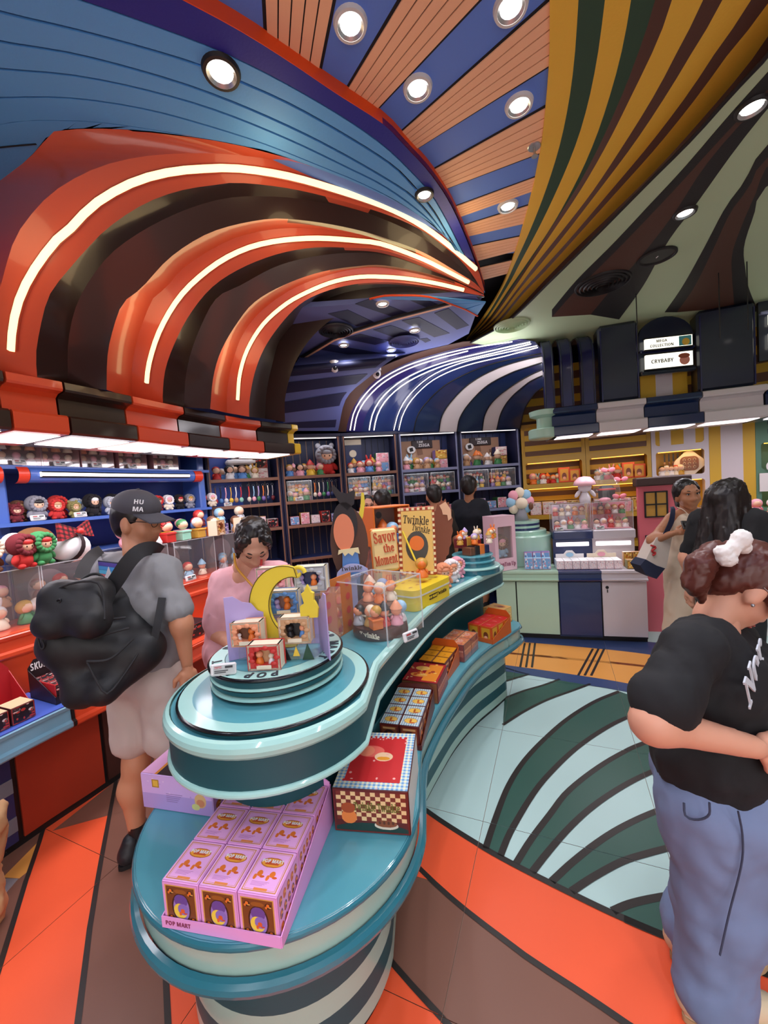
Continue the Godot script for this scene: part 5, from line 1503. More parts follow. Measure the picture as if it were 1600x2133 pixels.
# ---- bodies: smooth unions of tapered bones and ellipsoids, meshed as surface nets ---------------------
class Field:
	var bone := []          # [a, ba, 1 / |ba|^2, r0, r1 - r0]
	var egg := []           # [centre, inverse basis, smallest radius]
	var k := .03
	var fold: FastNoiseLite
	var fold_by := .0
	var fold_y := .9
	var lo := Vector3.INF
	var hi := -Vector3.INF

	func _grow(p: Vector3, r: float) -> void:
		lo = lo.min(p - Vector3.ONE * r)
		hi = hi.max(p + Vector3.ONE * r)

	func b(p: Vector3, q: Vector3, r0: float, r1: float) -> Field:
		var d := q - p
		bone.append([p, d, 1.0 / maxf(d.length_squared(), 1e-8), r0, r1 - r0])
		_grow(p, r0)
		_grow(q, r1)
		return self

	func e(c: Vector3, r: Vector3, m := Basis.IDENTITY) -> Field:
		egg.append([c, (m * Basis.from_scale(r)).inverse(), minf(r.x, minf(r.y, r.z))])
		_grow(c, maxf(r.x, maxf(r.y, r.z)))
		return self

	func all_at(p: Vector3) -> Array:
		var o := []
		for s in bone:
			var w: Vector3 = p - s[0]
			var t := clampf(w.dot(s[1]) * s[2], .0, 1.0)
			o.append((w - s[1] * t).length() - s[3] - s[4] * t)
		for s in egg:
			o.append(((s[1] * (p - s[0])).length() - 1.0) * s[2])
		return o

	func mesh_into(out: B, cell: float) -> void:
		var pad := cell * 3.0 + fold_by
		var l := lo - Vector3.ONE * pad
		var n := Vector3i(((hi - lo) + Vector3.ONE * pad * 2.0) / cell) + Vector3i.ONE * 5
		var nx := n.x
		var nxy := n.x * n.y
		var val := PackedFloat32Array()
		val.resize(n.x * n.y * n.z)
		val.fill(1e9)
		var blocks := []
		var big := cell * 4.0
		var reach := big * .87 + fold_by
		for cz in (n.z - 1) / 4:
			for cy in (n.y - 1) / 4:
				for cx in (n.x - 1) / 4:
					var mid := l + Vector3(cx * 4 + 2, cy * 4 + 2, cz * 4 + 2) * cell
					var ds := all_at(mid)
					var dm: float = ds.min()
					if dm > reach + k * .4 or dm < -reach:
						continue
					var bs := []
					var es := []
					for i in bone.size():
						if ds[i] < dm + big * 1.75 + k:
							bs.append(bone[i])
					for i in egg.size():
						if ds[bone.size() + i] < dm + big * 1.75 + k:
							es.append(egg[i])
					blocks.append(Vector3i(cx, cy, cz))
					for z in range(cz * 4, cz * 4 + 5):
						for y in range(cy * 4, cy * 4 + 5):
							for x in range(cx * 4, cx * 4 + 5):
								var at := x + y * nx + z * nxy
								if val[at] < 1e8:
									continue
								var p := l + Vector3(x, y, z) * cell
								var d := 1e3
								for s in bs:
									var w: Vector3 = p - s[0]
									var t := clampf(w.dot(s[1]) * s[2], .0, 1.0)
									var c: float = (w - s[1] * t).length() - s[3] - s[4] * t
									var h := k - absf(d - c)
									d = minf(d, c) if h <= .0 else minf(d, c) - h * h / k * .25
								for s in es:
									var c: float = ((s[1] * (p - s[0])).length() - 1.0) * s[2]
									var h := k - absf(d - c)
									d = minf(d, c) if h <= .0 else minf(d, c) - h * h / k * .25
								if fold_by > .0:
									d += fold.get_noise_3d(p.x * 1.2, p.y * fold_y, p.z * 1.2) * fold_by
								val[at] = d
		var corner := [0, 1, nx, nx + 1, nxy, nxy + 1, nxy + nx, nxy + nx + 1]
		var off := []
		for i in 8:
			off.append(Vector3(i & 1, (i >> 1) & 1, i >> 2))
		var edges := [[0, 1], [2, 3], [4, 5], [6, 7], [0, 2], [1, 3], [4, 6], [5, 7], [0, 4], [1, 5], [2, 6], [3, 7]]
		var vert := {}
		for c in blocks:
			for z in range(c.z * 4, c.z * 4 + 4):
				for y in range(c.y * 4, c.y * 4 + 4):
					for x in range(c.x * 4, c.x * 4 + 4):
						var at := x + y * nx + z * nxy
						var mask := 0
						for i in 8:
							if val[at + corner[i]] < .0:
								mask |= 1 << i
						if mask == 0 or mask == 255:
							continue
						var sum := Vector3.ZERO
						var cnt := 0
						for ed in edges:
							var v0 := val[at + corner[ed[0]]]
							var v1 := val[at + corner[ed[1]]]
							if (v0 < .0) != (v1 < .0) and absf(v0) < 1e8 and absf(v1) < 1e8:
								sum += off[ed[0]].lerp(off[ed[1]], v0 / (v0 - v1))
								cnt += 1
						vert[at] = l + (Vector3(x, y, z) + sum / maxi(cnt, 1)) * cell
		out.smooth(1)
		for at in vert:
			for ax in 3:
				var step: int = [1, nx, nxy][ax]
				var s1: int = [nx, nxy, 1][ax]
				var s2: int = [nxy, 1, nx][ax]
				if (val[at] < .0) == (val[at + step] < .0):
					continue
				if vert.has(at - s1) and vert.has(at - s2) and vert.has(at - s1 - s2):
					if val[at] < .0:
						out.quad(vert[at], vert[at - s2], vert[at - s1 - s2], vert[at - s1])
					else:
						out.quad(vert[at], vert[at - s1], vert[at - s1 - s2], vert[at - s2])


func folds(freq := 7.0, sd := 4) -> FastNoiseLite:
	var n := FastNoiseLite.new()
	n.seed = sd
	n.noise_type = FastNoiseLite.TYPE_SIMPLEX_SMOOTH
	n.frequency = freq
	n.fractal_type = FastNoiseLite.FRACTAL_RIDGED
	n.fractal_octaves = 2
	return n


# joints of someone who stands at the origin and looks along +z; x > 0 is that person's left
func standing(tall: float) -> Dictionary:
	var s := tall / 1.70
	var j := {"pelvis": V(0, .93, 0), "waist": V(0, 1.08, .0), "chest": V(0, 1.28, 0), "neck": V(0, 1.455, -.015), "head": V(0, 1.585, .015)}
	for q in [["l", 1.0], ["r", -1.0]]:
		var x: float = q[1]
		j["sh_" + q[0]] = V(x * .165, 1.395, -.01)
		j["el_" + q[0]] = V(x * .225, 1.12, -.02)
		j["wr_" + q[0]] = V(x * .235, .89, .04)
		j["hip_" + q[0]] = V(x * .085, .90, 0)
		j["kn_" + q[0]] = V(x * .10, .49, .02)
		j["an_" + q[0]] = V(x * .10, .085, -.03)
	for key in j:
		j[key] *= s
	return j


func hand_field(f: Field, wr: Vector3, along: Vector3, palm: Vector3, curl: float, s := 1.0, left := true) -> void:
	# along: from wrist to knuckles; palm: out of the palm
	var y := along.normalized()
	var side := y.cross(palm).normalized() * (1.0 if left else -1.0)
	var p := side.cross(y).normalized()
	if p.dot(palm) < 0:
		p = -p
	f.b(wr, wr + y * .05 * s, .022 * s, .024 * s)
	f.b(wr + y * .04 * s + side * .018 * s, wr + y * .085 * s + side * .026 * s, .018 * s, .014 * s)
	f.b(wr + y * .04 * s - side * .018 * s, wr + y * .08 * s - side * .026 * s, .018 * s, .014 * s)
	var lens := [.066, .074, .07, .056]
	for i in 4:
		var a: Vector3 = wr + y * (.09 - absf(i - 1.2) * .004) * s + side * (.03 - .02 * i) * s
		var d1 := (y * cos(curl * .5) + p * sin(curl * .5))
		var d2 := (y * cos(curl * 1.3) + p * sin(curl * 1.3))
		var b1: Vector3 = a + d1 * lens[i] * .55 * s
		f.b(a - y * .02 * s, b1, .0092 * s, .0085 * s)
		f.b(b1, b1 + d2 * lens[i] * .5 * s, .0085 * s, .007 * s)
	var t := wr + y * .03 * s + side * .026 * s
	var t1 := t + (y * .6 + side * .7 + p * .3).normalized() * .038 * s
	f.b(t, t1, .013 * s, .010 * s)
	f.b(t1, t1 + (y * .9 + side * .2 + p * .35).normalized() * .03 * s, .010 * s, .008 * s)


func head_field(f: Field, h: Transform3D, s := 1.0) -> void:
	var bs := h.basis
	f.e(h * (V(0, .028, -.018) * s), V(.076, .094, .096) * s, bs)
	f.e(h * (V(0, -.012, .03) * s), V(.064, .075, .06) * s, bs)
	f.e(h * (V(0, -.056, .022) * s), V(.054, .058, .062) * s, bs)
	f.b(h * (V(-.012, -.098, .064) * s), h * (V(.012, -.098, .064) * s), .018 * s, .018 * s)
	f.b(h * (V(0, .018, .088) * s), h * (V(0, -.026, .102) * s), .008 * s, .0125 * s)
	for x in [-1.0, 1.0]:
		f.e(h * (V(x * .012, -.03, .092) * s), V(.009, .007, .009) * s, bs)
		f.e(h * (V(x * .04, -.03, .058) * s), V(.026, .026, .024) * s, bs)
		f.e(h * (V(x * .03, .035, .076) * s), V(.024, .009, .012) * s, bs)
		f.e(h * (V(x * .079, -.002, -.012) * s), V(.010, .032, .019) * s, bs * Basis(Vector3.UP, x * .35))
		f.e(h * (V(x * .077, -.028, -.004) * s), V(.008, .012, .009) * s, bs)
	f.e(h * (V(0, -.062, .08) * s), V(.024, .013, .012) * s, bs)


func face_parts(o: Node3D, h: Transform3D, s := 1.0, shut := false) -> void:
	for x in [-1.0, 1.0]:
		if not shut:
			var e := part(o, "eye", B.new().ball(h * (V(x * .031, .014, .081) * s), V(.0135, .0068, .008) * s, h.basis, 12, 8), m("eye_white", "e6dedb", .3))
			part(e, "iris", B.new().ball(h * (V(x * .031, .014, .0865) * s), V(.0062, .0062, .004) * s, h.basis, 10, 6), m("iris", "20140f", .2))
		part(o, "eyelid", B.new().tube(spl([h * (V(x * .016, .014, .088) * s), h * (V(x * .03, .0215 if not shut else .008, .0905) * s), h * (V(x * .046, .015, .080) * s)], 7), .0022 * s, 5), m("lash", "1d1412", .6))
		part(o, "eyebrow", B.new().tube(spl([h * (V(x * .014, .036, .091) * s), h * (V(x * .032, .042, .087) * s), h * (V(x * .051, .036, .070) * s)], 7), [.002 * s, .0035 * s, .004 * s, .004 * s, .0036 * s, .003 * s, .0016 * s], 6), m("brow", "2a1c18", .8))
	part(o, "lips", B.new().ball(h * (V(0, -.0575, .089) * s), V(.023, .0055, .006) * s, h.basis, 12, 6).ball(h * (V(0, -.0655, .0885) * s), V(.018, .006, .006) * s, h.basis, 12, 6), m("lips", "a8564e", .4))


func head_frame(j: Dictionary, look: Vector3, up := Vector3.UP) -> Transform3D:
	var z := look.normalized()
	var x := up.cross(z).normalized()
	return Transform3D(Basis(x, z.cross(x), z), j.head)


func torso_field(f: Field, j: Dictionary, fat: float, grow: float) -> void:
	# flattened trunk: pairs of bones side by side give depth and width
	var side: Vector3 = (j.sh_l - j.sh_r).normalized()
	var hips: Vector3 = (j.hip_l - j.hip_r).normalized()
	for x in [-1.0, 1.0]:
		f.b(j.chest + side * x * .07 * fat, j.neck.lerp(j.sh_l if x > 0 else j.sh_r, .55) - V(0, .035, 0), .105 * fat + grow, .062 * fat + grow)
		f.b(j.chest + side * x * .065 * fat, j.waist + hips * x * .05 * fat, .108 * fat + grow, .098 * fat + grow)
		f.b(j.waist + hips * x * .05 * fat, j.pelvis + hips * x * .07 * fat, .098 * fat + grow, .115 * fat + grow)
	f.b(j.sh_l.lerp(j.sh_r, .06), j.sh_r.lerp(j.sh_l, .06), .048 + grow, .048 + grow)


func body(o: Node3D, j: Dictionary, h: Transform3D, o2: Dictionary) -> MeshInstance3D:
	# o2: cell, fat, skin, hands, head_s, legs
	var st := B.new()
	var s: float = o2.get("s", 1.0)
	var fat: float = o2.get("fat", 1.0)
	var f := Field.new()
	f.k = .05
	torso_field(f, j, fat * .88, -.012)
	for q in ["l", "r"]:
		f.b(j["sh_" + q].lerp(j["el_" + q], .12), j["el_" + q], .036 * fat * s, .039 * fat * s)
		f.b(j["el_" + q], j["wr_" + q], .042 * fat * s, .025 * fat * s)
		if o2.get("legs", true):
			f.b(j["hip_" + q], j["kn_" + q], .085 * fat * s, .052 * fat * s)
			var calf: Vector3 = j["kn_" + q].lerp(j["an_" + q], .32) - h.basis.z * V(1, 0, 1) * .022
			f.b(j["kn_" + q], calf, .05 * s * fat, .056 * s * fat)
			f.b(calf, j["an_" + q], .056 * s * fat, .032 * s)
	f.b(j.neck - V(0, .05, 0), j.head + h.basis * V(0, -.05, -.02), .056 * s, .05 * s)
	f.mesh_into(st, o2.get("cell", .018))
	var hf := Field.new()
	hf.k = .022
	head_field(hf, h, s)
	hf.b(j.head + h.basis * V(0, -.05, -.02), j.neck, .05 * s, .055 * s)
	hf.mesh_into(st, o2.get("head_cell", .008))
	for q in o2.get("hands", {}):
		var g: Array = o2.hands[q]
		var af := Field.new()
		af.k = .008
		hand_field(af, j["wr_" + q], g[0], g[1], g[2], s, q == "l")
		af.mesh_into(st, o2.get("hand_cell", .006))
	return part(o, "body", st, o2.skin)


func shirt(o: Node3D, j: Dictionary, mat: Material, o2: Dictionary) -> MeshInstance3D:
	var st := B.new()
	var fat: float = o2.get("fat", 1.0)
	var f := Field.new()
	f.k = .06
	f.fold = folds(o2.get("freq", 6.0) * 1.4, o2.get("seed", 4))
	f.fold_by = o2.get("fold", .008) * 1.3
	f.fold_y = .6
	torso_field(f, j, fat, o2.get("grow", .012))
	if o2.get("hem", .0) > .0:
		var down: Vector3 = (j.pelvis - j.waist).normalized()
		var hips: Vector3 = (j.hip_l - j.hip_r).normalized()
		for x in [-1.0, 1.0]:
			f.b(j.pelvis + hips * x * .06 * fat, j.pelvis + hips * x * .06 * fat + down * o2.hem, .12 * fat, .11 * fat)
	for q in ["l", "r"]:
		var sl: float = o2.get("sleeve", .62)
		f.b(j["sh_" + q] - (j["sh_" + q] - j.chest).normalized() * .02, j["sh_" + q].lerp(j["el_" + q], sl), .052 * fat, .056 * fat + o2.get("loose", .0))
	f.mesh_into(st, o2.get("cell", .018))
	return part(o, o2.get("name", "shirt"), st, mat)


func hair_cap(o: Node3D, h: Transform3D, mat: Material, s: float, o2: Dictionary) -> MeshInstance3D:
	var st := B.new()
	var f := Field.new()
	f.k = .025
	f.fold = folds(o2.get("freq", 26.0), 9)
	f.fold_by = o2.get("fold", .004)
	f.fold_y = o2.get("fy", .4)
	f.e(h * (V(0, .048, -.03) * s), V(.083, .088, .094) * s, h.basis)
	f.e(h * (V(0, .0, -.06) * s), V(.074, .085, .056) * s, h.basis)
	for x in [-1.0, 1.0]:
		f.e(h * (V(x * .07, .035, -.005) * s), V(.014, .042, .04) * s, h.basis)
	for c in o2.get("more", []):
		f.b(h * (c[0] * s), h * (c[1] * s), c[2] * s, c[3] * s)
	f.mesh_into(st, o2.get("cell", .008))
	return part(o, "hair", st, mat)


func shoe(o: Node3D, an: Vector3, dirn: Vector3, mat: Material, sole: Material, s := 1.0) -> void:
	var d := dirn.normalized()
	var f := Field.new()
	f.k = .03
	var g := V(an.x, .0, an.z)
	f.b(g + V(0, .05, 0) - d * .05 * s, g + V(0, .045, 0) + d * .07 * s, .042 * s, .044 * s)
	f.b(g + V(0, .045, 0) + d * .07 * s, g + V(0, .04, 0) + d * .16 * s, .044 * s, .036 * s)
	f.b(g + V(0, .06, 0) - d * .04 * s, g + V(0, .1, 0) - d * .03 * s, .04 * s, .04 * s)
	var st := B.new()
	f.mesh_into(st, .012)
	var sh := part(o, "shoe", st, mat)
	var poly := PackedVector2Array()
	for i in 20:
		var a := TAU * i / 20
		var e := d * cos(a) * .15 * s + V(-d.z, 0, d.x) * sin(a) * .05 * s + d * .055 * s
		poly.append(D(g.x + e.x, g.z + e.z))
	part(sh, "sole", B.new().prism(poly, .004, .024, true), sole)


func place(j: Dictionary, at: Vector3, yaw: float) -> Dictionary:
	var f := facing(at, yaw)
	var o := {}
	for k in j:
		o[k] = f * j[k]
	return o


func make_people() -> void:
	var cloth := grain(30.0, .35)
	m("skin_tan", "c98a68", .5, {"subsurf_scatter_enabled": true, "subsurf_scatter_strength": .05})
	m("skin_light", "dd9f83", .5, {"subsurf_scatter_enabled": true, "subsurf_scatter_strength": .05})
	m("skin_brown", "b47a58", .5, {"subsurf_scatter_enabled": true, "subsurf_scatter_strength": .05})
	m("hair_black", "1b1413", .38)
	m("hair_red", "57281f", .35)
	m("tee_grey", "8f8f92", .9, cloth)
	m("shorts", "c6b4ac", .9, cloth)
	m("tee_pink", "f0b4bd", .85, cloth)
	m("tee_black", "17171a", .85, cloth)
	m("denim", "7888ac", .85, cloth)
	m("dress_cream", "d8c4ac", .8, cloth)
	m("pack_black", "19191c", .55, grain(14.0, .3))
	m("strap_black", "2a2a2d", .8, cloth)
	m("cap_grey", "4f4d54", .85, cloth)
	m("sandal", "d8c3a2", .6)
	m("sole_tan", "b79a74", .7)
	man_with_backpack()
	woman_in_pink()
	woman_in_black()
	woman_in_dress()
	woman_long_hair()
	back_shoppers()


func man_with_backpack() -> void:
	var o := thing("person", "man in grey shirt, cap and pale shorts carrying a black backpack", "person")
	var j := {
		"head": V(-1.176, 1.632, -1.9), "neck": V(-1.175, 1.494, -1.86), "chest": V(-1.189, 1.286, -1.87), "waist": V(-1.181, 1.076, -1.87), "pelvis": V(-1.182, .9, -1.87),
		"sh_r": V(-1.002, 1.403, -1.8), "el_r": V(-.943, 1.167, -1.76), "wr_r": V(-.936, .978, -1.76),
		"sh_l": V(-1.438, 1.42, -1.99), "el_l": V(-1.566, 1.138, -2.05), "wr_l": V(-1.563, .911, -2.1),
		"hip_l": V(-1.289, .828, -1.91), "hip_r": V(-1.083, .848, -1.84), "kn_l": V(-1.288, .464, -1.87), "kn_r": V(-1.1, .486, -1.82),
		"an_l": V(-1.312, .077, -1.86), "an_r": V(-1.115, .1, -1.82),
	}
	j.an_l.y = .085
	j.an_r.y = .085
	var h := head_frame(j, V(.93, -.16, .05), V(.12, 1, .0))
	var down: Vector3 = (j.wr_r - j.el_r).normalized()
	body(o, j, h, {"cell": .015, "head_cell": .006, "hand_cell": .005, "skin": m("skin_tan"), "fat": 1.0, "hands": {"r": [down + V(.05, 0, .05), V(-.6, 0, -.7), .5], "l": [V(0, -1, -.1), V(.8, 0, -.3), .6]}})
	var j2 := j.duplicate()
	j2.pelvis = j.waist.lerp(j.pelvis, .3)
	shirt(o, j2, m("tee_grey"), {"cell": .014, "fat": 1.04, "hem": .0, "sleeve": .72, "loose": .012, "fold": .009, "freq": 5.0})
	# shorts
	var st := B.new()
	var f := Field.new()
	f.k = .05
	f.fold = folds(6.0, 2)
	f.fold_by = .007
	f.b(j.pelvis + (j.hip_l - j.hip_r).normalized() * .07, j.pelvis - (j.hip_l - j.hip_r).normalized() * .07, .13, .13)
	for q in ["l", "r"]:
		f.b(j["hip_" + q], j["hip_" + q].lerp(j["kn_" + q], .62), .115, .108)
	f.mesh_into(st, .015)
	var sh := part(o, "shorts", st, m("shorts"))
	hair_cap(o, h, m("hair_black"), 1.0, {"fold": .002})
	# cap with a bent brim
	st = B.new()
	f = Field.new()
	f.k = .02
	f.e(h * V(0, .075, -.012), V(.094, .082, .108), h.basis)
	f.mesh_into(st, .007)
	var cap := part(o, "cap", st, m("cap_grey"))
	var rim0 := []
	var rim1 := []
	for i in 13:
		var a := lerpf(-1.15, 1.15, i / 12.0)
		rim0.append(h * V(sin(a) * .092, .052 - absf(sin(a)) * .012, -.012 + cos(a) * .1))
		rim1.append(h * V(sin(a) * .085, .030 - absf(sin(a)) * .022, .06 + cos(a) * .115))
	part(cap, "brim", B.new().slab(rim0, rim1, h.basis * V(0, .006, 0)), m("cap_grey"))
	part(cap, "button", B.new().ball(h * V(0, .157, -.012), V(.008, .005, .008)), m("cap_grey"))
	words(cap, "lettering", "HU\nMA", .021, Transform3D(h.basis * Basis(V(.43, 0, .9), V(.27, .95, -.13), V(-.86, .3, .41)), h * V(-.078, .088, .048)), m("white"), .002)
	# glasses
	var gl := B.new()
	for x in [-1.0, 1.0]:
		var ring := []
		for i in 13:
			var a := TAU * i / 12
			ring.append(h * V(x * .033 + cos(a) * .024, .008 + sin(a) * .018, .102))
		gl.tube(ring, .0018, 5, false)
		gl.tube([h * V(x * .057, .014, .1), h * V(x * .08, .012, .02), h * V(x * .084, .004, -.02)], .0018, 5)
	part(o, "glasses", gl, m("frame_brown", "3a2019", .4))
	face_parts(o, h, 1.0)
	# socks and shoes
	for q in ["l", "r"]:
		part(o, "sock", B.new().tube([j["an_" + q] + V(0, .0, 0), j["an_" + q].lerp(j["kn_" + q], .22)], .041, 12), m("black"))
		shoe(o, j["an_" + q], V(.55, 0, -.83), m("shoe_black", "1b1d22", .5), m("black"))
	# print on the shirt's back
	var right := V(.85, -.03, .5).normalized()
	var out := V(-.5, .05, .85).normalized()
	var c: Vector3 = V(-1.268, 1.417, -1.8)
	var cols := ["patch_purple", "patch_blue", "patch_sky", "patch_pink", "patch_blue"]
	m("patch_purple", "5a4aa8", .8)
	m("patch_blue", "4aa0e6", .8)
	m("patch_sky", "5cc4ee", .8)
	m("patch_pink", "e67a80", .8)
	var pr := part(o, "shirt_print", B.new().box(c, V(.178, .1, .006), Basis(right, Vector3.UP, out)), m("patch_edge", "2a2c44", .8))
	for i in 5:
		part(pr, "print_stripe", B.new().box(c + V(0, .036 - i * .0185, 0) + out * .002, V(.166, .017, .006), Basis(right, Vector3.UP, out)), m(cols[i]))
	part(pr, "print_peak", B.new().cut(PackedVector2Array([D(-.05, -.045), D(-.01, .0), D(.012, .028), D(.03, -.005), D(.06, -.045)]), Transform3D(Basis(right, Vector3.UP, out), c + out * .006), .002), m("white"))
	words(pr, "lettering", "nia", .032, Transform3D(Basis(right, Vector3.UP, out), V(-1.202, 1.35, -1.765)), m("black"), .003, true)
	make_backpack()


func make_backpack() -> void:
	var o := thing("backpack", "large black backpack worn by the man in the grey shirt", "backpack")
	var st := B.new()
	var f := Field.new()
	f.k = .035
	f.fold = folds(4.0, 12)
	f.fold_by = .004
	# the main bag, leaning away from his back
	var bag := [V(-1.389, 1.309, -1.72), V(-1.198, 1.273, -1.76), V(-1.071, 1.098, -1.68), V(-1.176, .977, -1.56), V(-1.34, 1.17, -1.6), V(-1.278, .974, -1.58), V(-1.096, 1.035, -1.66)]
	f.b(bag[0], bag[4], .07, .075)
	f.b(bag[1], bag[2], .06, .055)
	f.b(bag[4], bag[5], .075, .055)
	f.b(bag[5], bag[3], .055, .05)
	f.b(bag[3], bag[6], .05, .055)
	f.b(bag[1], bag[4], .085, .085)
	f.b(bag[2], bag[4], .085, .085)
	f.b(bag[2], bag[5], .075, .06)
	f.mesh_into(st, .013)
	part(o, "main_bag", st, m("pack_black"))
	st = B.new()
	f = Field.new()
	f.k = .04
	f.fold = folds(5.0, 5)
	f.fold_by = .003
	var top := [V(-1.305, 1.368, -1.56), V(-1.191, 1.368, -1.6), V(-1.303, 1.281, -1.5), V(-1.161, 1.28, -1.52)]
	f.b(top[0], top[1], .055, .06)
	f.b(top[2], top[3], .05, .055)
	f.b(top[0], top[2], .055, .05)
	f.b(top[1], top[3], .06, .055)
	f.b(top[0], top[3], .06, .06)
	f.mesh_into(st, .012)
	part(o, "top_pocket", st, m("pack_black"))
	# side pocket flap, seams and zips
	var seam := func(pts: Array, d: float, r: float, called: String) -> void:
		part(o, called, B.new().tube(spl(pts, 14), r, 6), m("strap_black"))
	seam.call([V(-1.166, 1.264, -1.55), V(-1.119, 1.264, -1.57), V(-1.081, 1.259, -1.6)], .0, .005, "zip")
	seam.call([V(-1.168, 1.204, -1.53), V(-1.124, 1.213, -1.55), V(-1.057, 1.221, -1.58)], .0, .005, "seam")
	seam.call([V(-1.182, 1.126, -1.5), V(-1.111, 1.119, -1.53), V(-1.046, 1.176, -1.58)], .0, .005, "seam")
	seam.call([V(-1.179, 1.122, -1.5), V(-1.146, 1.034, -1.5), V(-1.12, .989, -1.51), V(-1.077, 1.049, -1.56), V(-1.046, 1.108, -1.6)], .0, .004, "seam")
	seam.call([V(-1.3, 1.403, -1.52), V(-1.219, 1.429, -1.52), V(-1.141, 1.424, -1.54), V(-1.119, 1.369, -1.54), V(-1.095, 1.285, -1.5)], .0, .005, "zip")
	seam.call([V(-1.356, 1.251, -1.5), V(-1.356, 1.22, -1.5), V(-1.349, 1.187, -1.5), V(-1.336, 1.199, -1.5), V(-1.347, 1.238, -1.5)], .0, .0035, "carabiner")
	part(o, "ring", B.new().tube(spl([V(-1.259, 1.371, -1.49), V(-1.245, 1.377, -1.49), V(-1.251, 1.359, -1.49), V(-1.264, 1.356, -1.49)], 10), .003, 5), m("black_gloss"))
	# straps: a wide one over the right shoulder, a narrow one below the arm, a carry handle
	var band := func(pts: Array, w: float, called: String) -> void:
		var p := spl(pts, 24)
		var a := []
		var b := []
		for i in 24:
			var d: Vector3 = (p[mini(i + 1, 23)] - p[maxi(i - 1, 0)]).normalized()
			var s: Vector3 = d.cross(V(0, 1.7, 0) - p[i]).normalized() * w * .5
			a.append(p[i] + s)
			b.append(p[i] - s)
		part(o, called, B.new().slab(a, b, (p[12] - V(0, 1.7, 0)).normalized() * .012), m("strap_black"))
	band.call([V(-1.192, 1.347, -1.66), V(-1.142, 1.41, -1.665), V(-1.094, 1.476, -1.675), V(-1.063, 1.514, -1.71), V(-1.061, 1.513, -1.8), V(-1.1, 1.478, -1.93)], .062, "shoulder_strap")
	band.call([V(-.983, 1.307, -1.7), V(-.991, 1.204, -1.66), V(-1.015, 1.116, -1.65), V(-1.035, 1.06, -1.64)], .03, "lower_strap")
	band.call([V(-1.262, 1.428, -1.62), V(-1.313, 1.467, -1.72), V(-1.376, 1.497, -1.86), V(-1.414, 1.506, -1.97)], .05, "shoulder_strap")
	part(o, "carry_handle", B.new().tube(spl([V(-1.254, 1.418, -1.6), V(-1.227, 1.44, -1.62), V(-1.202, 1.438, -1.64), V(-1.171, 1.407, -1.64)], 12), .006, 6), m("pack_black"))


func woman_in_pink() -> void:
	var o := thing("person", "shop assistant in a pink shirt bowing her head behind the island", "person")
	var j := place(standing(1.62), V(-.84, 0, -2.16), .35)
	j.head = V(-.676, 1.476, -2.02)
	j.neck = V(-.754, 1.356, -2.07)
	j.chest = V(-.778, 1.164, -2.12)
	j.sh_r = V(-.917, 1.267, -2.14)
	j.sh_l = V(-.553, 1.313, -2.06)
	j.el_r = V(-.931, 1.018, -2.08)
	j.wr_r = V(-.756, .954, -1.92)
	j.el_l = V(-.513, 1.037, -2.05)
	j.wr_l = V(-.581, .998, -1.9)
	var h := head_frame(j, V(.3, -.85, .7))
	body(o, j, h, {"cell": .018, "head_cell": .006, "skin": m("skin_light"), "hands": {"l": [V(-.4, -.2, .6), V(0, -1, 0), .5], "r": [V(.5, -.2, .6), V(0, -1, 0), .5]}})
	shirt(o, j, m("tee_pink"), {"cell": .016, "fat": 1.0, "hem": .05, "sleeve": .8, "loose": .012, "fold": .009, "freq": 6.0, "seed": 8})
	trousers(o, j, m("tee_black"), .018)
	hair_cap(o, h, m("hair_black"), 1.02, {"fold": .008, "freq": 34.0, "more": [[V(.0, .02, -.1), V(.0, .0, -.13), .05, .045], [V(-.075, .04, .03), V(-.078, -.05, .03), .018, .012], [V(.05, .1, .05), V(.078, .0, .03), .022, .012], [V(-.05, .1, .05), V(-.075, .03, .04), .022, .014]]})
	face_parts(o, h, 1.0, true)
	part(o, "lanyard", B.new().tube(spl([V(-.771, 1.439, -2), V(-.761, 1.372, -1.985), V(-.711, 1.312, -1.965), V(-.669, 1.263, -1.955)], 10), .006, 6), m("lanyard", "e6a23c", .6))
	part(o, "red_cord", B.new().tube(spl([V(-.621, 1.404, -1.955), V(-.633, 1.334, -1.95), V(-.656, 1.263, -1.95)], 8), .006, 6), m("cord_red", "c8302c", .6))


func trousers(o: Node3D, j: Dictionary, mat: Material, cell: float, r := .1, low := .92, called := "trousers", fold := .006) -> MeshInstance3D:
	var st := B.new()
	var f := Field.new()
	f.k = .05
	f.fold = folds(5.0, 6)
	f.fold_by = fold
	var side: Vector3 = (j.hip_l - j.hip_r).normalized()
	f.b(j.pelvis + side * .06, j.pelvis - side * .06, r + .025, r + .025)
	for q in ["l", "r"]:
		f.b(j["hip_" + q], j["kn_" + q], r, r * .72)
		f.b(j["kn_" + q], j["kn_" + q].lerp(j["an_" + q], low), r * .72, r * .66)
	f.mesh_into(st, cell)
	return part(o, called, st, mat)


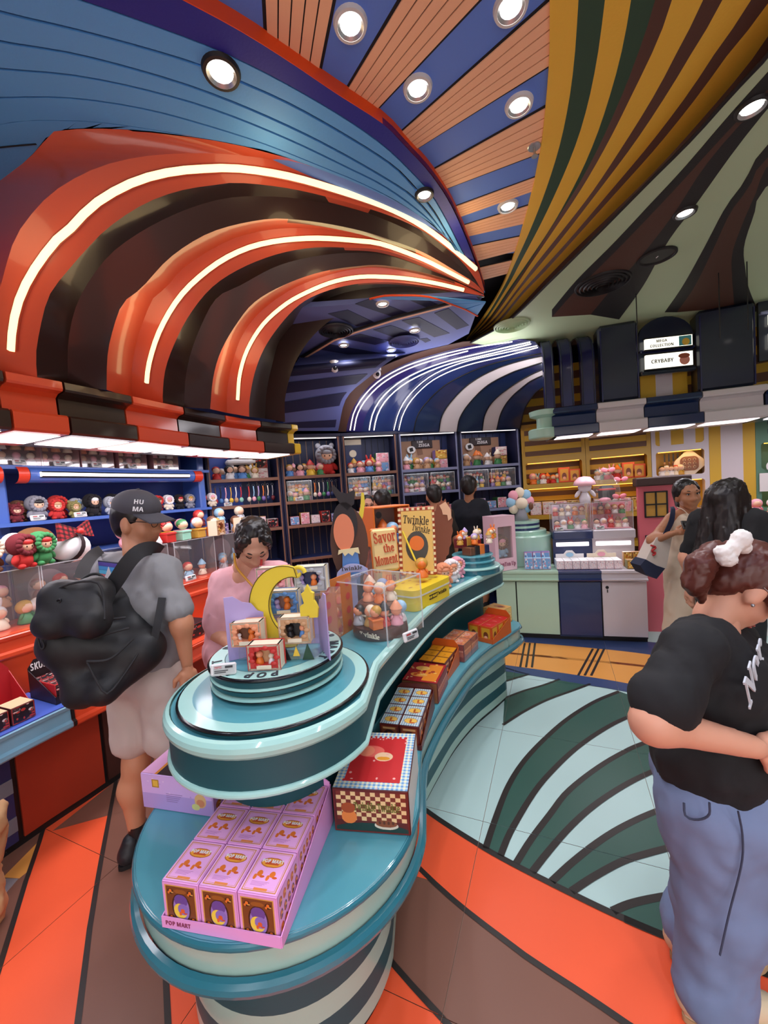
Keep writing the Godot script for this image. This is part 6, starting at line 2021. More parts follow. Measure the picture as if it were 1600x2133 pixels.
func woman_in_black() -> void:
	var o := thing("person", "woman in black shirt and jeans bending forward, white scrunchie in her hair", "person")
	var j := {
		"head": V(1.095, 1.32, -1.22), "neck": V(1.007, 1.234, -1.22), "chest": V(.989, 1.068, -1.2), "waist": V(.992, .868, -1.2), "pelvis": V(.98, .696, -1.2),
		"sh_r": V(.81, 1.22, -1.06), "el_r": V(.661, 1.051, -1), "wr_r": V(.904, .98, -.98),
		"sh_l": V(1.218, 1.09, -1.38), "el_l": V(1.291, .78, -1.42), "wr_l": V(1.376, .776, -1.3),
		"hip_r": V(.892, .706, -1.12), "hip_l": V(1.109, .608, -1.28), "kn_r": V(.928, .392, -1.13), "kn_l": V(1.144, .278, -1.3),
		"an_r": V(.897, .09, -1.134), "an_l": V(.974, .09, -1.294),
	}
	var h := head_frame(j, V(.62, -.72, .1), V(.6, .75, .05))
	body(o, j, h, {"cell": .014, "head_cell": .006, "hand_cell": .004, "skin": m("skin_light"), "fat": 1.15, "hands": {"r": [V(1, -.25, -.2), V(0, -.4, -1), .6], "l": [V(.8, 0, .3), V(0, 0, 1), .6]}})
	var j2 := j.duplicate()
	j2.pelvis = j.waist.lerp(j.pelvis, .35)
	shirt(o, j2, m("tee_black"), {"cell": .013, "fat": 1.22, "hem": .02, "sleeve": .74, "loose": .016, "fold": .008, "freq": 5.0, "seed": 11, "grow": .006})
	# wide jeans
	var st := B.new()
	var f := Field.new()
	f.k = .06
	f.fold = folds(4.5, 21)
	f.fold_by = .012
	f.b(j.pelvis + V(.02, .02, .05), j.pelvis + V(.02, .02, -.05), .165, .165)
	for q in ["l", "r"]:
		f.b(j["hip_" + q], j["kn_" + q], .135, .112)
		f.b(j["kn_" + q], j["an_" + q] + V(.0, .02, 0), .112, .105)
	f.mesh_into(st, .014)
	var jeans := part(o, "jeans", st, m("denim"))
	var seam := B.new().tube(spl([V(.862, .807, -.985), V(.872, .741, -.985), V(.868, .662, -.985), V(.846, .514, -1), V(.817, .393, -1)], 20), .0025, 5)
	part(jeans, "side_seam", seam, m("denim_dark", "3c4258", .9))
	part(jeans, "back_pocket", B.new().tube(spl([V(.777, .775, -1.06), V(.773, .745, -1.05), V(.789, .75, -1.03), V(.805, .779, -1.01), V(.808, .814, -1.01)], 14), .003, 5), m("denim_dark"))
	# hair drawn up to a high tail that falls back over the neck
	hair_cap(o, h, m("hair_red"), 1.08, {"cell": .007, "fold": .004, "freq": 40.0, "more": [
		[V(-.085, .05, .02), V(-.09, -.02, .05), .03, .016], [V(-.05, .12, .04), V(-.09, .02, .07), .03, .014], [V(.05, .12, .04), V(.085, .02, .07), .03, .014]]})
	st = B.new()
	f = Field.new()
	f.k = .03
	f.fold = folds(30.0, 3)
	f.fold_by = .006
	var tail := [V(1.075, 1.431, -1.22), V(.999, 1.443, -1.2), V(.943, 1.407, -1.19), V(.927, 1.354, -1.19), V(.946, 1.303, -1.19)]
	for i in 4:
		f.b(tail[i], tail[i + 1], [.02, .03, .036, .03][i], [.03, .036, .03, .014][i])
	f.mesh_into(st, .007)
	part(o, "ponytail", st, m("hair_red"))
	st = B.new()
	f = Field.new()
	f.k = .012
	f.fold = folds(60.0, 5)
	f.fold_by = .004
	var sc := [V(.978, 1.452, -1.15), V(1.011, 1.464, -1.15), V(1.035, 1.487, -1.15), V(.992, 1.43, -1.15), V(1.057, 1.458, -1.17)]
	for p in sc:
		f.e(p, V(.022, .022, .022))
	f.e(sc[2], V(.026, .03, .022))
	f.e(sc[3], V(.026, .02, .022))
	f.mesh_into(st, .005)
	part(o, "scrunchie", st, m("fluffy_white", "efe9e4", .95))
	part(o, "earring", B.new().ball(h * (V(-.09, -.045, -.005) * 1.08), V(.005, .005, .005)), m("steel"))
	part(o, "glasses", B.new().tube(spl([h * V(-.092, .01, -.02), h * V(-.09, .01, .05), h * V(-.06, .0, .11), h * V(.0, .0, .12)], 12), .0016, 5), m("steel"))
	face_parts(o, h, 1.08, true)
	# white lettering on the chest
	var pr := words(o, "shirt_print", "Nor", .075, Transform3D(Basis(V(.72, .42, -.55).normalized(), V(-.25, .9, .1).normalized(), V(.55, .1, .83).normalized()), V(.945, 1.162, -1.02)), m("print_white", "cfd3da", .7), .004, true)
	# thick soled sandals
	for q in [["r", V(1.0, 0, .12)], ["l", V(1.0, 0, .1)]]:
		var an: Vector3 = j["an_" + q[0]]
		var d: Vector3 = q[1].normalized()
		var sd := V(-d.z, 0, d.x)
		var poly := PackedVector2Array()
		for i in 28:
			var a := TAU * i / 28
			var w := .05 + .012 * cos(a)
			var e := an + d * (.07 + cos(a) * .155) + sd * sin(a) * w
			poly.append(D(e.x, e.z))
		var so := part(o, "sandal_sole", B.new().prism(poly, .002, .02, true), m("sole_tan"))
		part(so, "sandal_midsole", B.new().prism(grown(poly, -.004), .02, .058, true), m("sandal"))
		st = B.new()
		f = Field.new()
		f.k = .03
		var g := V(an.x, .075, an.z)
		f.b(g - d * .05, g + d * .05, .042, .044)
		f.b(g + d * .05, g + d * .15 + V(0, -.01, 0), .044, .036)
		f.b(g - d * .055, g - d * .05 + V(0, .04, 0), .04, .038)
		f.mesh_into(st, .01)
		part(o, "sandal_upper", st, m("sandal"))


func woman_in_dress() -> void:
	var o := thing("person", "woman in a long cream dress holding a phone by the wall counter", "person")
	var at := V(2.548, 0, -3.3)
	var j := place(standing(1.62), at, .0)
	j.head = V(2.512, 1.489, -3.28)
	j.sh_r = j.sh_r + V(.0, -.01, 0)
	j.el_r = V(2.173, 1.144, -3.22)
	j.wr_r = V(2.264, 1.21, -3.1)
	j.el_l = V(2.665, 1.053, -3.2)
	j.wr_l = V(2.436, 1.192, -3.08)
	var h := head_frame(j, V(-.22, -.06, 1.0), V(-.07, 1, 0))
	body(o, j, h, {"cell": .018, "head_cell": .006, "hand_cell": .006, "skin": m("skin_brown"), "fat": .94, "hands": {"l": [V(-.8, .15, .1), V(0, 1, .3), .9], "r": [V(.9, .1, .1), V(0, 1, .3), .9]}})
	hair_cap(o, h, m("hair_black"), 1.03, {"fold": .004, "more": [[V(.0, .02, -.09), V(.0, -.08, -.1), .06, .05], [V(.08, .02, -.02), V(.085, -.06, -.02), .022, .012], [V(-.08, .03, -.02), V(-.084, -.03, -.01), .02, .01]]})
	face_parts(o, h, 1.0)
	# long dress
	var st := B.new()
	var f := Field.new()
	f.k = .06
	f.fold = folds(5.0, 31)
	f.fold_by = .01
	for x in [-1.0, 1.0]:
		f.b(j.chest + V(x * .065, .015, .012), j.waist + V(x * .045, 0, 0), .108, .098)
		f.b(j.waist + V(x * .045, 0, 0), j.pelvis + V(x * .075, 0, 0), .1, .13)
		f.b(j.pelvis + V(x * .075, 0, 0), V(j.pelvis.x + x * .13, .22, j.pelvis.z), .13, .12)
	f.mesh_into(st, .018)
	var dr := part(o, "dress", st, m("dress_cream"))
	for x in [-1.0, 1.0]:
		part(dr, "shoulder_string", B.new().tube(spl([j.chest + V(x * .085, .1, .1), j.chest + V(x * .1, .15, .06), j.chest + V(x * .095, .17, -.02)], 8), .004, 5), m("dress_cream"))
	part(dr, "waist_string", B.new().tube(spl([j.waist + V(-.13, .0, .06), j.waist + V(.0, -.01, .115), j.waist + V(.13, -.015, .06)], 10), .005, 5), m("dress_cream"))
	for q in ["l", "r"]:
		shoe(o, j["an_" + q], V(0, 0, 1), m("sandal"), m("sole_tan"))
	var ph := thing("phone", "black phone held by the woman in the cream dress", "phone", "", V(2.339, 1.272, -3.02))
	part(ph, "case", B.new().bbox(Vector3.ZERO, V(.145, .072, .012), .004, Basis(Vector3.RIGHT, -.5) * Basis(Vector3.FORWARD, .1)), m("phone_case", "2a2523", .35))
	part(ph, "camera_bump", B.new().bbox(V(-.045, .012, .008), V(.03, .03, .004), .001, Basis(Vector3.RIGHT, -.5)), m("black_gloss"))
	# canvas bag on her shoulder
	var b := thing("tote_bag", "cream canvas shoulder bag with navy base and red emblem", "bag")
	var p0 := [V(2.164, 1.172, -3.16), V(2.296, 1.201, -3.16), V(2.233, .914, -3.16), V(2.048, .955, -3.16), V(2.169, .848, -3.16)]
	var back := V(0, 0, -.12)
	part(b, "canvas", B.new().slab([p0[3], p0[0]], [p0[2], p0[1]], back), m("canvas", "d6c8bc", .8))
	part(b, "navy_base", B.new().slab([V(2.019, .959, -3.15), V(2.059, .886, -3.15), V(2.146, .84, -3.15)], [V(2.063, 1.006, -3.15), V(2.15, .949, -3.15), V(2.218, .921, -3.15)], back * 1.1), m("bag_navy", "1c2440", .7))
	part(b, "emblem", B.new().tube(spl([V(2.109, 1.115, -3.15), V(2.147, 1.097, -3.15), V(2.115, 1.068, -3.15), V(2.145, 1.051, -3.15), V(2.122, 1.033, -3.15)], 14), .008, 6), m("emblem_red", "b82a2c", .7))
	part(b, "strap", B.new().slab(spl([V(2.205, 1.202, -3.14), V(2.254, 1.302, -3.14), V(2.287, 1.387, -3.16), V(2.345, 1.402, -3.25)], 12), spl([V(2.235, 1.185, -3.14), V(2.292, 1.288, -3.14), V(2.321, 1.381, -3.16), V(2.376, 1.404, -3.25)], 12), V(0, 0, -.006)), m("bag_navy"))


func woman_long_hair() -> void:
	var o := thing("person", "woman with long straight dark hair and black top turned away", "person")
	var at := V(2.209, 0, -2.55)
	var j := place(standing(1.66), at, 2.2)
	j.head = V(2.224, 1.473, -2.55)
	var h := head_frame(j, V(.93, -.1, -.25))
	body(o, j, h, {"cell": .02, "head_cell": .008, "skin": m("skin_light"), "hands": {"l": [V(0, -1, 0), V(1, 0, 0), .5], "r": [V(0, -1, 0), V(1, 0, 0), .5]}})
	shirt(o, j, m("tee_black"), {"cell": .018, "hem": .06, "sleeve": .8, "seed": 3})
	trousers(o, j, m("tee_black"), .02)
	hair_cap(o, h, m("hair_black"), 1.1, {"cell": .009, "fold": .008, "freq": 30.0, "fy": .06, "more": [
		[V(-.02, .02, -.05), V(-.07, -.36, -.09), .075, .06], [V(.03, .02, -.05), V(.07, -.36, -.09), .07, .06], [V(-.07, .03, .0), V(-.12, -.34, -.02), .03, .045], [V(-.07, -.34, -.09), V(-.06, -.42, -.09), .06, .04], [V(-.03, .09, -.02), V(.0, .02, -.09), .05, .05]]})
	face_parts(o, h, 1.0)
	for q in ["l", "r"]:
		shoe(o, j["an_" + q], V(.9, 0, -.3), m("shoe_black"), m("black"))


func back_shoppers() -> void:
	var rows := [
		["man in dark navy shirt looking at the back shelves", V(1.03, 0, -4.75), 1.74, 2.7, "tee_navy", V(.35, -.1, -1), V(1.032, 1.664, -4.75), 1.08, "skin_brown", 1.12],
		["young person in a dark olive shirt facing the back shelves", V(.576, 0, -4.5), 1.66, 3.3, "tee_olive", V(-.1, -.1, -1), V(.576, 1.596, -4.5), 1.0, "skin_tan", 1.0],
		["dark haired person seen from behind next to the cut out doll", V(-.013, 0, -4.1), 1.62, 3.0, "tee_black", V(-.3, -.1, -1), V(-.013, 1.584, -4.1), 1.0, "skin_tan", 1.0],
		["woman with round glasses partly behind the cut out doll", V(-.213, 0, -4.7), 1.6, .2, "tee_grey", V(.25, -.1, 1), V(-.188, 1.533, -4.7), 1.0, "skin_light", 1.0],
	]
	m("tee_navy", "131722", .85)
	m("tee_olive", "2a241e", .85)
	for r in rows:
		var o := thing("person", r[0], "person")
		var j := place(standing(r[2]), r[1], r[3])
		var delta: Vector3 = r[6] - j.head
		for k in ["head", "neck", "chest", "sh_l", "sh_r"]:
			j[k] += delta * V(1, .7, 1)
		j.head = r[6]
		if r[4] == "tee_navy":
			j.el_l += V(.03, .02, .04)
		var h := head_frame(j, r[5])
		body(o, j, h, {"cell": .026, "head_cell": .01, "hand_cell": .009, "skin": m(r[8]), "fat": r[7], "hands": {"l": [V(0, -1, 0), V(0, 0, -1), .5], "r": [V(0, -1, 0), V(0, 0, -1), .5]}})
		shirt(o, j, m(r[4]), {"cell": .024, "fat": r[7], "hem": .08, "sleeve": .7, "loose": .01})
		trousers(o, j, m("tee_black"), .028, .105)
		hair_cap(o, h, m("hair_black"), r[9], {"cell": .011, "fold": .004})
		for q in ["l", "r"]:
			shoe(o, j["an_" + q], r[5] * V(1, 0, 1), m("shoe_black"), m("black"))
		if r[4] == "tee_grey":
			face_parts(o, h, 1.0)
			var gl := B.new()
			for x in [-1.0, 1.0]:
				var ring := []
				for i in 13:
					var a := TAU * i / 12
					ring.append(h * V(x * .033 + cos(a) * .024, .008 + sin(a) * .022, .1))
				gl.tube(ring, .002, 5, false)
			part(o, "glasses", gl, m("frame_brown"))


# ---- printed card: small pictures computed for box faces ------------------------------------------------
func pic(w: int, h: int, bg: String) -> Image:
	var i := Image.create(w, h, false, Image.FORMAT_RGB8)
	i.fill(Color(bg))
	return i


func p_ell(i: Image, cx: float, cy: float, rx: float, ry: float, c: String) -> void:
	var col := Color(c)
	for y in range(maxi(0, int(cy - ry)), mini(i.get_height(), int(cy + ry) + 1)):
		var t := 1.0 - pow((y - cy) / ry, 2)
		if t <= 0:
			continue
		var hw := rx * sqrt(t)
		var x0 := maxi(0, int(cx - hw))
		var x1 := mini(i.get_width(), int(cx + hw) + 1)
		if x1 > x0:
			i.fill_rect(Rect2i(x0, y, x1 - x0, 1), col)


func p_rect(i: Image, x: float, y: float, w: float, h: float, c: String) -> void:
	i.fill_rect(Rect2i(int(x), int(y), maxi(1, int(w)), maxi(1, int(h))), Color(c))


func p_frame(i: Image, d: int, t: int, c: String) -> void:
	var w := i.get_width()
	var h := i.get_height()
	p_rect(i, d, d, w - 2 * d, t, c)
	p_rect(i, d, h - d - t, w - 2 * d, t, c)
	p_rect(i, d, d, t, h - 2 * d, c)
	p_rect(i, w - d - t, d, t, h - 2 * d, c)


func p_checks(i: Image, step: int, a: String, b: String, c: String) -> void:
	# gingham: a base, b where one band runs, c where two cross
	for y in range(0, i.get_height(), step):
		for x in range(0, i.get_width(), step):
			var k := (x / step) % 2 + (y / step) % 2
			p_rect(i, x, y, step, step, [a, b, c][k])


func p_scatter(i: Image, n: int, cols: Array, r0: float, r1: float, sd: int) -> void:
	var g := RandomNumberGenerator.new()
	g.seed = sd
	for k in n:
		p_ell(i, g.randf() * i.get_width(), g.randf() * i.get_height(), g.randf_range(r0, r1), g.randf_range(r0, r1), cols[g.randi() % cols.size()])


func print_mat(key: String, i: Image, rough := .35) -> StandardMaterial3D:
	if not mats.has(key):
		m(key, Color.WHITE, rough, {"albedo_texture": ImageTexture.create_from_image(i), "texture_repeat": false})
	return mats[key]


# ---- stock parts -----------------------------------------------------------------------------------
var stock := {}


func stock_mesh(key: String, make: Callable) -> Mesh:
	if not stock.has(key):
		stock[key] = make.call().mesh()
	return stock[key]


func hue(key: String) -> StandardMaterial3D:
	const H := {"red": "c8322e", "pink": "f0a8b8", "cream": "efe0c8", "white": "eeeaea", "yellow": "f0c440", "orange": "e8792e", "brown": "6e4630", "navy": "24305e", "blue": "5a8ccc", "sky": "9cc8e4", "green": "3f8a52", "mint": "9cd8c0", "black": "1e1b1e", "grey": "8c8c94", "purple": "8a6cb0", "lilac": "b8a4d8", "skin": "f2c4a4", "tan": "c89a70", "maroon": "6e2028", "gold": "c8983c", "silver": "b8bcc4", "olive": "8a8450", "peach": "f0a078"}
	return m("toy_" + key, H[key], .42)


# a little toy figure: round head with hair or hood on a bell shaped body
func figurine(at: Vector3, turn: float, s: float, kind: int, hair: String, suit: String, where: String, group: String, skin := "skin") -> Node3D:
	var what: String = ["toy figurine with %s hair and %s dress", "toy figurine in %s hood and %s suit", "long eared %s and %s toy figurine", "toy figurine with pointed %s hat and %s dress", "%s haired toy figurine sitting on a %s box"][kind] % [hair, suit]
	var o := thing("toy_figurine", "small %s %s" % [what, where], "figurine", group, at, turn)
	o.scale = Vector3.ONE * s
	var base := stock_mesh("fig_body", func(): return B.new().lathe([D(.0, .0), D(.30, .0), D(.31, .06), D(.24, .25), D(.13, .42), D(.0, .46)], Vector3.ZERO, 12, Basis.IDENTITY, false))
	var head := stock_mesh("fig_head", func(): return B.new().ball(V(0, .64, .01), V(.25, .23, .24), Basis.IDENTITY, 12, 8))
	if kind == 4:
		part(o, "box", stock_mesh("fig_box", func(): return B.new().bbox(V(0, .2, 0), V(.5, .4, .5), .02)), hue(suit))
		part(o, "lid", stock_mesh("fig_lid", func(): return B.new().bbox(V(0, .42, 0), V(.56, .1, .56), .02)), hue(suit))
		var a := part(o, "head", head, hue(skin))
		a.position.y = .1
		var b := part(o, "hair", stock_mesh("fig_hair", func(): return B.new().ball(V(0, .70, -.05), V(.275, .235, .25), Basis.IDENTITY, 12, 8)), hue(hair))
		b.position.y = .1
		return o
	part(o, "body", base, hue(suit))
	part(o, "head", head, hue(skin))
	for x in [-1.0, 1.0]:
		var arm := part(o, "arm", stock_mesh("fig_arm", func(): return B.new().ball(V(.22, .32, .06), V(.07, .13, .07), Basis(Vector3.BACK, .5), 8, 6)), hue(suit))
		arm.scale.x = x
	match kind:
		0:
			part(o, "hair", stock_mesh("fig_hair", func(): return B.new().ball(V(0, .70, -.05), V(.275, .235, .25), Basis.IDENTITY, 12, 8)), hue(hair))
		1:
			part(o, "hood", stock_mesh("fig_hood", func(): return B.new().ball(V(0, .66, -.06), V(.32, .30, .27), Basis.IDENTITY, 12, 8)), hue(hair))
		2:
			part(o, "hood", stock_mesh("fig_hood", func(): return B.new().ball(V(0, .66, -.06), V(.32, .30, .27), Basis.IDENTITY, 12, 8)), hue(hair))
			for x in [-1.0, 1.0]:
				var ear := part(o, "ear", stock_mesh("fig_ear", func(): return B.new().ball(V(.14, 1.05, -.05), V(.07, .22, .05), Basis(Vector3.BACK, -.2), 8, 6)), hue(hair))
				ear.scale.x = x
		3:
			part(o, "hat", stock_mesh("fig_hat", func(): return B.new().lathe([D(.30, .74), D(.27, .80), D(.14, 1.0), D(.0, 1.16)], Vector3.ZERO, 12, Basis.IDENTITY, false)), hue(hair))
	return o


# a soft hooded plush: furry hood ring round a small face, round body
func plush(at: Vector3, turn: float, s: float, hood: String, face: String, suit: String, label: String, group: String, ears := false) -> Node3D:
	var o := thing("plush_toy", label, "plush toy", group, at, turn)
	o.scale = Vector3.ONE * s
	var fur := func(col: String) -> Material:
		var k := m("fur_" + col, hue(col).albedo_color, .95, grain(40.0, .8))
		return k
	part(o, "body", stock_mesh("plush_body", func(): return B.new().ball(V(0, .24, 0), V(.28, .26, .24), Basis.IDENTITY, 14, 10).ball(V(-.18, .06, .12), V(.1, .08, .12), Basis.IDENTITY, 10, 6).ball(V(.18, .06, .12), V(.1, .08, .12), Basis.IDENTITY, 10, 6)), fur.call(suit))
	for x in [-1.0, 1.0]:
		var arm := part(o, "arm", stock_mesh("plush_arm", func(): return B.new().ball(V(.28, .28, .06), V(.09, .16, .1), Basis(Vector3.BACK, .6), 10, 6)), fur.call(suit))
		arm.scale.x = x
	part(o, "hood", stock_mesh("plush_hood", func():
		var b := B.new()
		b.ball(V(0, .70, -.04), V(.36, .35, .30), Basis.IDENTITY, 16, 12)
		for i in 14:
			var a := TAU * i / 14
			b.ball(V(cos(a) * .27, .68 + sin(a) * .25, .2), V(.085, .085, .08), Basis.IDENTITY, 8, 6)
		return b), fur.call(hood))
	part(o, "face", stock_mesh("plush_face", func(): return B.new().ball(V(0, .66, .17), V(.21, .18, .1), Basis.IDENTITY, 14, 10)), hue("skin"))
	part(o, "fringe", stock_mesh("plush_fringe", func(): return B.new().ball(V(0, .76, .19), V(.20, .11, .1), Basis.IDENTITY, 14, 8)), hue(face))
	for x in [-1.0, 1.0]:
		var eye := part(o, "eye", stock_mesh("plush_eye", func(): return B.new().ball(V(.085, .64, .262), V(.022, .028, .014), Basis.IDENTITY, 8, 6)), m("iris", "20140f", .2))
		eye.scale.x = x
	if ears:
		for x in [-1.0, 1.0]:
			var ear := part(o, "ear", stock_mesh("plush_ear", func(): return B.new().ball(V(.24, 1.02, -.04), V(.1, .1, .06), Basis.IDENTITY, 10, 6)), fur.call(hood))
			ear.scale.x = x
	return o


# a clear case: five panes and bright edges
func acrylic_case(at: Vector3, turn: float, size: Vector3, label: String, group := "", called := "acrylic_case") -> Node3D:
	var o := thing(called, label, "display case", group, at, turn)
	var h := size * .5
	var q := func(c: Vector3, u: Vector3, v: Vector3, called: String) -> void:
		var b := B.new()
		b.quad(c - u - v, c + u - v, c + u + v, c - u + v)
		part(o, called, b, m("acrylic"))
	q.call(V(0, h.y, h.z), V(h.x, 0, 0), V(0, h.y, 0), "front_pane")
	q.call(V(0, h.y, -h.z), V(h.x, 0, 0), V(0, h.y, 0), "back_pane")
	q.call(V(h.x, h.y, 0), V(0, 0, h.z), V(0, h.y, 0), "side_pane")
	q.call(V(-h.x, h.y, 0), V(0, 0, h.z), V(0, h.y, 0), "side_pane")
	q.call(V(0, size.y, 0), V(h.x, 0, 0), V(0, 0, h.z), "top_pane")
	for x in [-1.0, 1.0]:
		for z in [-1.0, 1.0]:
			part(o, "edge", B.new().box(V(x * h.x, h.y, z * h.z), V(.005, size.y, .005)), m("acrylic_edge"))
	for z in [-1.0, 1.0]:
		part(o, "edge", B.new().box(V(0, size.y, z * h.z), V(size.x, .005, .005)), m("acrylic_edge"))
	for x in [-1.0, 1.0]:
		part(o, "edge", B.new().box(V(x * h.x, size.y, 0), V(.005, .005, size.z)), m("acrylic_edge"))
	return o


func price_tag(at: Vector3, turn: float, label: String, s := 1.0) -> Node3D:
	var o := thing("price_tag", label, "price tag", "electronic price tags", at, turn)
	o.scale = Vector3.ONE * s
	var b := Basis(Vector3.RIGHT, -.25)
	part(o, "frame", B.new().bbox(V(0, .022, 0), V(.095, .044, .014), .005, b), m("tag_white", "e4e2e2", .35))
	var sc := part(o, "screen", B.new().box(V(.004, .0235, .0062), V(.078, .032, .003), b), m("tag_paper", "bfc4c4", .5))
	part(sc, "heading", B.new().box(V(-.018, .0325, .0062), V(.026, .007, .003), b), m("tag_red", "a8343a", .5))
	part(sc, "bar_code", B.new().box(V(.022, .0325, .0062), V(.028, .008, .003), b), m("tag_ink", "303236", .5))
	part(sc, "text_line", B.new().box(V(-.006, .0205, .0090), V(.05, .003, .002), b), m("tag_ink"))
	part(sc, "text_line", B.new().box(V(-.01, .0145, .0105), V(.042, .003, .002), b), m("tag_ink"))
	return o


# a carton: body, then a printed sheet on its front, top and right side (x to the right, z out of the front)
func carton(at: Vector3, turn: float, size: Vector3, body_mat: Material, front: Material, top: Material, side: Material, label: String, group := "", called := "toy_box") -> Node3D:
	var o := thing(called, label, "box", group, at, turn)
	var h := size * .5
	part(o, "carton", B.new().bbox(V(0, h.y, 0), size, .002), body_mat)
	var e := .0012
	if front:
		part(o, "front_print", B.new().quv(V(-h.x + .002, size.y - .002, h.z + e), V(h.x - .002, size.y - .002, h.z + e), V(h.x - .002, .002, h.z + e), V(-h.x + .002, .002, h.z + e)), front)
	if top:
		part(o, "top_print", B.new().quv(V(-h.x + .002, size.y + e, -h.z + .002), V(h.x - .002, size.y + e, -h.z + .002), V(h.x - .002, size.y + e, h.z - .002), V(-h.x + .002, size.y + e, h.z - .002)), top)
	if side:
		part(o, "side_print", B.new().quv(V(h.x + e, size.y - .002, h.z - .002), V(h.x + e, size.y - .002, -h.z + .002), V(h.x + e, .002, -h.z + .002), V(h.x + e, .002, h.z - .002)), side)
	return o


# an open display tray round a block of cartons
func tray(at: Vector3, turn: float, w: float, d: float, lip: float, back_h: float, mat: Material, label: String, group := "") -> Node3D:
	var o := thing("display_tray", label, "tray", group, at, turn)
	var t := .003
	part(o, "floor_card", B.new().box(V(0, .0015, 0), V(w, .003, d)), mat)
	part(o, "front_lip", B.new().box(V(0, lip / 2, d / 2), V(w, lip, t)), mat)
	for x in [-1.0, 1.0]:
		part(o, "side_wall", B.new().cut(PackedVector2Array([D(-d / 2, 0), D(d / 2, 0), D(d / 2, lip), D(-d / 2, lip + (back_h - lip) * .7)]), Transform3D(Basis(V(0, 0, 1), V(0, 1, 0), V(1, 0, 0)), V(x * w / 2, 0, 0)), t), mat)
	var bp := PackedVector2Array([D(-w / 2, 0), D(w / 2, 0), D(w / 2, back_h * .8), D(w * .36, back_h), D(-w * .36, back_h), D(-w / 2, back_h * .8)])
	part(o, "back_card", B.new().cut(bp, Transform3D(Basis.IDENTITY, V(0, 0, -d / 2)), t), mat)
	return o


func p_motif(i: Image, x: float, y: float, s: float, c1: String, c2: String) -> void:
	p_ell(i, x, y, 7 * s, 8 * s, c1)
	p_ell(i, x - 9 * s, y + 10 * s, 4 * s, 7 * s, c1)
	p_ell(i, x + 9 * s, y + 8 * s, 6 * s, 3 * s, c2)


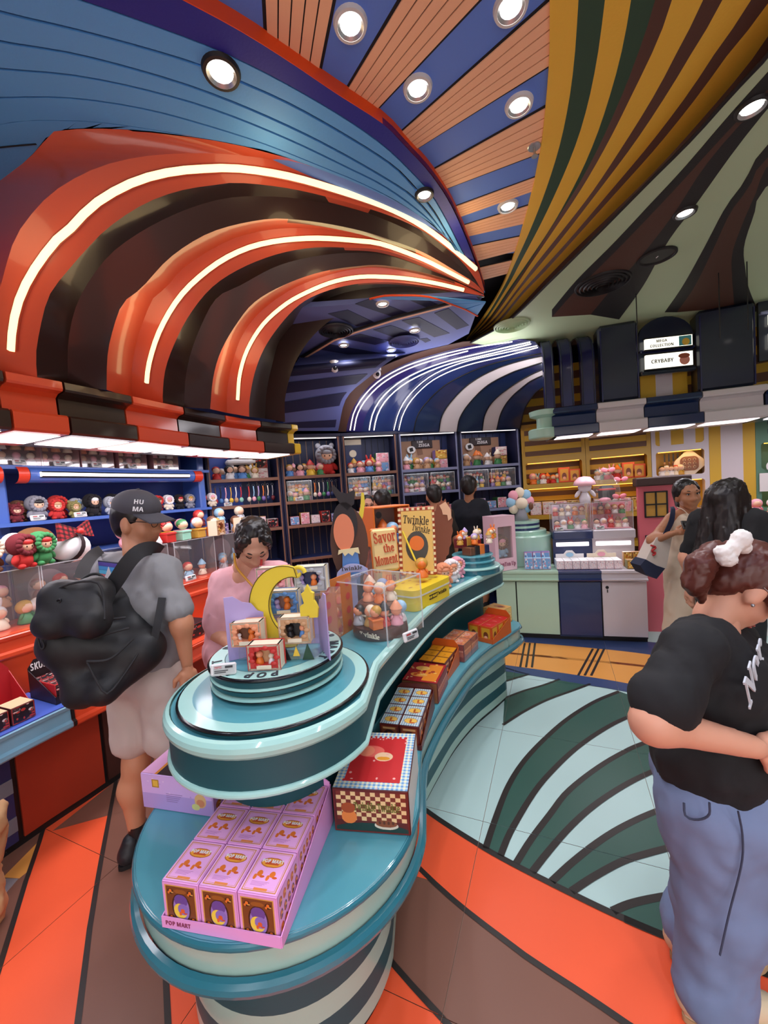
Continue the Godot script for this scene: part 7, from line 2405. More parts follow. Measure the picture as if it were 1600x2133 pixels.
func make_prints() -> void:
	var i := pic(128, 150, "f0aee4")
	p_frame(i, 6, 3, "c8862c")
	p_frame(i, 12, 1, "c8862c")
	p_ell(i, 64, 44, 40, 18, "b8641e")
	p_ell(i, 64, 44, 37, 15, "f0a23a")
	p_rect(i, 40, 36, 48, 16, "c8542a")
	p_motif(i, 40, 84, 1.3, "e8782c", "d8602a")
	p_motif(i, 84, 84, 1.3, "e8782c", "d8602a")
	for k in 4:
		p_rect(i, 26, 112 + k * 4, 60 - k * 6, 1, "a860a0")
	p_rect(i, 44, 132, 46, 8, "e88a4a")
	print_mat("print_pink_top", i)
	i = pic(128, 150, "e89ed8")
	p_rect(i, 8, 8, 112, 134, "d8a04a")
	p_rect(i, 12, 12, 104, 126, "7a4420")
	p_ell(i, 64, 84, 34, 50, "3a2216")
	p_ell(i, 64, 86, 29, 46, "9a7ac8")
	p_ell(i, 64, 60, 24, 22, "6a4a98")
	p_ell(i, 60, 96, 24, 26, "f0d24a")
	p_ell(i, 70, 90, 19, 20, "8a70c0")
	p_motif(i, 68, 96, 1.0, "e0602c", "c84a2a")
	for q in [[28, 30], [100, 30], [24, 124], [104, 124]]:
		p_ell(i, q[0], q[1], 10, 10, "3a2216")
		p_motif(i, q[0], q[1] - 2, .7, "e8782c", "e8b05a")
	p_ell(i, 64, 28, 22, 8, "9a5a24")
	print_mat("print_pink_front", i)
	i = pic(150, 128, "e8a2dc")
	for x in 5:
		for y in 3:
			p_ell(i, 18 + x * 28, 26 + y * 36, 10, 13, ["9a4a2a", "6a3a5a", "c8602c", "503028"][(x * 2 + y) % 4])
			p_motif(i, 18 + x * 28, 22 + y * 36, .7, "e8782c", "f0c46a")
	print_mat("print_pink_side", i)
	i = pic(256, 128, "d8b0e8")
	p_scatter(i, 24, ["c898d8", "e8c8f0"], 2, 4, 2)
	p_rect(i, 0, 70, 256, 58, "b89ad8")
	p_rect(i, 40, 16, 26, 30, "b8862c")
	p_rect(i, 44, 20, 18, 22, "e8b84a")
	p_ell(i, 214, 76, 20, 26, "e8b87a")
	p_ell(i, 214, 84, 14, 14, "d88a60")
	p_ell(i, 196, 100, 14, 12, "d8d88a")
	for k in 5:
		p_rect(i, 90, 64 + k * 7, 60 - k * 5, 2, "8a6aa0")
	print_mat("print_purple_front", i)
	i = pic(256, 160, "ecb0dc")
	p_rect(i, 50, 20, 206, 140, "e8923a")
	p_rect(i, 60, 28, 196, 132, "3a2c34")
	p_motif(i, 150, 70, 3.0, "e8782c", "f0b04a")
	print_mat("print_purple_top", i)
	i = pic(256, 320, "f0ead8")
	p_checks(i, 8, "f4ecc0", "b8d0e0", "6a9cc8")
	p_rect(i, 30, 30, 196, 250, "c8282c")
	for k in 20:
		p_ell(i, 30 + k * 10, 30, 6, 6, "c8282c" if k % 2 else "b8d0e0")
		p_ell(i, 30 + k * 10, 280, 6, 6, "c8282c")
	p_ell(i, 96, 120, 52, 34, "e86a5c")
	p_ell(i, 80, 120, 30, 30, "f08a6a")
	p_ell(i, 150, 150, 34, 26, "f0c8a0")
	p_ell(i, 150, 160, 24, 10, "e89a2c")
	p_scatter(i, 14, ["f0b0a8"], 2, 6, 5)
	for k in 10:
		p_ell(i, 60 + k * 12, 40 + sin(k * 1.4) * 6, 3, 3, "f0c0b0")
	print_mat("print_gingham_top", i)
	i = pic(256, 144, "5a1c18")
	for y in 7:
		for x in 14:
			p_rect(i, 10 + x * 17, 6 + y * 14, 17, 14, "e8c890" if (x + y) % 2 else "7a2c1e")
	p_ell(i, 128, 150, 150, 40, "1e3a34")
	p_ell(i, 52, 92, 26, 24, "e8823c")
	p_ell(i, 50, 62, 24, 18, "a84a20")
	p_ell(i, 178, 116, 40, 14, "d8ccb8")
	p_ell(i, 178, 110, 36, 12, "8a4a2a")
	for k in 4:
		p_ell(i, 156 + k * 15, 107, 4, 6, "5a2c18")
	p_frame(i, 0, 5, "6a201a")
	print_mat("print_gingham_front", i)
	i = pic(96, 96, "f0ead0")
	p_checks(i, 6, "f4ecd0", "b0c8d8", "5a80a0")
	p_ell(i, 48, 48, 34, 26, "9a5a2a")
	p_ell(i, 48, 48, 32, 24, "f0c05a")
	p_rect(i, 42, 32, 10, 28, "b85a28")
	p_rect(i, 44, 62, 26, 8, "c8401e")
	print_mat("print_label_top", i)
	i = pic(96, 128, "6e2018")
	p_rect(i, 8, 10, 80, 108, "9a4a24")
	p_ell(i, 48, 70, 30, 40, "4a1814")
	p_motif(i, 48, 62, 2.0, "e8782c", "e8a04a")
	p_rect(i, 16, 16, 64, 12, "e8b070")
	print_mat("print_brown_front", i)
	i = pic(160, 200, "a8242a")
	p_rect(i, 84, 14, 66, 172, "e88a2c")
	p_ell(i, 60, 60, 34, 24, "e8b05a")
	p_ell(i, 60, 130, 40, 22, "f0a04a")
	p_motif(i, 60, 110, 2.0, "d85a28", "f0c06a")
	p_motif(i, 116, 90, 1.4, "a8402a", "f8d070")
	p_scatter(i, 12, ["f0c05a", "f8e0a0"], 3, 7, 8)
	print_mat("print_red_top", i)
	i = pic(96, 96, "e89a20")
	p_frame(i, 2, 2, "b86a14")
	p_ell(i, 48, 48, 8, 5, "a85a14")
	p_rect(i, 40, 70, 18, 4, "b86a14")
	print_mat("print_orange_top", i)
	i = pic(160, 100, "e87a3c")
	p_ell(i, 70, 50, 40, 22, "f0a08a")
	p_scatter(i, 20, ["f0b05a", "f8c8a0", "c8502c"], 4, 12, 12)
	print_mat("print_peach_top", i)
	i = pic(160, 100, "8a2824")
	for k in 8:
		p_ell(i, 14 + k * 19, 58, 7, 16, "c86a4a")
		p_ell(i, 14 + k * 19, 38, 7, 7, "e8a080")
	print_mat("print_row_side", i)
	i = pic(96, 96, "c8282a")
	p_frame(i, 1, 1, "a01e20")
	p_rect(i, 30, 44, 36, 5, "f0b0a0")
	print_mat("print_red_lid", i)
	i = pic(96, 128, "d8541e")
	p_rect(i, 12, 12, 72, 104, "d8a02c")
	p_ell(i, 48, 76, 20, 32, "7a3a1a")
	p_ell(i, 48, 92, 14, 14, "f0b090")
	print_mat("print_ember_front", i)
	i = pic(160, 160, "e8c070")
	p_scatter(i, 30, ["5a8a5a", "c8502c", "f0e0b0", "6a90b8"], 2, 5, 31)
	p_frame(i, 0, 4, "b8803a")
	print_mat("print_cream_side", i)
	i = pic(160, 160, "e8b060")
	p_ell(i, 90, 60, 50, 36, "c8884a")
	p_ell(i, 100, 60, 26, 20, "8a4a30")
	print_mat("print_cream_top", i)
	var g := RandomNumberGenerator.new()
	g.seed = 77
	# general toy box prints
	for k in [["pale", "f0dcd4", ["e8a8a8", "c88080", "f8f0ec", "d8b8b0"]], ["dark", "2a2228", ["c8403a", "e8d8d0", "8a6a60", "483a40"]], ["rose", "f0a8b4", ["f8d8dc", "d86a80", "fff0f0", "c89aa8"]], ["sea", "7aa8d8", ["f0a0b0", "d8e8f8", "4a78b0", "f0c8c8"]], ["ochre", "d8a848", ["8a5a2a", "f0d890", "c8702c"]], ["grape", "5a4a88", ["c0a8e0", "f0d8f0", "38285a"]], ["blush", "f4e4e4", ["e8b8c0", "d8d0d8", "f0c8c8", "c8a8b0"]]]:
		i = pic(96, 120, k[1])
		p_scatter(i, 22, k[2], 3, 12, hash(k[0]) % 1000)
		p_frame(i, 0, 3, k[2][0])
		print_mat("print_" + k[0], i)


func make_island_goods() -> void:
	make_prints()
	var pink := m("card_pink", "e8a0dc", .4)
	# nine pink boxes in an open tray
	var turn := deg_to_rad(-12.0)
	var f := facing(V(-.451, .6012, -1.137), turn)
	var w := .33
	var d := .372
	tray(f.origin, turn, w + .008, d + .008, .03, .17, pink, "pink card tray that holds nine pink boxes on the island")
	words(get_node("display_tray"), "lettering", "POP MART", .011, Transform3D(Basis.IDENTITY, V(-.12, .016, d / 2 + .006)), m("ink_plum", "8a3a5a", .5), .001)
	for r in 3:
		for c in 3:
			var at := f * V((c - 1) * w / 3.0, .004, (1 - r) * d / 3.0)
			var b := carton(at, turn, V(w / 3.0 - .003, .12, d / 3.0 - .003), pink, mats.print_pink_front, mats.print_pink_top, mats.print_pink_side, "small pink and gold toy box standing in the nine box tray", "nine pink boxes in the tray")
			words(b, "lettering", "POP MART", .009, Transform3D(Basis(Vector3.RIGHT, Vector3.FORWARD, Vector3.UP), V(0, .122, -.027)), m("white"), .001)
	# the purple one behind
	carton(V(-.79, .6012, -1.47), deg_to_rad(-14), V(.30, .13, .2), m("card_lilac", "d8b0e8", .4), mats.print_purple_front, mats.print_purple_top, mats.print_pink_side, "large lilac gift box behind the pink tray")
	# red gingham gift box
	var gb := carton(V(-.085, .6012, -1.375), deg_to_rad(-9.5), V(.25, .145, .30), m("card_maroon", "5a1c18", .35), mats.print_gingham_front, mats.print_gingham_top, m("card_pale", "d8d4cc", .3), "red gift box with blue and yellow gingham lid border")
	words(gb, "lettering", "Twinkle Twinkle", .026, Transform3D(Basis.IDENTITY, V(.02, .088, .1525)), m("ink_olive", "6a6a20", .5), .001, true, .15)
	# eight small gingham boxes with round yellow labels
	f = facing(V(.045, .6012, -1.80), deg_to_rad(-17.0))
	tray(f.origin, deg_to_rad(-17), .186, .33, .02, .12, m("card_maroon"), "maroon tray of eight gingham boxes on the island")
	for r in 4:
		for c in 2:
			carton(f * V((c - .5) * .089, .004, (1.5 - r) * .08), deg_to_rad(-17), V(.086, .092, .077), m("card_maroon"), mats.print_brown_front, mats.print_label_top, mats.print_brown_front, "small blue gingham box with a round yellow label", "gingham boxes with yellow labels")
	# red wrapped box
	carton(V(.16, .6012, -2.10), deg_to_rad(-22), V(.19, .105, .22), m("card_maroon"), m("card_rim", "8a5a3a", .4), mats.print_red_top, mats.print_row_side, "dark red toy box with orange picture panel")
	# six amber boxes in a tray
	f = facing(V(.265, .6012, -2.33), deg_to_rad(-28))
	tray(f.origin, deg_to_rad(-28), .17, .245, .02, .15, m("card_ember", "c85a1e", .4), "orange tray of six amber boxes on the island")
	for r in 3:
		for c in 2:
			carton(f * V((c - .5) * .081, .004, (1 - r) * .079), deg_to_rad(-28), V(.078, .1, .076), m("card_maroon"), mats.print_brown_front, mats.print_orange_top, mats.print_brown_front, "small amber topped box in the orange tray", "six amber boxes")
	# peach block in clear wrap
	f = facing(V(.43, .6012, -2.56), deg_to_rad(-34))
	for r in 2:
		for c in 2:
			carton(f * V((c - .5) * .085, 0, (.5 - r) * .12), deg_to_rad(-34), V(.083, .108, .118), m("card_maroon"), mats.print_row_side, mats.print_peach_top, mats.print_row_side, "peach topped box in the clear wrapped block", "peach boxes in clear wrap")
	var wr := thing("clear_wrap", "clear plastic wrap round the peach topped boxes", "wrap", "", f.origin, deg_to_rad(-34))
	part(wr, "film", B.new().bbox(V(0, .056, 0), V(.178, .114, .248), .004), m("acrylic"))
	# red set in an orange tray
	f = facing(V(.70, .6012, -2.83), deg_to_rad(-44))
	tray(f.origin, deg_to_rad(-44), .2, .27, .03, .16, m("card_ember"), "orange tray of red topped boxes at the island's far end")
	for r in 3:
		for c in 2:
			carton(f * V((c - .5) * .095, .004, (1 - r) * .087), deg_to_rad(-44), V(.092, .108, .084), m("card_ember"), mats.print_ember_front, mats.print_red_lid, mats.print_ember_front, "small red topped box in the far orange tray", "red topped boxes")
	carton(V(.84, .6012, -3.1), deg_to_rad(-50), V(.16, .12, .15), m("card_cream", "e8c070", .4), mats.print_cream_side, mats.print_cream_top, mats.print_cream_side, "cream patterned box at the island's far corner")
	island_top_goods()


# a book shaped box with a window and a tiny scene inside
func book_box(at: Vector3, turn: float, size: Vector3, cover: String, inner: String, label: String, figs: Array) -> void:
	var o := thing("window_box", label, "box", "", at, turn)
	var h := size * .5
	var pages := m("page_cream", "efe2c8", .7)
	part(o, "page_block", B.new().box(V(0, h.y, -.004), V(size.x - .004, size.y - .004, .006) + V(0, 0, 0)), hue(inner))
	for x in [-1.0, 1.0]:
		part(o, "page_side", B.new().box(V(x * (h.x - .004), h.y, 0), V(.006, size.y, size.z)), pages)
	part(o, "page_top", B.new().box(V(0, size.y - .003, 0), V(size.x, .006, size.z)), pages)
	part(o, "page_bottom", B.new().box(V(0, .003, 0), V(size.x, .006, size.z)), pages)
	part(o, "back_cover", B.new().box(V(0, h.y, -h.z), V(size.x + .006, size.y + .004, .004)), hue(cover))
	var fr := part(o, "front_cover", panel_with_hole(size.x + .004, size.y + .004, size.x * .68, size.y * .6, minf(size.x, size.y) * .28), hue(cover))
	fr.position = V(0, h.y, h.z)
	for k in 9:
		var a := TAU * k / 9
		part(fr, "cover_scroll", stock_mesh("scroll%d" % int(size.x * 1000), func(): return B.new().ball(Vector3.ZERO, V(.011, .008, .004), Basis.IDENTITY, 8, 5)), hue(cover)).position = V(cos(a) * size.x * .40, sin(a) * size.y * .38, .001)
	part(fr, "title_label", B.new().bbox(V(0, -h.y + .011, .003), V(size.x * .46, .013, .004), .001), m("page_cream"))
	var k := 0
	for g in figs:
		var x: float = g[0]
		var fig := part(o, "scene_figure", stock_mesh("scene_fig", func(): return B.new().lathe([D(0, 0), D(.3, 0), D(.22, .3), D(.12, .45), D(0, .48)], Vector3.ZERO, 10, Basis.IDENTITY, false)), hue(g[1]))
		fig.position = V(x, size.y * .2, h.z * .35)
		fig.scale = Vector3.ONE * g[3]
		var hd := part(fig, "scene_head", stock_mesh("scene_head", func(): return B.new().ball(V(0, .62, 0), V(.24, .23, .22), Basis.IDENTITY, 10, 7)), hue(g[2]))


func island_top_goods() -> void:
	var y := 1.1412
	var t := deg_to_rad(-4)
	# lilac stage card with cloud edged wings
	var lil := m("stage_lilac", "b9a6dc", .5)
	var st := thing("stage_card", "lilac folded card stage with cloud shaped wings on the riser", "display stand", "", V(-.40, y, -1.46), t)
	var wing := PackedVector2Array([D(0, 0), D(.14, 0), D(.14, .12), D(.13, .15), D(.11, .16), D(.09, .19), D(.06, .20), D(.03, .225), D(0, .225)])
	part(st, "left_wing", B.new().cut(wing, Transform3D(Basis(V(.85, 0, -.5).normalized(), Vector3.UP, V(.5, 0, .85).normalized()), V(-.175, 0, .10)), .004), lil)
	part(st, "right_wing", B.new().cut(wing, Transform3D(Basis(V(-.45, 0, -.9).normalized(), Vector3.UP, V(-.9, 0, .45).normalized()), V(.195, 0, .13)), .004), lil)
	part(st, "back_card", B.new().box(V(.02, .06, -.03), V(.26, .12, .004)), lil)
	part(st, "clear_step", B.new().bbox(V(.05, .028, .07), V(.2, .055, .09), .003), m("acrylic"))
	part(st, "clear_step", B.new().bbox(V(-.08, .028, .06), V(.12, .055, .08), .003), m("acrylic"))
	for p in [[V(.075, .03, .118), "yellow", .012], [V(.115, .026, .118), "forest", .02], [V(.035, .026, .118), "black", .02]]:
		var tri := PackedVector2Array([D(-p[2], -p[2] * 1.2), D(p[2], -p[2] * 1.2), D(0, p[2] * 1.6)])
		part(st, "paper_tree" if p[1] != "yellow" else "paper_star", B.new().cut(tri, Transform3D(Basis.IDENTITY, p[0]), .003), hue(p[1]) if p[1] != "forest" else m("forest"))
	# crescent moon, cut from thick board
	var moon := thing("crescent_moon", "thick yellow crescent moon cut out behind the window boxes", "display prop", "", V(-.40, y, -1.44), deg_to_rad(-6))
	var poly := PackedVector2Array()
	for i in 25:
		var a := deg_to_rad(lerpf(70, 285, i / 24.0))
		poly.append(D(.02 + cos(a) * .135, .165 + sin(a) * .15))
	for i in 21:
		var a := deg_to_rad(lerpf(275, 78, i / 20.0))
		poly.append(D(.055 + cos(a) * .095, .165 + sin(a) * .108))
	part(moon, "face", B.new().cut(poly, Transform3D(Basis.IDENTITY, V(0, 0, 0)), .02), m("moon_yellow", "ecd23a", .5))
	var ol := []
	for p in poly:
		ol.append(V(p.x * .985, p.y, .021))
	part(moon, "drawn_outline", B.new().tube(ol + [ol[0]], .0016, 4, false), m("outline_brown", "5a4a1a", .6))
	var curl := []
	for i in 16:
		var a := i * .42
		curl.append(V(.075 + cos(a) * (.028 - i * .0015), .285 + sin(a) * (.026 - i * .0014), .012))
	part(moon, "curl", B.new().tube(curl, .008, 6), m("moon_yellow"))
	var castle := PackedVector2Array([D(-.03, 0), D(.03, 0), D(.034, .03), D(.026, .05), D(.02, .06), D(.022, .085), D(.012, .09), D(.0, .115), D(-.012, .09), D(-.022, .085), D(-.014, .05), D(-.03, .04)])
	part(moon, "lantern", B.new().cut(castle, Transform3D(Basis.IDENTITY, V(.125, .14, .06)), .016), m("moon_yellow"))
	# window boxes
	book_box(V(-.425, y, -1.30), t, V(.108, .084, .05), "red", "tan", "red window box with tiny figures at the front of the riser", [[-.02, "orange", "peach", .05], [.02, "white", "cream", .04], [.035, "sky", "green", .03]])
	book_box(V(-.505, y + .056, -1.375), t, V(.105, .082, .05), "peach", "brown", "peach brick window box with brown interior left of the moon", [[.015, "orange", "orange", .05], [-.03, "white", "white", .03]])
	book_box(V(-.335, y + .056, -1.37), t, V(.108, .09, .05), "tan", "black", "tan window box with black interior right of the moon", [[.025, "blue", "peach", .05], [-.02, "black", "black", .05]])
	book_box(V(-.40, y + .12, -1.50), t, V(.115, .09, .05), "blue", "maroon", "blue and pink window box framed by the crescent moon", [[.01, "orange", "orange", .055], [-.03, "lilac", "lilac", .045]])
	book_box(V(-.455, y + .20, -1.56), t, V(.12, .09, .05), "pink", "red", "pink window box behind the moon's tip", [[-.02, "orange", "peach", .05]])
	book_box(V(-.30, y + .195, -1.54), t, V(.12, .092, .055), "silver", "navy", "silver window box with purple curtains on the clear stand", [[.01, "orange", "peach", .05], [-.04, "lilac", "lilac", .05], [.04, "lilac", "lilac", .05]])
	var sb := thing("clear_riser", "clear plastic stand under the silver window box", "display stand", "", V(-.36, y, -1.53), t)
	part(sb, "block", B.new().bbox(V(.02, .095, -.01), V(.28, .19, .1), .003), m("acrylic"))
	part(sb, "block", B.new().bbox(V(-.03, .055, .06), V(.12, .11, .03), .003), m("acrylic"))
	var pt := price_tag(V(-.555, y, -1.262), deg_to_rad(6), "white price tag clipped beside the red window box", .85)
	words(pt, "lettering", "POP MART", .004, Transform3D(Basis(Vector3.RIGHT, -.25), V(-.018, .0325, .0085)), m("white"), .0005)
	# apple printed wall card between this set and the clear case
	var ap := thing("apple_card", "orange standing card printed with red apples", "display card", "", V(-.245, 1.0335, -1.83), deg_to_rad(62))
	part(ap, "card", B.new().box(V(0, .14, 0), V(.24, .28, .008)), m("card_apple", "c8702c", .5))
	for k in 12:
		part(ap, "apple_print", stock_mesh("apple", func(): return B.new().lathe([D(0, .001), D(.018, .001)], Vector3.ZERO, 12, Basis(Vector3.RIGHT, PI / 2))), hue("red")).position = V(-.08 + .08 * (k % 3), .04 + .066 * (k / 3), .005)
	# the clear case with a chocolate cake stage and figures
	var ct := deg_to_rad(-38)
	var f := facing(V(-.055, 1.0335, -1.86), ct)
	var cs := acrylic_case(f.origin, ct, V(.30, .26, .28), "clear acrylic case with a brown cake stage on the island")
	var stg := thing("cake_stage", "round brown cake shaped stage inside the clear island case", "display stand", "", f.origin + V(0, .001, 0), ct)
	part(stg, "base_drum", B.new().lathe([D(0, 0), D(.13, 0), D(.132, .012), D(.128, .05), D(0, .05)], Vector3.ZERO, 32), m("choc", "4a2418", .3))
	part(stg, "upper_drum", B.new().lathe([D(.098, .05), D(.1, .13), D(.092, .14), D(0, .14)], V(-.03, 0, -.03), 32), m("choc_light", "6a4430", .35))
	part(stg, "icing_line", B.new().lathe([D(.101, .085), D(.103, .09), D(.101, .095)], V(-.03, 0, -.03), 32), m("page_cream"))
	words(stg, "lettering", "Twinkle", .02, Transform3D(Basis.IDENTITY, V(.04, .028, .128)), m("page_cream"), .003, true)
	var spots := [[-.09, .142, -.05, "cream", "sky", 3], [-.03, .142, -.07, "blue", "orange", 1], [.03, .142, -.06, "orange", "cream", 0], [-.06, .142, .0, "orange", "peach", 0], [.01, .142, .0, "cream", "orange", 1], [.06, .052, .04, "black", "red", 3], [.0, .052, .07, "cream", "gold", 1], [-.06, .052, .08, "black", "silver", 0], [.1, .052, .0, "peach", "pink", 3], [.085, .052, -.05, "sky", "white", 1], [.05, .052, .09, "gold", "orange", 4]]
	for p in spots:
		figurine(f * V(p[0], p[1], p[2]), ct + rng.randf_range(-.5, .5), .1, p[5], p[3], p[4], "in the clear island case", "figurines in the island case", "peach")
	price_tag(f * V(.16, .0, .02) + V(.02, 0, .02), ct + 1.4, "white price tag leaning on the clear island case", .95)
	# yellow tin
	var tt := deg_to_rad(52)
	var tin := thing("yellow_tin", "yellow rectangular tin box with rounded corners on the island", "tin", "", V(.165, 1.0335, -2.34), tt)
	var tp := rrect(.40, .24, .04, 6)
	part(tin, "box", B.new().prism(tp, 0, .075, true), m("tin_yellow", "ecd030", .3))
	part(tin, "lid", B.new().prism(grown(tp, .003), .084, .115, true), m("tin_yellow"))
	part(tin, "seam", B.new().prism(grown(tp, .004), .075, .084, true), m("tin_silver", "d8d8c8", .3))
	part(tin, "badge", B.new().box(V(-.02, .045, .121), V(.085, .026, .002)), m("ink_brown", "3a2a18", .5))
	words(tin, "lettering", "POP MART", .014, Transform3D(Basis.IDENTITY, V(-.02, .045, .1225)), m("tin_yellow"), .001)
	words(tin, "lettering", "Twinkle", .02, Transform3D(Basis.IDENTITY, V(.08, .047, .1215)), m("ink_brown"), .001, true)
	for k in 10:
		part(tin, "lid_print", stock_mesh("lid_spot", func(): return B.new().lathe([D(0, .001), D(.012, .001)], Vector3.ZERO, 10, Basis.from_scale(V(1.4, 1, .7)))), hue("gold")).position = V(-.14 + .07 * (k % 5), .1155, -.05 + .1 * (k / 5))
	# poster board with a checked border
	var po := thing("poster_board", "yellow poster board with brown checked border and large lettering", "poster", "", V(.185, 1.174, -2.42), deg_to_rad(-16))
	po.rotation.x = -.12
	part(po, "board", B.new().bbox(V(0, .205, 0), V(.23, .42, .02), .008), m("poster_brown", "a8482a", .5))
	part(po, "picture", B.new().box(V(.004, .205, .0105), V(.195, .37, .002)), m("poster_yellow", "e8c068", .5))
	for k in 12:
		for x in [-1.0, 1.0]:
			part(po, "check", B.new().box(V(x * .105, .022 + k * .0345, .0105), V(.018, .017, .002)), m("check_cream", "f0dca8", .5))
	for k in 6:
		for q in [.01, .402]:
			part(po, "check", B.new().box(V(-.085 + k * .034, q, .0105), V(.017, .016, .002)), m("check_cream"))
	part(po, "dark_oval", B.new().lathe([D(0, .001), D(.07, .001)], V(.0, .17, .012), 24, Basis(Vector3.RIGHT, PI / 2) * Basis.from_scale(V(1.0, 1, 1.35))), m("oval_grey", "4a4a44", .5))
	part(po, "orange_ball", B.new().lathe([D(0, .001), D(.046, .001)], V(.0, .19, .0135), 24, Basis(Vector3.RIGHT, PI / 2)), hue("orange"))
	part(po, "baton", B.new().tube([V(-.085, .265, .02), V(.01, .05, .05)], .006, 8), m("moon_yellow"))
	words(po, "lettering", "Twinkle", .048, Transform3D(Basis(V(1, -.12, 0), V(.12, 1, 0), V(0, 0, 1)), V(.0, .33, .0115)), m("ink_brown"), .002, true, .16)
	words(po, "lettering", "Twinkle", .036, Transform3D(Basis(V(1, -.25, 0), V(.25, 1, 0), V(0, 0, 1)), V(.03, .275, .0115)), m("ink_brown"), .002, true, .11)
	figurine(V(.199, 1.177, -2.32), .0, .12, 1, "gold", "orange", "holding the baton before the poster board", "", "orange")
	# slogan sign
	var sg := thing("slogan_sign", "cream and orange block letter sign reading three words", "sign", "", V(-.007, 1.256, -2.2), deg_to_rad(14))
	sg.rotation.x = -.1
	part(sg, "panel", B.new().bbox(V(0, .115, 0), V(.145, .235, .022), .012), m("sign_cream", "f2cf8a", .5))
	part(sg, "edge", B.new().bbox(V(0, .115, -.008), V(.158, .248, .02), .014), hue("orange"))
	part(sg, "stem", B.new().box(V(0, -.10, -.01), V(.05, .24, .02)), hue("orange"))
	var q := 0
	for wd in ["Savor", "the", "Moment"]:
		words(sg, "lettering", wd, [.058, .042, .05][q], Transform3D(Basis(V(1, .08, 0), V(-.08, 1, 0), V(0, 0, 1)), V([.0, .02, .0][q], [.185, .122, .058][q], .012)), m("slogan_red", "c8481e", .5), .008, true, [.125, .06, .128][q])
		q += 1
	# standing doll cut out: no face, only its outline and colours
	var dl := thing("cut_out_doll", "tall flat cut out doll with black bow and brown hair on the island", "display figure", "", V(-.198, 1.241, -2.12), deg_to_rad(8))
	var oval := func(cx: float, cy: float, rx: float, ry: float, z: float, t2: float, mat: Material, nm: String) -> void:
		part(dl, nm, B.new().cut(ring2(D(cx, cy), rx, 28, ry), Transform3D(Basis.IDENTITY, V(0, 0, z)), t2), mat)
	oval.call(.0, .19, .10, .20, .0, .02, m("doll_brown", "5a3626", .6), "hair_back")
	part(dl, "bow_left", B.new().cut(PackedVector2Array([D(.005, .37), D(-.03, .40), D(-.075, .49), D(-.06, .51), D(-.03, .47), D(.0, .46)]), Transform3D(Basis.IDENTITY, V(0, 0, .008)), .02), m("doll_black", "2a2224", .6))
	part(dl, "bow_right", B.new().cut(PackedVector2Array([D(.0, .37), D(.04, .40), D(.05, .46), D(.045, .475), D(.0, .455)]), Transform3D(Basis.IDENTITY, V(0, 0, .008)), .02), m("doll_black"))
	oval.call(-.015, .30, .065, .115, .02, .008, m("doll_black"), "hair_front")
	oval.call(-.025, .255, .054, .098, .028, .006, m("doll_peach", "ee8a62", .6), "face_field")
	part(dl, "ruffle", B.new().cut(PackedVector2Array([D(-.06, .165), D(-.065, .14), D(-.04, .15), D(-.03, .13), D(-.01, .145), D(.01, .128), D(.025, .148), D(.05, .135), D(.045, .17)]), Transform3D(Basis.IDENTITY, V(0, 0, .034)), .006), m("check_cream"))
	part(dl, "dress", B.new().cut(PackedVector2Array([D(-.04, .15), D(.04, .15), D(.05, .02), D(-.05, .02)]), Transform3D(Basis.IDENTITY, V(0, 0, .028)), .005), hue("blue"))
	part(dl, "banner", B.new().slab(spl([V(-.075, .05, .045), V(-.04, .08, .05), V(.0, .09, .052), V(.05, .08, .05), V(.085, .055, .045)], 12), spl([V(-.085, .01, .045), V(-.04, .035, .05), V(.0, .045, .052), V(.05, .04, .05), V(.085, .02, .045)], 12), V(0, 0, .004)), m("banner_lilac", "b8b8e0", .5))
	words(dl, "lettering", "Twinkle", .02, Transform3D(Basis.IDENTITY, V(.0, .066, .058)), m("ink_brown"), .001, true)
	part(dl, "raised_hand", B.new().cut(PackedVector2Array([D(.045, .30), D(.075, .38), D(.085, .46), D(.098, .455), D(.10, .40), D(.085, .33), D(.06, .28)]), Transform3D(Basis.IDENTITY, V(0, 0, -.004)), .01), m("moon_yellow"))
	part(dl, "foot_stand", B.new().box(V(0, -.1, -.01), V(.05, .24, .015)), m("banner_lilac"))
	part(dl, "foot_plate", B.new().box(V(0, -.205, -.01), V(.12, .01, .08)), m("banner_lilac"))
	# orange open fronted box with two little figures, on a clear plinth
	var ob := thing("open_front_box", "orange box with grey open front holding two toys", "display box", "", V(.004, 1.35, -2.62), deg_to_rad(28))
	part(ob, "shell_top", B.new().bbox(V(0, .245, 0), V(.27, .012, .2), .004), hue("orange"))
	part(ob, "shell_bottom", B.new().bbox(V(0, .0, 0), V(.27, .012, .2), .004), hue("orange"))
	for x in [-1.0, 1.0]:
		part(ob, "shell_side", B.new().bbox(V(x * .13, .122, 0), V(.012, .25, .2), .004), hue("orange"))
	part(ob, "back", B.new().box(V(0, .122, -.095), V(.26, .24, .006)), m("box_grey", "9a9490", .5))
	part(ob, "badge", B.new().lathe([D(0, .002), D(.022, .002)], V(-.10, .20, .102), 16, Basis(Vector3.RIGHT, PI / 2)), m("black"))
	part(ob, "clear_plinth", B.new().bbox(V(0, -.14, 0), V(.24, .27, .16), .003), m("acrylic"))
	figurine(V(-.014, 1.37, -2.58), .3, .13, 3, "orange", "gold", "in the orange open box", "toys in the orange box", "peach")
	figurine(V(.048, 1.362, -2.56), .3, .14, 1, "sky", "blue", "in the orange open box", "toys in the orange box", "peach")
	# biscuit cut out and plush heads
	var wf := thing("biscuit_cut_out", "brown wavy edged biscuit cut out behind the poster board", "display prop", "", V(.346, 1.113, -2.75), deg_to_rad(-10))
	var wp := PackedVector2Array()
	for i in 72:
		var a := TAU * i / 72
		var r := 1.0 + .05 * sin(a * 18)
		wp.append(D(cos(a) * .075 * r, .27 + sin(a) * .23 * r))
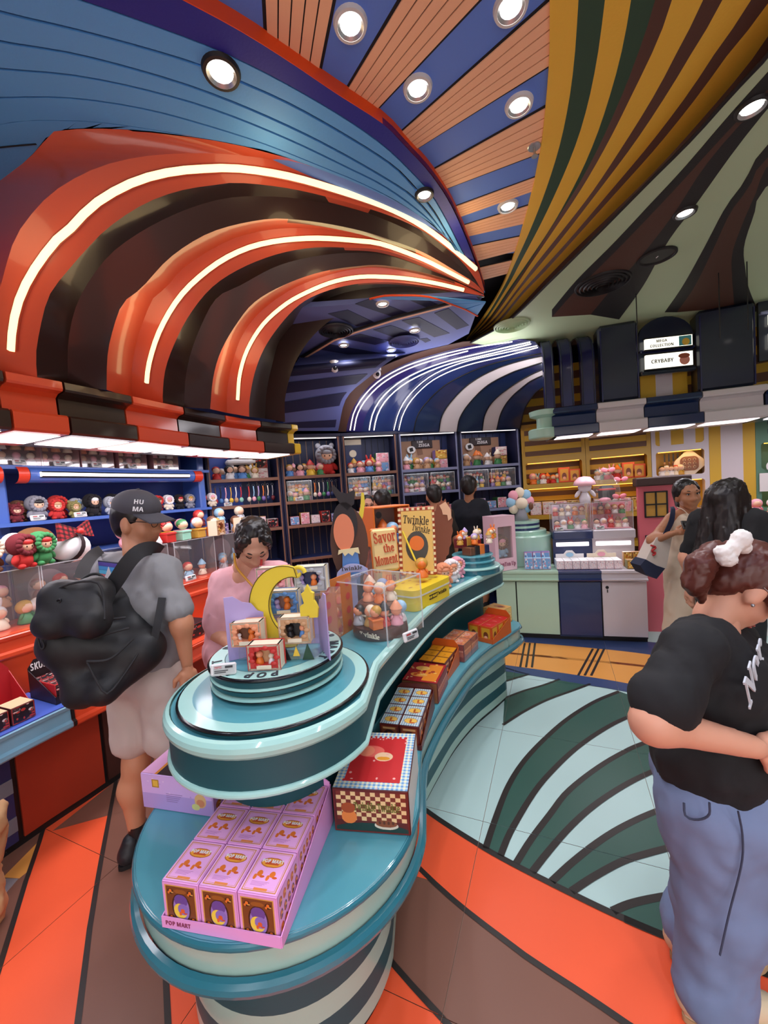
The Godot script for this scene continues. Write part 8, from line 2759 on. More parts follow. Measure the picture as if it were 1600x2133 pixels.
	part(wf, "biscuit", B.new().cut(wp, Transform3D(Basis(Vector3.BACK, -.15), V(0, 0, 0)), .015), m("biscuit", "8a5038", .6))
	part(wf, "icing", B.new().cut(PackedVector2Array([D(-.03, .46), D(.01, .49), D(.05, .44), D(.06, .38), D(.04, .36), D(.03, .40), D(.0, .40), D(-.01, .43)]), Transform3D(Basis(Vector3.BACK, -.15), V(0, 0, .015)), .004), m("icing_peach", "eec09a", .6))
	part(wf, "stand", B.new().box(V(0, .02, -.01), V(.04, .12, .02)), m("biscuit"))
	for p in [[V(.362, 1.206, -2.6), "peach", "furry coral plush ball beside the yellow tin", .16], [V(.435, 1.22, -2.72), "white", "white furry plush ball behind the coral one", .16], [V(.499, 1.222, -2.85), "pink", "pink eared plush ball next to the far riser", .15]]:
		var a: Vector3 = p[0]
		var q2 := plush(V(a.x, 1.0335, a.z), deg_to_rad(20), p[3], p[1], "peach", p[1], p[2], "plush balls by the tin")
	# block castle on the far riser
	var cf := V(.66, 1.169, -3.06)
	var bc := thing("block_castle", "toy castle of coloured building blocks on the far riser", "toy", "", cf, .6)
	var cols := ["brown", "black", "orange", "navy", "maroon", "gold", "orange", "red"]
	for k in 8:
		part(bc, "block", B.new().bbox(V(-.08 + .053 * (k % 4), .03 + .055 * (k / 4), .04 - .08 * (k / 4)), V(.05, .06 + .012 * (k % 3), .09), .003), hue(cols[k]))
	for k in 9:
		figurine(cf + V(-.1 + .1 * (k % 3) + .01 * k, .105 if k > 2 else .08, .06 - .05 * (k / 3)), rng.randf_range(-.6, .6), .085, [2, 1, 3, 0][k % 4], ["orange", "lilac", "gold", "orange", "cream"][k % 5], ["gold", "orange", "cream", "lilac"][k % 4], "on the block castle", "figurines on the block castle", "cream")


const HAIRS := ["brown", "black", "pink", "gold", "white", "red", "sky", "lilac", "orange", "cream", "grey", "green"]
const SUITS := ["red", "cream", "blue", "pink", "white", "green", "yellow", "purple", "tan", "navy", "mint", "maroon"]


func crowd(f: Transform3D, w: float, d: float, n: int, s: float, where: String, hairs: Array, suits: Array, rows := 2) -> void:
	# toy figures in rows on a shelf or in a case; f has x along the shelf and z out of it
	for k in n:
		var r := k % rows
		var x := -w / 2 + w * (k + .5) / n
		var a: String = hairs[rng.randi() % hairs.size()]
		var b: String = suits[rng.randi() % suits.size()]
		figurine(f * V(x, 0, d * (.5 - float(r) / maxi(rows - 1, 1)) * .6), f.basis.get_euler().y + rng.randf_range(-.3, .3), s * rng.randf_range(.85, 1.15), rng.randi() % 4, a, b, where, "toys " + where)


func make_left_goods() -> void:
	# first step: cartons
	for k in 4:
		var s := -.34 + k * .105
		carton(left_at(.13, s, .662), left_yaw(s), V(.098, .085, .12), m("card_choc", "4a1a1c", .4), mats.print_dark, m("card_kraft", "e6c39a", .5), mats.print_dark, "small dark box with plain cream lid on the blue step", "cream lidded boxes")
	var sk := tray(left_at(.22, .235, .662), left_yaw(.235), .22, .26, .04, .21, m("card_black", "1f1a20", .4), "black card tray of red boxes with bold white lettering")
	words(sk, "lettering", "SKULLPANDA", .04, Transform3D(Basis.IDENTITY, V(0, .17, -.12)), m("white"), .003, false, .2)
	for r in 3:
		for c in 2:
			carton(left_at(.22, .235, .666) + Basis(Vector3.UP, left_yaw(.235)) * V((c - .5) * .105, 0, .08 - r * .08), left_yaw(.235), V(.1, .1, .076), m("card_red", "b8262c", .4), mats.print_dark, mats.print_dark, m("card_red"), "small red and black toy box in the black tray", "boxes in the black tray")
	var rd := tray(left_at(.30, -.05, .662), left_yaw(-.05), .24, .16, .04, .25, m("card_red"), "red card tray with tall printed back on the blue step")
	words(rd, "lettering", "EA", .03, Transform3D(Basis.IDENTITY, V(.02, .1, -.07)), m("white"), .003)
	for k in 5:
		var s := .55 + k * .3
		carton(left_at(.2, s, .662), left_yaw(s), V(.2, .11, .16), m("card_black"), mats.print_dark if k % 2 == 0 else mats.print_ember_front, mats.print_rose if k % 2 else m("card_black"), mats.print_dark, ["black toy box with pink lines on the orange step", "orange printed toy box on the orange step"][k % 2], "cartons on the orange step")
		carton(left_at(.16, s + .15, .662), left_yaw(s), V(.08, .085, .1), m("card_ember"), mats.print_ember_front, mats.print_pale, mats.print_ember_front, "small orange box with pale lid on the orange step", "small orange boxes")
	# second step: clear cases with toys, plush on top
	var k := 0
	for span in [[-.62, -.18], [-.16, .30], [.33, .80], [.83, 1.25], [1.28, 1.7], [1.73, 2.15]]:
		var s: float = (span[0] + span[1]) / 2
		var w: float = span[1] - span[0]
		var f := facing(left_at(.66, s, 1.032), left_yaw(s))
		acrylic_case(f.origin, left_yaw(s), V(w, .355, .36), "clear acrylic case on the upper step, %s of six" % ["first", "second", "third", "fourth", "fifth", "sixth"][k], "clear cases on the left counter")
		var bd := thing("backdrop_card", "dark printed card behind the toys in a clear case", "display card", "backdrops in the clear cases", f.origin, left_yaw(s))
		part(bd, "card", B.new().box(V(0, .16, -.16), V(w - .03, .32, .006)), m(["card_plum", "card_plum", "card_smoke", "card_smoke", "card_smoke", "card_smoke"][k], "4a2430" if k < 2 else "5a5058", .5))
		part(bd, "round_print", B.new().lathe([D(0, .001), D(.12, .001)], V(-.03, .17, -.156), 28, Basis(Vector3.RIGHT, PI / 2)), m("print_smoke", "8a7a80", .5))
		if k < 3:
			for q in 7:
				var p: Vector3 = f * V(-w / 2 + w * (q + .5) / 7, .002 + (.11 if q % 2 else .0), .05 if q % 2 == 0 else -.06)
				figurine(p, left_yaw(s) + .2, .15, [1, 0, 3, 1, 2, 0, 1][q], ["white", "brown", "green", "red", "white", "pink", "gold"][q], ["green", "maroon", "red", "white", "cream", "tan", "green"][q], "in the left counter cases", "figurines in the left cases")
				if q % 2:
					var pl := thing("clear_riser", "small clear riser block inside a left counter case", "display stand", "clear risers", V(p.x, 1.033, p.z), left_yaw(s))
					part(pl, "block", B.new().box(V(0, .054, 0), V(.08, .108, .08)), m("acrylic"))
		else:
			crowd(f.translated_local(V(0, .002, 0)), w * .9, .2, 5, .14, "in the far counter cases", ["silver", "gold", "red", "sky", "white"], ["gold", "silver", "maroon", "sky", "cream"])
		price_tag(left_at(.47, s - .08, 1.032), left_yaw(s), "white price tag at the foot of a left counter case", 1.1)
		k += 1
	var top := 1.39
	for p in [[-.27, .62, "pink", "pink", "white", "pink plush toy with fluffy white trim"], [-.14, .68, "cream", "orange", "tan", "cream hooded plush toy with orange fringe and antlers"], [.01, .68, "white", "grey", "grey", "white and grey hooded plush toy"], [-.19, .52, "cream", "red", "brown", "cream hooded plush toy with red fringe and brown body"], [-.04, .50, "maroon", "red", "red", "red plush toy with black beard scarf"], [.07, .52, "green", "red", "green", "dark green hooded plush toy with red fringe"], [.72, .60, "pink", "pink", "pink", "pink plush toy dotted with green"], [.95, .66, "red", "red", "red", "round red plush toy beside the gift boxes"], [.84, .70, "green", "green", "green", "green tree shaped plush toy"]]:
		plush(left_at(p[1], p[0] + .27, top), left_yaw(p[0]) + .35, .2, p[2], p[3], p[4], p[5] + " on the clear cases", "plush toys on the clear cases", p[2] in ["pink", "cream"])
	var disc := thing("wooden_disc", "large round brown felt disc behind the plush toys", "display prop", "", left_at(.80, .46, 1.39), left_yaw(.46) + .2)
	part(disc, "disc", B.new().cut(ring2(D(0, .11), .145, 36, .12), Transform3D(Basis.IDENTITY, Vector3.ZERO), .02), m("felt_brown", "9a6a42", .9, grain(60.0, .6)))
	# white plush with a tartan bow
	var i := pic(64, 64, "a8242a")
	for q in 4:
		p_rect(i, q * 16, 0, 7, 64, "5a1418")
		p_rect(i, 0, q * 16, 64, 7, "5a1418")
		for z in 4:
			p_rect(i, q * 16, z * 16, 7, 7, "241014")
	print_mat("tartan", i, .9)
	var dg := thing("plush_toy", "white fluffy plush with a big red tartan bow and scarf", "plush toy", "", left_at(.60, .58, 1.39), left_yaw(.58) + .4)
	part(dg, "body", B.new().ball(V(0, .07, 0), V(.13, .1, .1), Basis.IDENTITY, 16, 10), m("fur_white", "eeeaea", .95, grain(40.0, .8)))
	part(dg, "scarf", B.new().lathe([D(.1, -.02), D(.112, .0), D(.1, .02)], V(-.05, .08, .02), 20, Basis(Vector3.BACK, 1.2), false), mats.tartan)
	for x in [-1.0, 1.0]:
		var bw := B.new()
		bw.quv(V(0, .20, .06), V(x * .14, .25, .04), V(x * .15, .13, .06), V(0, .16, .07))
		bw.quv(V(0, .20, .04), V(x * .14, .25, .02), V(x * .15, .13, .03), V(0, .16, .04))
		bw.quv(V(x * .14, .25, .02), V(x * .14, .25, .04), V(x * .15, .13, .06), V(x * .15, .13, .03))
		bw.quv(V(0, .20, .04), V(0, .20, .06), V(x * .14, .25, .04), V(x * .14, .25, .02))
		part(dg, "bow_loop", bw, mats.tartan)
	part(dg, "bow_knot", B.new().ball(V(0, .18, .075), V(.025, .025, .02)), hue("red"))
	var hat := thing("plush_hat", "white plush cap with blue snowflake stitching on a clear case", "plush toy", "", left_at(.56, 1.12, 1.39), left_yaw(1.12))
	part(hat, "cap", B.new().lathe([D(.11, 0), D(.115, .02), D(.09, .08), D(.05, .11), D(0, .12)], Vector3.ZERO, 20, Basis.IDENTITY, false), m("fur_white"))
	for q in 6:
		part(hat, "snowflake_arm", B.new().box(V(0, .05, .1), V(.05, .006, .006), Basis(Vector3.BACK, q * PI / 6)), hue("blue"))
	# toys in gift boxes
	for q in 7:
		figurine(left_at(.55 + .12 * (q % 2), 1.3 + q * .07, 1.39), left_yaw(1.3), .18, 4, ["red", "gold", "green", "pink", "white", "red", "brown"][q], ["red", "yellow", "mint", "pink", "gold", "maroon", "orange"][q], "on the clear cases", "toys sitting on gift boxes")
	# glasses with toys, and star window boxes further on
	for q in 6:
		figurine(left_at(.62 + .1 * (q % 2), 1.62 + q * .09, 1.39 + .09 * (q % 2)), left_yaw(1.7), .17, 1, ["blue", "red", "gold", "sky", "brown", "cream"][q], ["gold", "maroon", "brown", "sky", "tan", "silver"][q], "near the star boxes", "goblet toys")
	for q in 2:
		var s := 1.72 + q * .24
		book_box(left_at(.5, s, 1.39), left_yaw(s) + .4, V(.15, .14, .09), "tan", "brown", ["brown window box with star shaped opening beside the goblet toys", "second brown window box with a toy inside"][q], [[.0, "gold", "peach", .09]])
	# middle shelf: bag charms and plush
	var cc := [["maroon", "maroon"], ["brown", "tan"], ["grey", "black"], ["pink", "pink"], ["red", "tan"], ["red", "maroon"], ["olive", "tan"], ["silver", "sky"], ["black", "white"], ["grey", "black"], ["silver", "grey"], ["black", "black"], ["navy", "grey"]]
	for q in 13:
		var s := .42 + q * .068
		plush(left_at(.9 + .08 * (q % 2), s, 1.662), left_yaw(s) + .1, .12 + .025 * (q % 3), cc[q][0], cc[q][1], cc[q][0], "small %s hanging plush charm with %s fringe on the blue shelf" % cc[q], "plush charms on the blue shelf", q % 3 == 0)
	for q in 8:
		var s := 1.32 + q * .09
		plush(left_at(.95, s, 1.662), left_yaw(s), .14, ["black", "grey", "red", "white"][q % 4], ["red", "gold", "brown", "pink"][q % 4], ["black", "grey", "maroon", "cream"][q % 4], "small %s plush charm on the blue shelf's far part" % ["black", "grey", "red", "white"][q % 4], "plush charms on the far blue shelf")
	for q in 3:
		price_tag(left_at(.79, .5 + q * .3, 1.662), left_yaw(.1), "white price tag on the blue plush shelf", .9)
	# top shelf: boxed sets behind clear fronts
	for q in 5:
		var s := .44 + q * .27
		var o := thing("boxed_set", "rose boxed toy set with clear front on the top blue shelf, %s one" % ["first", "second", "third", "fourth", "fifth"][q], "box", "rose boxed sets", left_at(.86, s, 2.037), left_yaw(s))
		part(o, "back_card", B.new().box(V(0, .12, -.06), V(.25, .24, .006)), m("card_rosewood", ["9a6a70", "a8707a", "8a5a60", "7a5a68", "a07880"][q], .6))
		for x in [-1.0, 1.0]:
			part(o, "side_card", B.new().box(V(x * .125, .12, 0), V(.004, .24, .12)), m("card_rosewood"))
		part(o, "clear_front", B.new().box(V(0, .12, .06), V(.25, .24, .003)), m("acrylic"))
		for z in 6:
			var fg := part(o, "boxed_toy", stock_mesh("scene_fig", func(): return B.new()), hue(["cream", "pink", "silver", "white", "tan", "peach"][(z + q) % 6]))
			fg.position = V(-.08 + .08 * (z % 3), .01 + .1 * (z / 3), .01)
			fg.scale = Vector3.ONE * .1
			part(fg, "toy_head", stock_mesh("scene_head", func(): return B.new()), hue(["skin", "pink", "cream"][z % 3]))
		price_tag(left_at(.775, s - .03, 2.037), left_yaw(s), "white price tag on the top blue shelf", .8)
	# a paper bag at the near end of the cabinets
	var bag := thing("paper_bag", "crumpled tan paper bag beside the striped cabinet", "bag", "", V(-1.759, 0, -1.564), .9)
	var f := Field.new()
	f.k = .04
	f.fold = folds(9.0, 40)
	f.fold_by = .02
	f.b(V(0, .08, 0), V(.0, .2, .0), .075, .06)
	f.b(V(.0, .2, 0), V(.0, .42, .0), .06, .095)
	f.b(V(-.05, .42, 0), V(.03, .46, .0), .08, .06)
	var st := B.new()
	f.mesh_into(st, .014)
	part(bag, "sack", st, m("kraft_bag", "c09468", .85))


func make_back_goods() -> void:
	var where := ["beside the cornice end", "near the grey bear", "behind the cut out doll", "by the bubble poster", "by the moon poster"]
	for i in 5:
		var a: Vector3 = back_pts[i]
		var b: Vector3 = back_pts[i + 1]
		var f := bay_frame(a, b)
		var w := a.distance_to(b) - .12
		var yaw := f.basis.get_euler().y
		# top row
		crowd(f.translated_local(V(-w * .12, 1.951, -.12)), w * .7, .16, 7, .16, where[i], HAIRS.slice(i, i + 6), SUITS.slice(i, i + 6))
		for k in 2:
			carton(f * V(w * (.30 + .0 * k), 1.951 + k * .125, -.2), yaw, V(.17, .122, .12), hue(SUITS[(i * 2 + k) % 12]), [mats.print_pale, mats.print_dark, mats.print_sea, mats.print_rose, mats.print_ochre][(i + k) % 5], null, null, "%s printed carton %s" % [SUITS[(i * 2 + k) % 12], where[i]], "cartons " + where[i])
		# second row: clear cases full of toys
		for k in 2:
			var c := f.translated_local(V((k - .5) * w * .52, 1.651, -.15))
			if i == 0 or (i == 1 and k == 1):
				# bag charms hung from rings
				for q in 6:
					var o := thing("bag_charm", "%s beaded bag charm on a ring %s" % [HAIRS[(q + i * 3 + k * 5) % 12], where[i]], "charm", "bag charms " + where[i], c * V(-.14 + q * .055, .2, .06), yaw)
					part(o, "ring", B.new().lathe([D(.012, 0), D(.016, .003), D(.012, .006)], V(0, .02, 0), 12, Basis(Vector3.RIGHT, PI / 2), false), m("steel"))
					part(o, "strap", B.new().tube([V(0, .01, 0), V(.004, -.06, 0), V(-.004, -.11, 0)], .007, 6), hue(HAIRS[(q + i * 3 + k * 5) % 12]))
					part(o, "figure", B.new().ball(V(0, -.14, 0), V(.024, .03, .022), Basis.IDENTITY, 10, 8), hue(SUITS[(q * 2 + k) % 12]))
				continue
			acrylic_case(c.origin, yaw, V(w * .46, .24, .2), "clear toy case on the second shelf %s" % where[i], "clear cases on the back shelves")
			crowd(c.translated_local(V(0, .002, 0)), w * .42, .12, 8, .12, where[i], HAIRS.slice((i + k) % 6, (i + k) % 6 + 6), SUITS.slice(i, i + 6))
			crowd(c.translated_local(V(0, .115, -.05)), w * .40, .04, 6, .1, where[i], HAIRS.slice((i + k + 2) % 6, (i + k + 2) % 6 + 6), SUITS.slice(i, i + 6), 1)
		# third row: cartons
		for k in 5:
			carton(f * V(-w / 2 + w * (k + .5) / 5, 1.361, -.12), yaw, V(w / 5 - .02, .1 + .04 * (k % 2), .16), hue(HAIRS[(k + i * 2) % 12]), [mats.print_grape, mats.print_sea, mats.print_rose, mats.print_blush, mats.print_dark][(k + i) % 5], null, null, "%s toy carton on the third shelf %s" % [HAIRS[(k + i * 2) % 12], where[i]], "cartons on the third shelf " + where[i])
		price_tag(f * V(-w * .3, 1.651, .0), yaw, "small white price tag %s" % where[i], .9)
		if i >= 3:
			# brown poster wall with a name sign and a speech bubble
			var o := thing("poster_wall", ["brown poster backing with name sign and speech bubble on the fourth bay", "brown poster backing with name sign and moon clock on the fifth bay"][i - 3], "poster")
			o.transform = f.translated_local(V(-.02, 1.951, -.325))
			part(o, "sheet", B.new().box(V(0, .2, 0), V(w * .8, .4, .012)), m("poster_tan", "b48a70", .6))
			for q in 5:
				part(o, "drawing", B.new().box(V(-w * .3 + q * w * .14, .13 + .06 * (q % 3), .008), V(w * .11, .09, .004), Basis(Vector3.BACK, .15 * (q % 3 - 1))), m("poster_sketch%d" % (q % 2), ["8a6450", "cba58a"][q % 2], .6))
			var sg := part(o, "name_sign", B.new().bbox(V(.02, .35, .02), V(w * .42, .11, .02), .006), m("sign_dark", "33262a", .5))
			words(sg, "lettering", "I AM", .028, Transform3D(Basis.IDENTITY, V(-.01, .382, .031)), m("white"), .003)
			words(sg, "lettering", "ZSIGA", .04, Transform3D(Basis.IDENTITY, V(.045, .335, .031)), m("white"), .003)
			part(o, "speech_bubble", B.new().cut(ring2(D(-w * .2, .28), .06, 20, .05), Transform3D(Basis.IDENTITY, V(0, 0, .03)), .012), m("white"))
			part(o, "bubble_mark", B.new().bbox(V(-w * .2, .28, .045), V(.05, .05, .006), .002, Basis(Vector3.BACK, .2)), m("black"))
	# bigger single toys
	var f0 := bay_frame(back_pts[0], back_pts[1])
	var fp := thing("toy_fireplace", "white fluffy toy fireplace on the shelves beside the cornice end", "toy")
	fp.transform = f0.translated_local(V(.0, 1.951, -.2))
	part(fp, "mantel", B.new().bbox(V(0, .2, 0), V(.34, .06, .14), .02), m("fur_white"))
	for x in [-1.0, 1.0]:
		part(fp, "pillar", B.new().bbox(V(x * .12, .085, 0), V(.09, .17, .13), .02), m("fur_white"))
	part(fp, "hearth", B.new().box(V(0, .08, -.03), V(.16, .16, .04)), m("black"))
	part(fp, "chimney", B.new().bbox(V(0, .28, -.02), V(.2, .1, .1), .02), m("fur_white"))
	var f1 := bay_frame(back_pts[1], back_pts[2])
	plush(f1 * V(.2, 1.951, -.12), f1.basis.get_euler().y, .36, "grey", "grey", "red", "large grey plush bear in red on the second bay's top shelf", "", true)
	var f2 := bay_frame(back_pts[2], back_pts[3])
	var cu := thing("blue_banner", "blue hanging banner with a round cream emblem in the third bay", "banner")
	cu.transform = f2.translated_local(V(-.17, 1.96, -.31))
	part(cu, "cloth", B.new().box(V(0, .2, 0), V(.22, .4, .01)), hue("navy"))
	part(cu, "emblem", B.new().lathe([D(0, .004), D(.045, .004), D(.05, 0)], V(-.01, .26, .006), 20, Basis(Vector3.RIGHT, PI / 2)), hue("cream"))
	part(cu, "scalloped_top", B.new().box(V(0, .41, .006), V(.22, .07, .01)), hue("cream"))


func make_yellow_goods() -> void:
	var where := ["in the first yellow bay", "in the second yellow bay", "in the white framed bay"]
	for i in 3:
		var f := bay_frame(yellow_pts[i], yellow_pts[i + 1])
		var w: float = yellow_pts[i].distance_to(yellow_pts[i + 1]) - .14
		var yaw := f.basis.get_euler().y
		if i < 2:
			crowd(f.translated_local(V(-w * .15, 1.642, -.12)), w * .6, .12, 6, .14, where[i], ["red", "orange", "mint", "sky", "pink"], ["red", "white", "mint", "orange"])
			for k in 2:
				carton(f * V(w * (.22 + .2 * k), 1.642, -.16), yaw, V(.14, .2 - k * .03, .1), hue("red"), mats.print_ember_front, null, null, "red toy carton %s" % where[i], "red cartons " + where[i])
			for k in 4:
				carton(f * V(-w / 2 + w * (k + .5) / 4, 1.222, -.12), yaw, V(w / 4 - .02, .17, .14), hue("cream"), [mats.print_blush, mats.print_pale, mats.print_rose, mats.print_ochre][k], null, null, "pale printed carton in the lower niche %s" % where[i], "pale cartons " + where[i])
		else:
			for k in 5:
				figurine(f * V(-w * .4 + k * w * .11, 1.642, -.1), yaw, .13, k % 3, ["black", "white", "brown", "red", "cream"][k], ["white", "cream", "white", "cream", "gold"][k], where[2], "toys " + where[2])
			for k in 6:
				var o := thing("bag_charm", "black bag charm hanging in the white framed bay", "charm", "black charms", f * V(-w * .3 + k * .045, 1.80, -.24), yaw)
				part(o, "strap", B.new().box(V(0, .06, 0), V(.016, .1, .006)), hue("black"))
				part(o, "figure", B.new().ball(V(0, -.01, 0), V(.016, .024, .014), Basis.IDENTITY, 8, 6), hue("tan"))
			var tr := thing("flower_tray", "white flower shaped tray with a brown middle in the white framed bay", "tray")
			tr.transform = f.translated_local(V(w * .26, 1.77, -.16))
			var p := PackedVector2Array()
			for q in 48:
				var a := TAU * q / 48
				p.append(D(cos(a), sin(a)) * (.14 + .012 * cos(a * 4)))
			part(tr, "plate", B.new().cut(p, Transform3D.IDENTITY, .02), hue("cream"))
			part(tr, "middle", B.new().cut(rrect(.18, .17, .05), Transform3D(Basis.IDENTITY, V(0, 0, .02)), .012), m("cocoa_brown", "8a5a40", .5))
			for q in 9:
				part(tr, "scroll", B.new().lathe([D(.012, 0), D(.016, .005), D(.012, .008)], V(-.05 + .05 * (q % 3), -.045 + .045 * (q / 3), .032), 10, Basis(Vector3.RIGHT, PI / 2), false), hue("cream"))
	# green bay letters at the picture's edge
	var fg := bay_frame(yellow_pts[4], yellow_pts[5])
	var lt := thing("name_panel", "white name panel with black letters in the green bay", "sign")
	lt.transform = fg.translated_local(V(.05, 1.5, .02))
	part(lt, "panel", B.new().box(V(0, 0, 0), V(.5, .2, .02)), m("white"))
	words(lt, "lettering", "DIMOO\nWORLD", .07, Transform3D(Basis.IDENTITY, V(.0, .0, .012)), m("black"), .006)
	words(lt, "number", "OO", .1, Transform3D(Basis.IDENTITY, V(-.1, .17, .012)), m("white"), .03)


func make_counter_goods() -> void:
	var f := bay_frame(counter_pts[1], counter_pts[2])
	var yaw := f.basis.get_euler().y
	# tall pink window box
	var pb := thing("tall_window_box", "tall pale pink window box with a plush doll inside", "box", "", V(1.25, .746, -4.36), .32)
	pb.scale = V(1.2, 1.14, 1.2)
	var pk := m("box_pink", "ecc4d2", .5)
	var fr := part(pb, "front_frame", panel_with_hole(.22, .52, .15, .32, .006), pk)
	fr.position = V(0, .26, .09)
	part(pb, "front_foot", B.new().box(V(0, .06, .09), V(.218, .118, .003)), pk)
	for x in [-1.0, 1.0]:
		part(pb, "side", B.new().box(V(x * .109, .26, 0), V(.003, .52, .18)), pk)
	part(pb, "back", B.new().box(V(0, .26, -.088), V(.218, .52, .003)), m("box_rose", "c8909c", .5))
	part(pb, "top", B.new().box(V(0, .519, 0), V(.218, .003, .18)), pk)
	part(pb, "window_pane", B.new().box(V(0, .26, .078), V(.15, .32, .002)), m("acrylic"))
	for q in 3:
		part(pb, "side_slot", B.new().box(V(.111, .12 + .13 * q, 0), V(.002, .03, .012)), m("black"))
	words(pb, "lettering", "MonTon Up", .036, Transform3D(Basis.IDENTITY, V(0, .062, .093)), m("ink_plum"), .002, true, .19)
	plush(V(1.25, .88, -4.36), .32, .24, "brown", "pink", "sky", "brown haired plush doll in blue inside the tall pink box", "")
	# flower plush on the striped turntable
	var fl := thing("flower_plush", "plush doll with big pastel petals on the striped turntable", "plush toy", "", V(1.62, 1.237, -4.70), .2)
	part(fl, "body", B.new().lathe([D(0, 0), D(.085, 0), D(.07, .06), D(.045, .14), D(0, .16)], Vector3.ZERO, 16, Basis.IDENTITY, false), m("fur_grey", "b8b4b4", .95))
	part(fl, "head", B.new().ball(V(0, .2, .02), V(.075, .07, .065), Basis.IDENTITY, 14, 10), m("fur_cream", "efe0c8", .95))
	for q in 8:
		var a := TAU * q / 8
		part(fl, "petal", B.new().ball(V(cos(a) * .12, .22 + sin(a) * .11, -.01), V(.062, .062, .04), Basis.IDENTITY, 12, 8), m("petal_%s" % ["pink", "sky", "cream"][q % 3], hue(["pink", "sky", "cream"][q % 3]).albedo_color, .95))
	part(fl, "pouch", B.new().ball(V(.11, .16, .04), V(.03, .045, .02), Basis.IDENTITY, 10, 8), hue("brown"))
	# blue boxes
	for k in 3:
		carton(f * V(.02 + (k - 1) * .088, .746, -.10), yaw, V(.085, .12, .08), hue("sky"), mats.print_sea, null, null, "small pale blue toy box with a pink picture", "pale blue boxes")
	for k in 3:
		carton(f * V(.02 + (k - 1) * .088, .746, -.2), yaw, V(.085, .17, .08), hue("purple"), mats.print_sea, null, null, "taller purple and blue box behind the pale blue ones", "purple back row boxes")
	# white and tan sets on the navy and white counters
	var g := bay_frame(counter_pts[2], counter_pts[4])
	var gy := g.basis.get_euler().y
	for k in 8:
		carton(g * V(-.37 + k * .077, .746, -.10), gy, V(.074, .088, .09), m("white"), mats.print_blush, m("white"), null, "small white toy box with a faint face print" if k < 4 else "small blush toy box with a line drawing", "white boxes on the navy counter" if k < 4 else "blush boxes on the white counter")
		carton(g * V(-.37 + k * .077, .746, -.20), gy, V(.074, .088, .09), m("white"), mats.print_blush, m("white"), null, "white toy box in the second row on the wall counter", "second row white boxes")
	for k in 2:
		var hd := thing("header_card", ["white header card with a blue oval behind the white boxes", "cream header card with pink flowers behind the blush boxes"][k], "display card")
		hd.transform = g.translated_local(V(-.25 + k * .31, .746, -.255))
		part(hd, "card", B.new().cut(PackedVector2Array([D(-.14, 0), D(.14, 0), D(.14, .13), D(.06, .13), D(.03, .165), D(-.03, .165), D(-.06, .13), D(-.14, .13)]), Transform3D.IDENTITY, .004), m("white") if k == 0 else hue("cream"))
		part(hd, "oval", B.new().lathe([D(0, .002), D(.03, .002)], V(0, .12, .005), 18, Basis(Vector3.RIGHT, PI / 2) * Basis.from_scale(V(1.3, 1, .8))), hue("sky") if k == 0 else hue("pink"))
	for k in 2:
		carton(g * V(.29 + k * .085, .746, -.10), gy, V(.08, .085, .09), hue("olive"), mats.print_ochre, hue("tan"), null, "small olive toy box at the white counter's end", "olive boxes")
		carton(g * V(.29 + k * .085, .746, -.20), gy, V(.08, .15, .05), hue("tan"), mats.print_ochre, null, null, "tan header box behind the olive boxes", "tan boxes")
	# two clear cases with pink backdrops on the upper ledges
	for k in 2:
		var c := bay_frame(counter_pts[2 + k], counter_pts[3 + k]).translated_local(V(0, 1.122, -.46))
		var cy := c.basis.get_euler().y
		acrylic_case(c.origin, cy, V(.385, .29, .26), ["clear toy case on the navy ledge", "clear toy case on the white ledge"][k])
		var bd := thing("backdrop_card", ["pale lilac backdrop inside the navy ledge case", "rose pink backdrop inside the white ledge case"][k], "display card")
		bd.transform = c
		part(bd, "card", B.new().box(V(0, .14, -.115), V(.36, .27, .005)), m(["back_lilac", "back_rose"][k], ["d8c4d8", "f0a8b8"][k], .6))
		part(bd, "floor_card", B.new().box(V(0, .004, 0), V(.36, .006, .23)), m(["back_lilac", "back_rose"][k]))
		if k == 1:
			words(bd, "lettering", "DIMOO", .03, Transform3D(Basis.IDENTITY, V(.0, .23, -.112)), hue("red"), .002)
		for q in 10:
			figurine(c * V(-.14 + .07 * (q % 5), .008 + (.14 if q > 4 else .0), .05 if q < 5 else -.07), cy, .11, q % 4, ["black", "white", "red", "brown", "green", "pink", "grey", "cream", "gold", "red"][q], ["red", "white", "green", "white", "pink", "red", "cream", "white", "orange", "tan"][(q + k * 3) % 10], ["in the navy ledge case", "in the white ledge case"][k], ["toys in the navy ledge case", "toys in the white ledge case"][k])
			if q > 4:
				var st := thing("clear_riser", "thin clear peg stand under a toy in the ledge cases", "display stand", "clear pegs", c * V(-.14 + .07 * (q % 5), .008, -.07), cy)
				part(st, "peg", B.new().box(V(0, .07, 0), V(.05, .139, .05)), m("acrylic"))
		price_tag(c * V(-.13, .0, .15), cy, ["white price tag at the navy ledge case", "white price tag at the white ledge case"][k], .9)
	# clear gift bag with bows and a capped figure
	var top := bay_frame(counter_pts[3], counter_pts[4]).translated_local(V(-.1, 1.414, -.46))
	var ty := top.basis.get_euler().y
	var mf := thing("mushroom_figure", "white and pink toy figure with a wide mushroom cap", "figurine", "", top * V(-.14, 0, .02), ty)
	part(mf, "body", B.new().lathe([D(0, 0), D(.055, 0), D(.06, .05), D(.04, .11), D(0, .12)], Vector3.ZERO, 16, Basis.IDENTITY, false), m("pearl", "e4dee6", .25))
	part(mf, "head", B.new().ball(V(0, .17, .01), V(.07, .06, .065), Basis.IDENTITY, 16, 10), m("pearl"))
	part(mf, "cap", B.new().lathe([D(.0, .29), D(.06, .28), D(.10, .24), D(.115, .20), D(.10, .185), D(0, .2)], Vector3.ZERO, 24, Basis.IDENTITY, false), m("pearl_pink", "f0bcc8", .3))
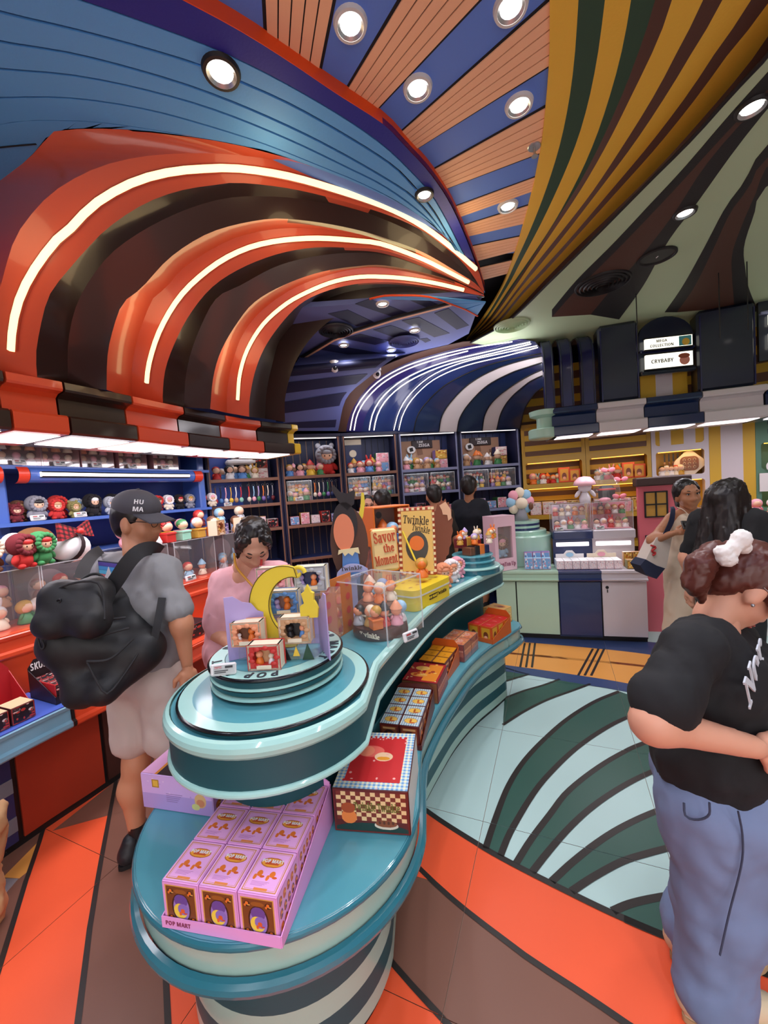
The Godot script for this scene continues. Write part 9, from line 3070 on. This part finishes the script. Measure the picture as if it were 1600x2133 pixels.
	for x in [-1.0, 1.0]:
		part(mf, "arm", B.new().ball(V(x * .075, .1, .02), V(.022, .05, .022), Basis(Vector3.BACK, x * .6), 10, 6), m("pearl"))
	var gb := thing("clear_gift_bag", "clear plastic bag with pink bows holding a black and red toy", "bag", "", top * V(.08, 0, 0), ty)
	part(gb, "film", B.new().lathe([D(.13, 0), D(.14, .1), D(.12, .22), D(.05, .30), D(.1, .36)], Vector3.ZERO, 20, Basis.from_scale(V(1, 1, .6)), false), m("acrylic"))
	part(gb, "black_toy", B.new().bbox(V(0, .09, 0), V(.16, .16, .09), .03), m("black"))
	part(gb, "red_band", B.new().bbox(V(0, .13, .002), V(.165, .02, .094), .004), hue("red"))
	part(gb, "pink_filling", B.new().ball(V(-.03, .02, .05), V(.06, .025, .03)), hue("pink"))
	for p in [V(.02, .33, .02), V(.14, .22, .02), V(.11, .04, .06)]:
		for x in [-1.0, 1.0]:
			part(gb, "bow_loop", B.new().ball(p + V(x * .035, .01, 0), V(.036, .026, .012), Basis(Vector3.BACK, x * .4), 12, 8), m("ribbon_pink", "f08a9a", .4))
		part(gb, "bow_knot", B.new().ball(p, V(.012, .012, .012)), hue("red"))
	# pink dolls' house behind the woman in the cream dress
	var hs := thing("dolls_house", "pink dolls house front with dark roof edge and black window bars", "display prop", "", V(2.903, 1.002, -4.15), -.28)
	hs.position.y = .0
	part(hs, "front", B.new().box(V(0, .8, 0), V(.44, 1.6, .05)), m("house_pink", "e2707e", .6))
	part(hs, "roof_edge", B.new().bbox(V(0, 1.6, .02), V(.5, .09, .12), .01), m("roof_brown", "3a2420", .6))
	for y in [1.36, .9]:
		var wn := part(hs, "window", B.new().box(V(-.06, y, .028), V(.2, .26, .012)), hue("gold"))
		for x in [-1.0, .0, 1.0]:
			part(wn, "bar", B.new().box(V(-.06 + x * .1, y, .036), V(.014, .27, .014)), m("black"))
		for q in [-1.0, .0, 1.0]:
			part(wn, "bar", B.new().box(V(-.06, y + q * .13, .036), V(.21, .014, .014)), m("black"))
	# toys far right, past the long haired woman
	var rc := thing("toy_rack", "white rack with red shelves of small toys by the green bay", "shelf", "", V(3.727, 0, -3.9), -.5)
	part(rc, "body", B.new().box(V(0, .6, -.1), V(.5, 1.2, .3)), m("white"))
	part(rc, "board", B.new().box(V(0, 1.21, 0), V(.54, .02, .4)), hue("red"))
	for k in 4:
		figurine(rc.transform * V(-.18 + .12 * k, 1.222, .06), -.5, .15, k % 3, ["cream", "pink", "white", "black"][k], ["white", "pink", "cream", "white"][k], "on the rack by the green bay", "toys on the white rack")


func make_rest() -> void:
	make_left_goods()
	make_back_goods()
	make_yellow_goods()
	make_counter_goods()
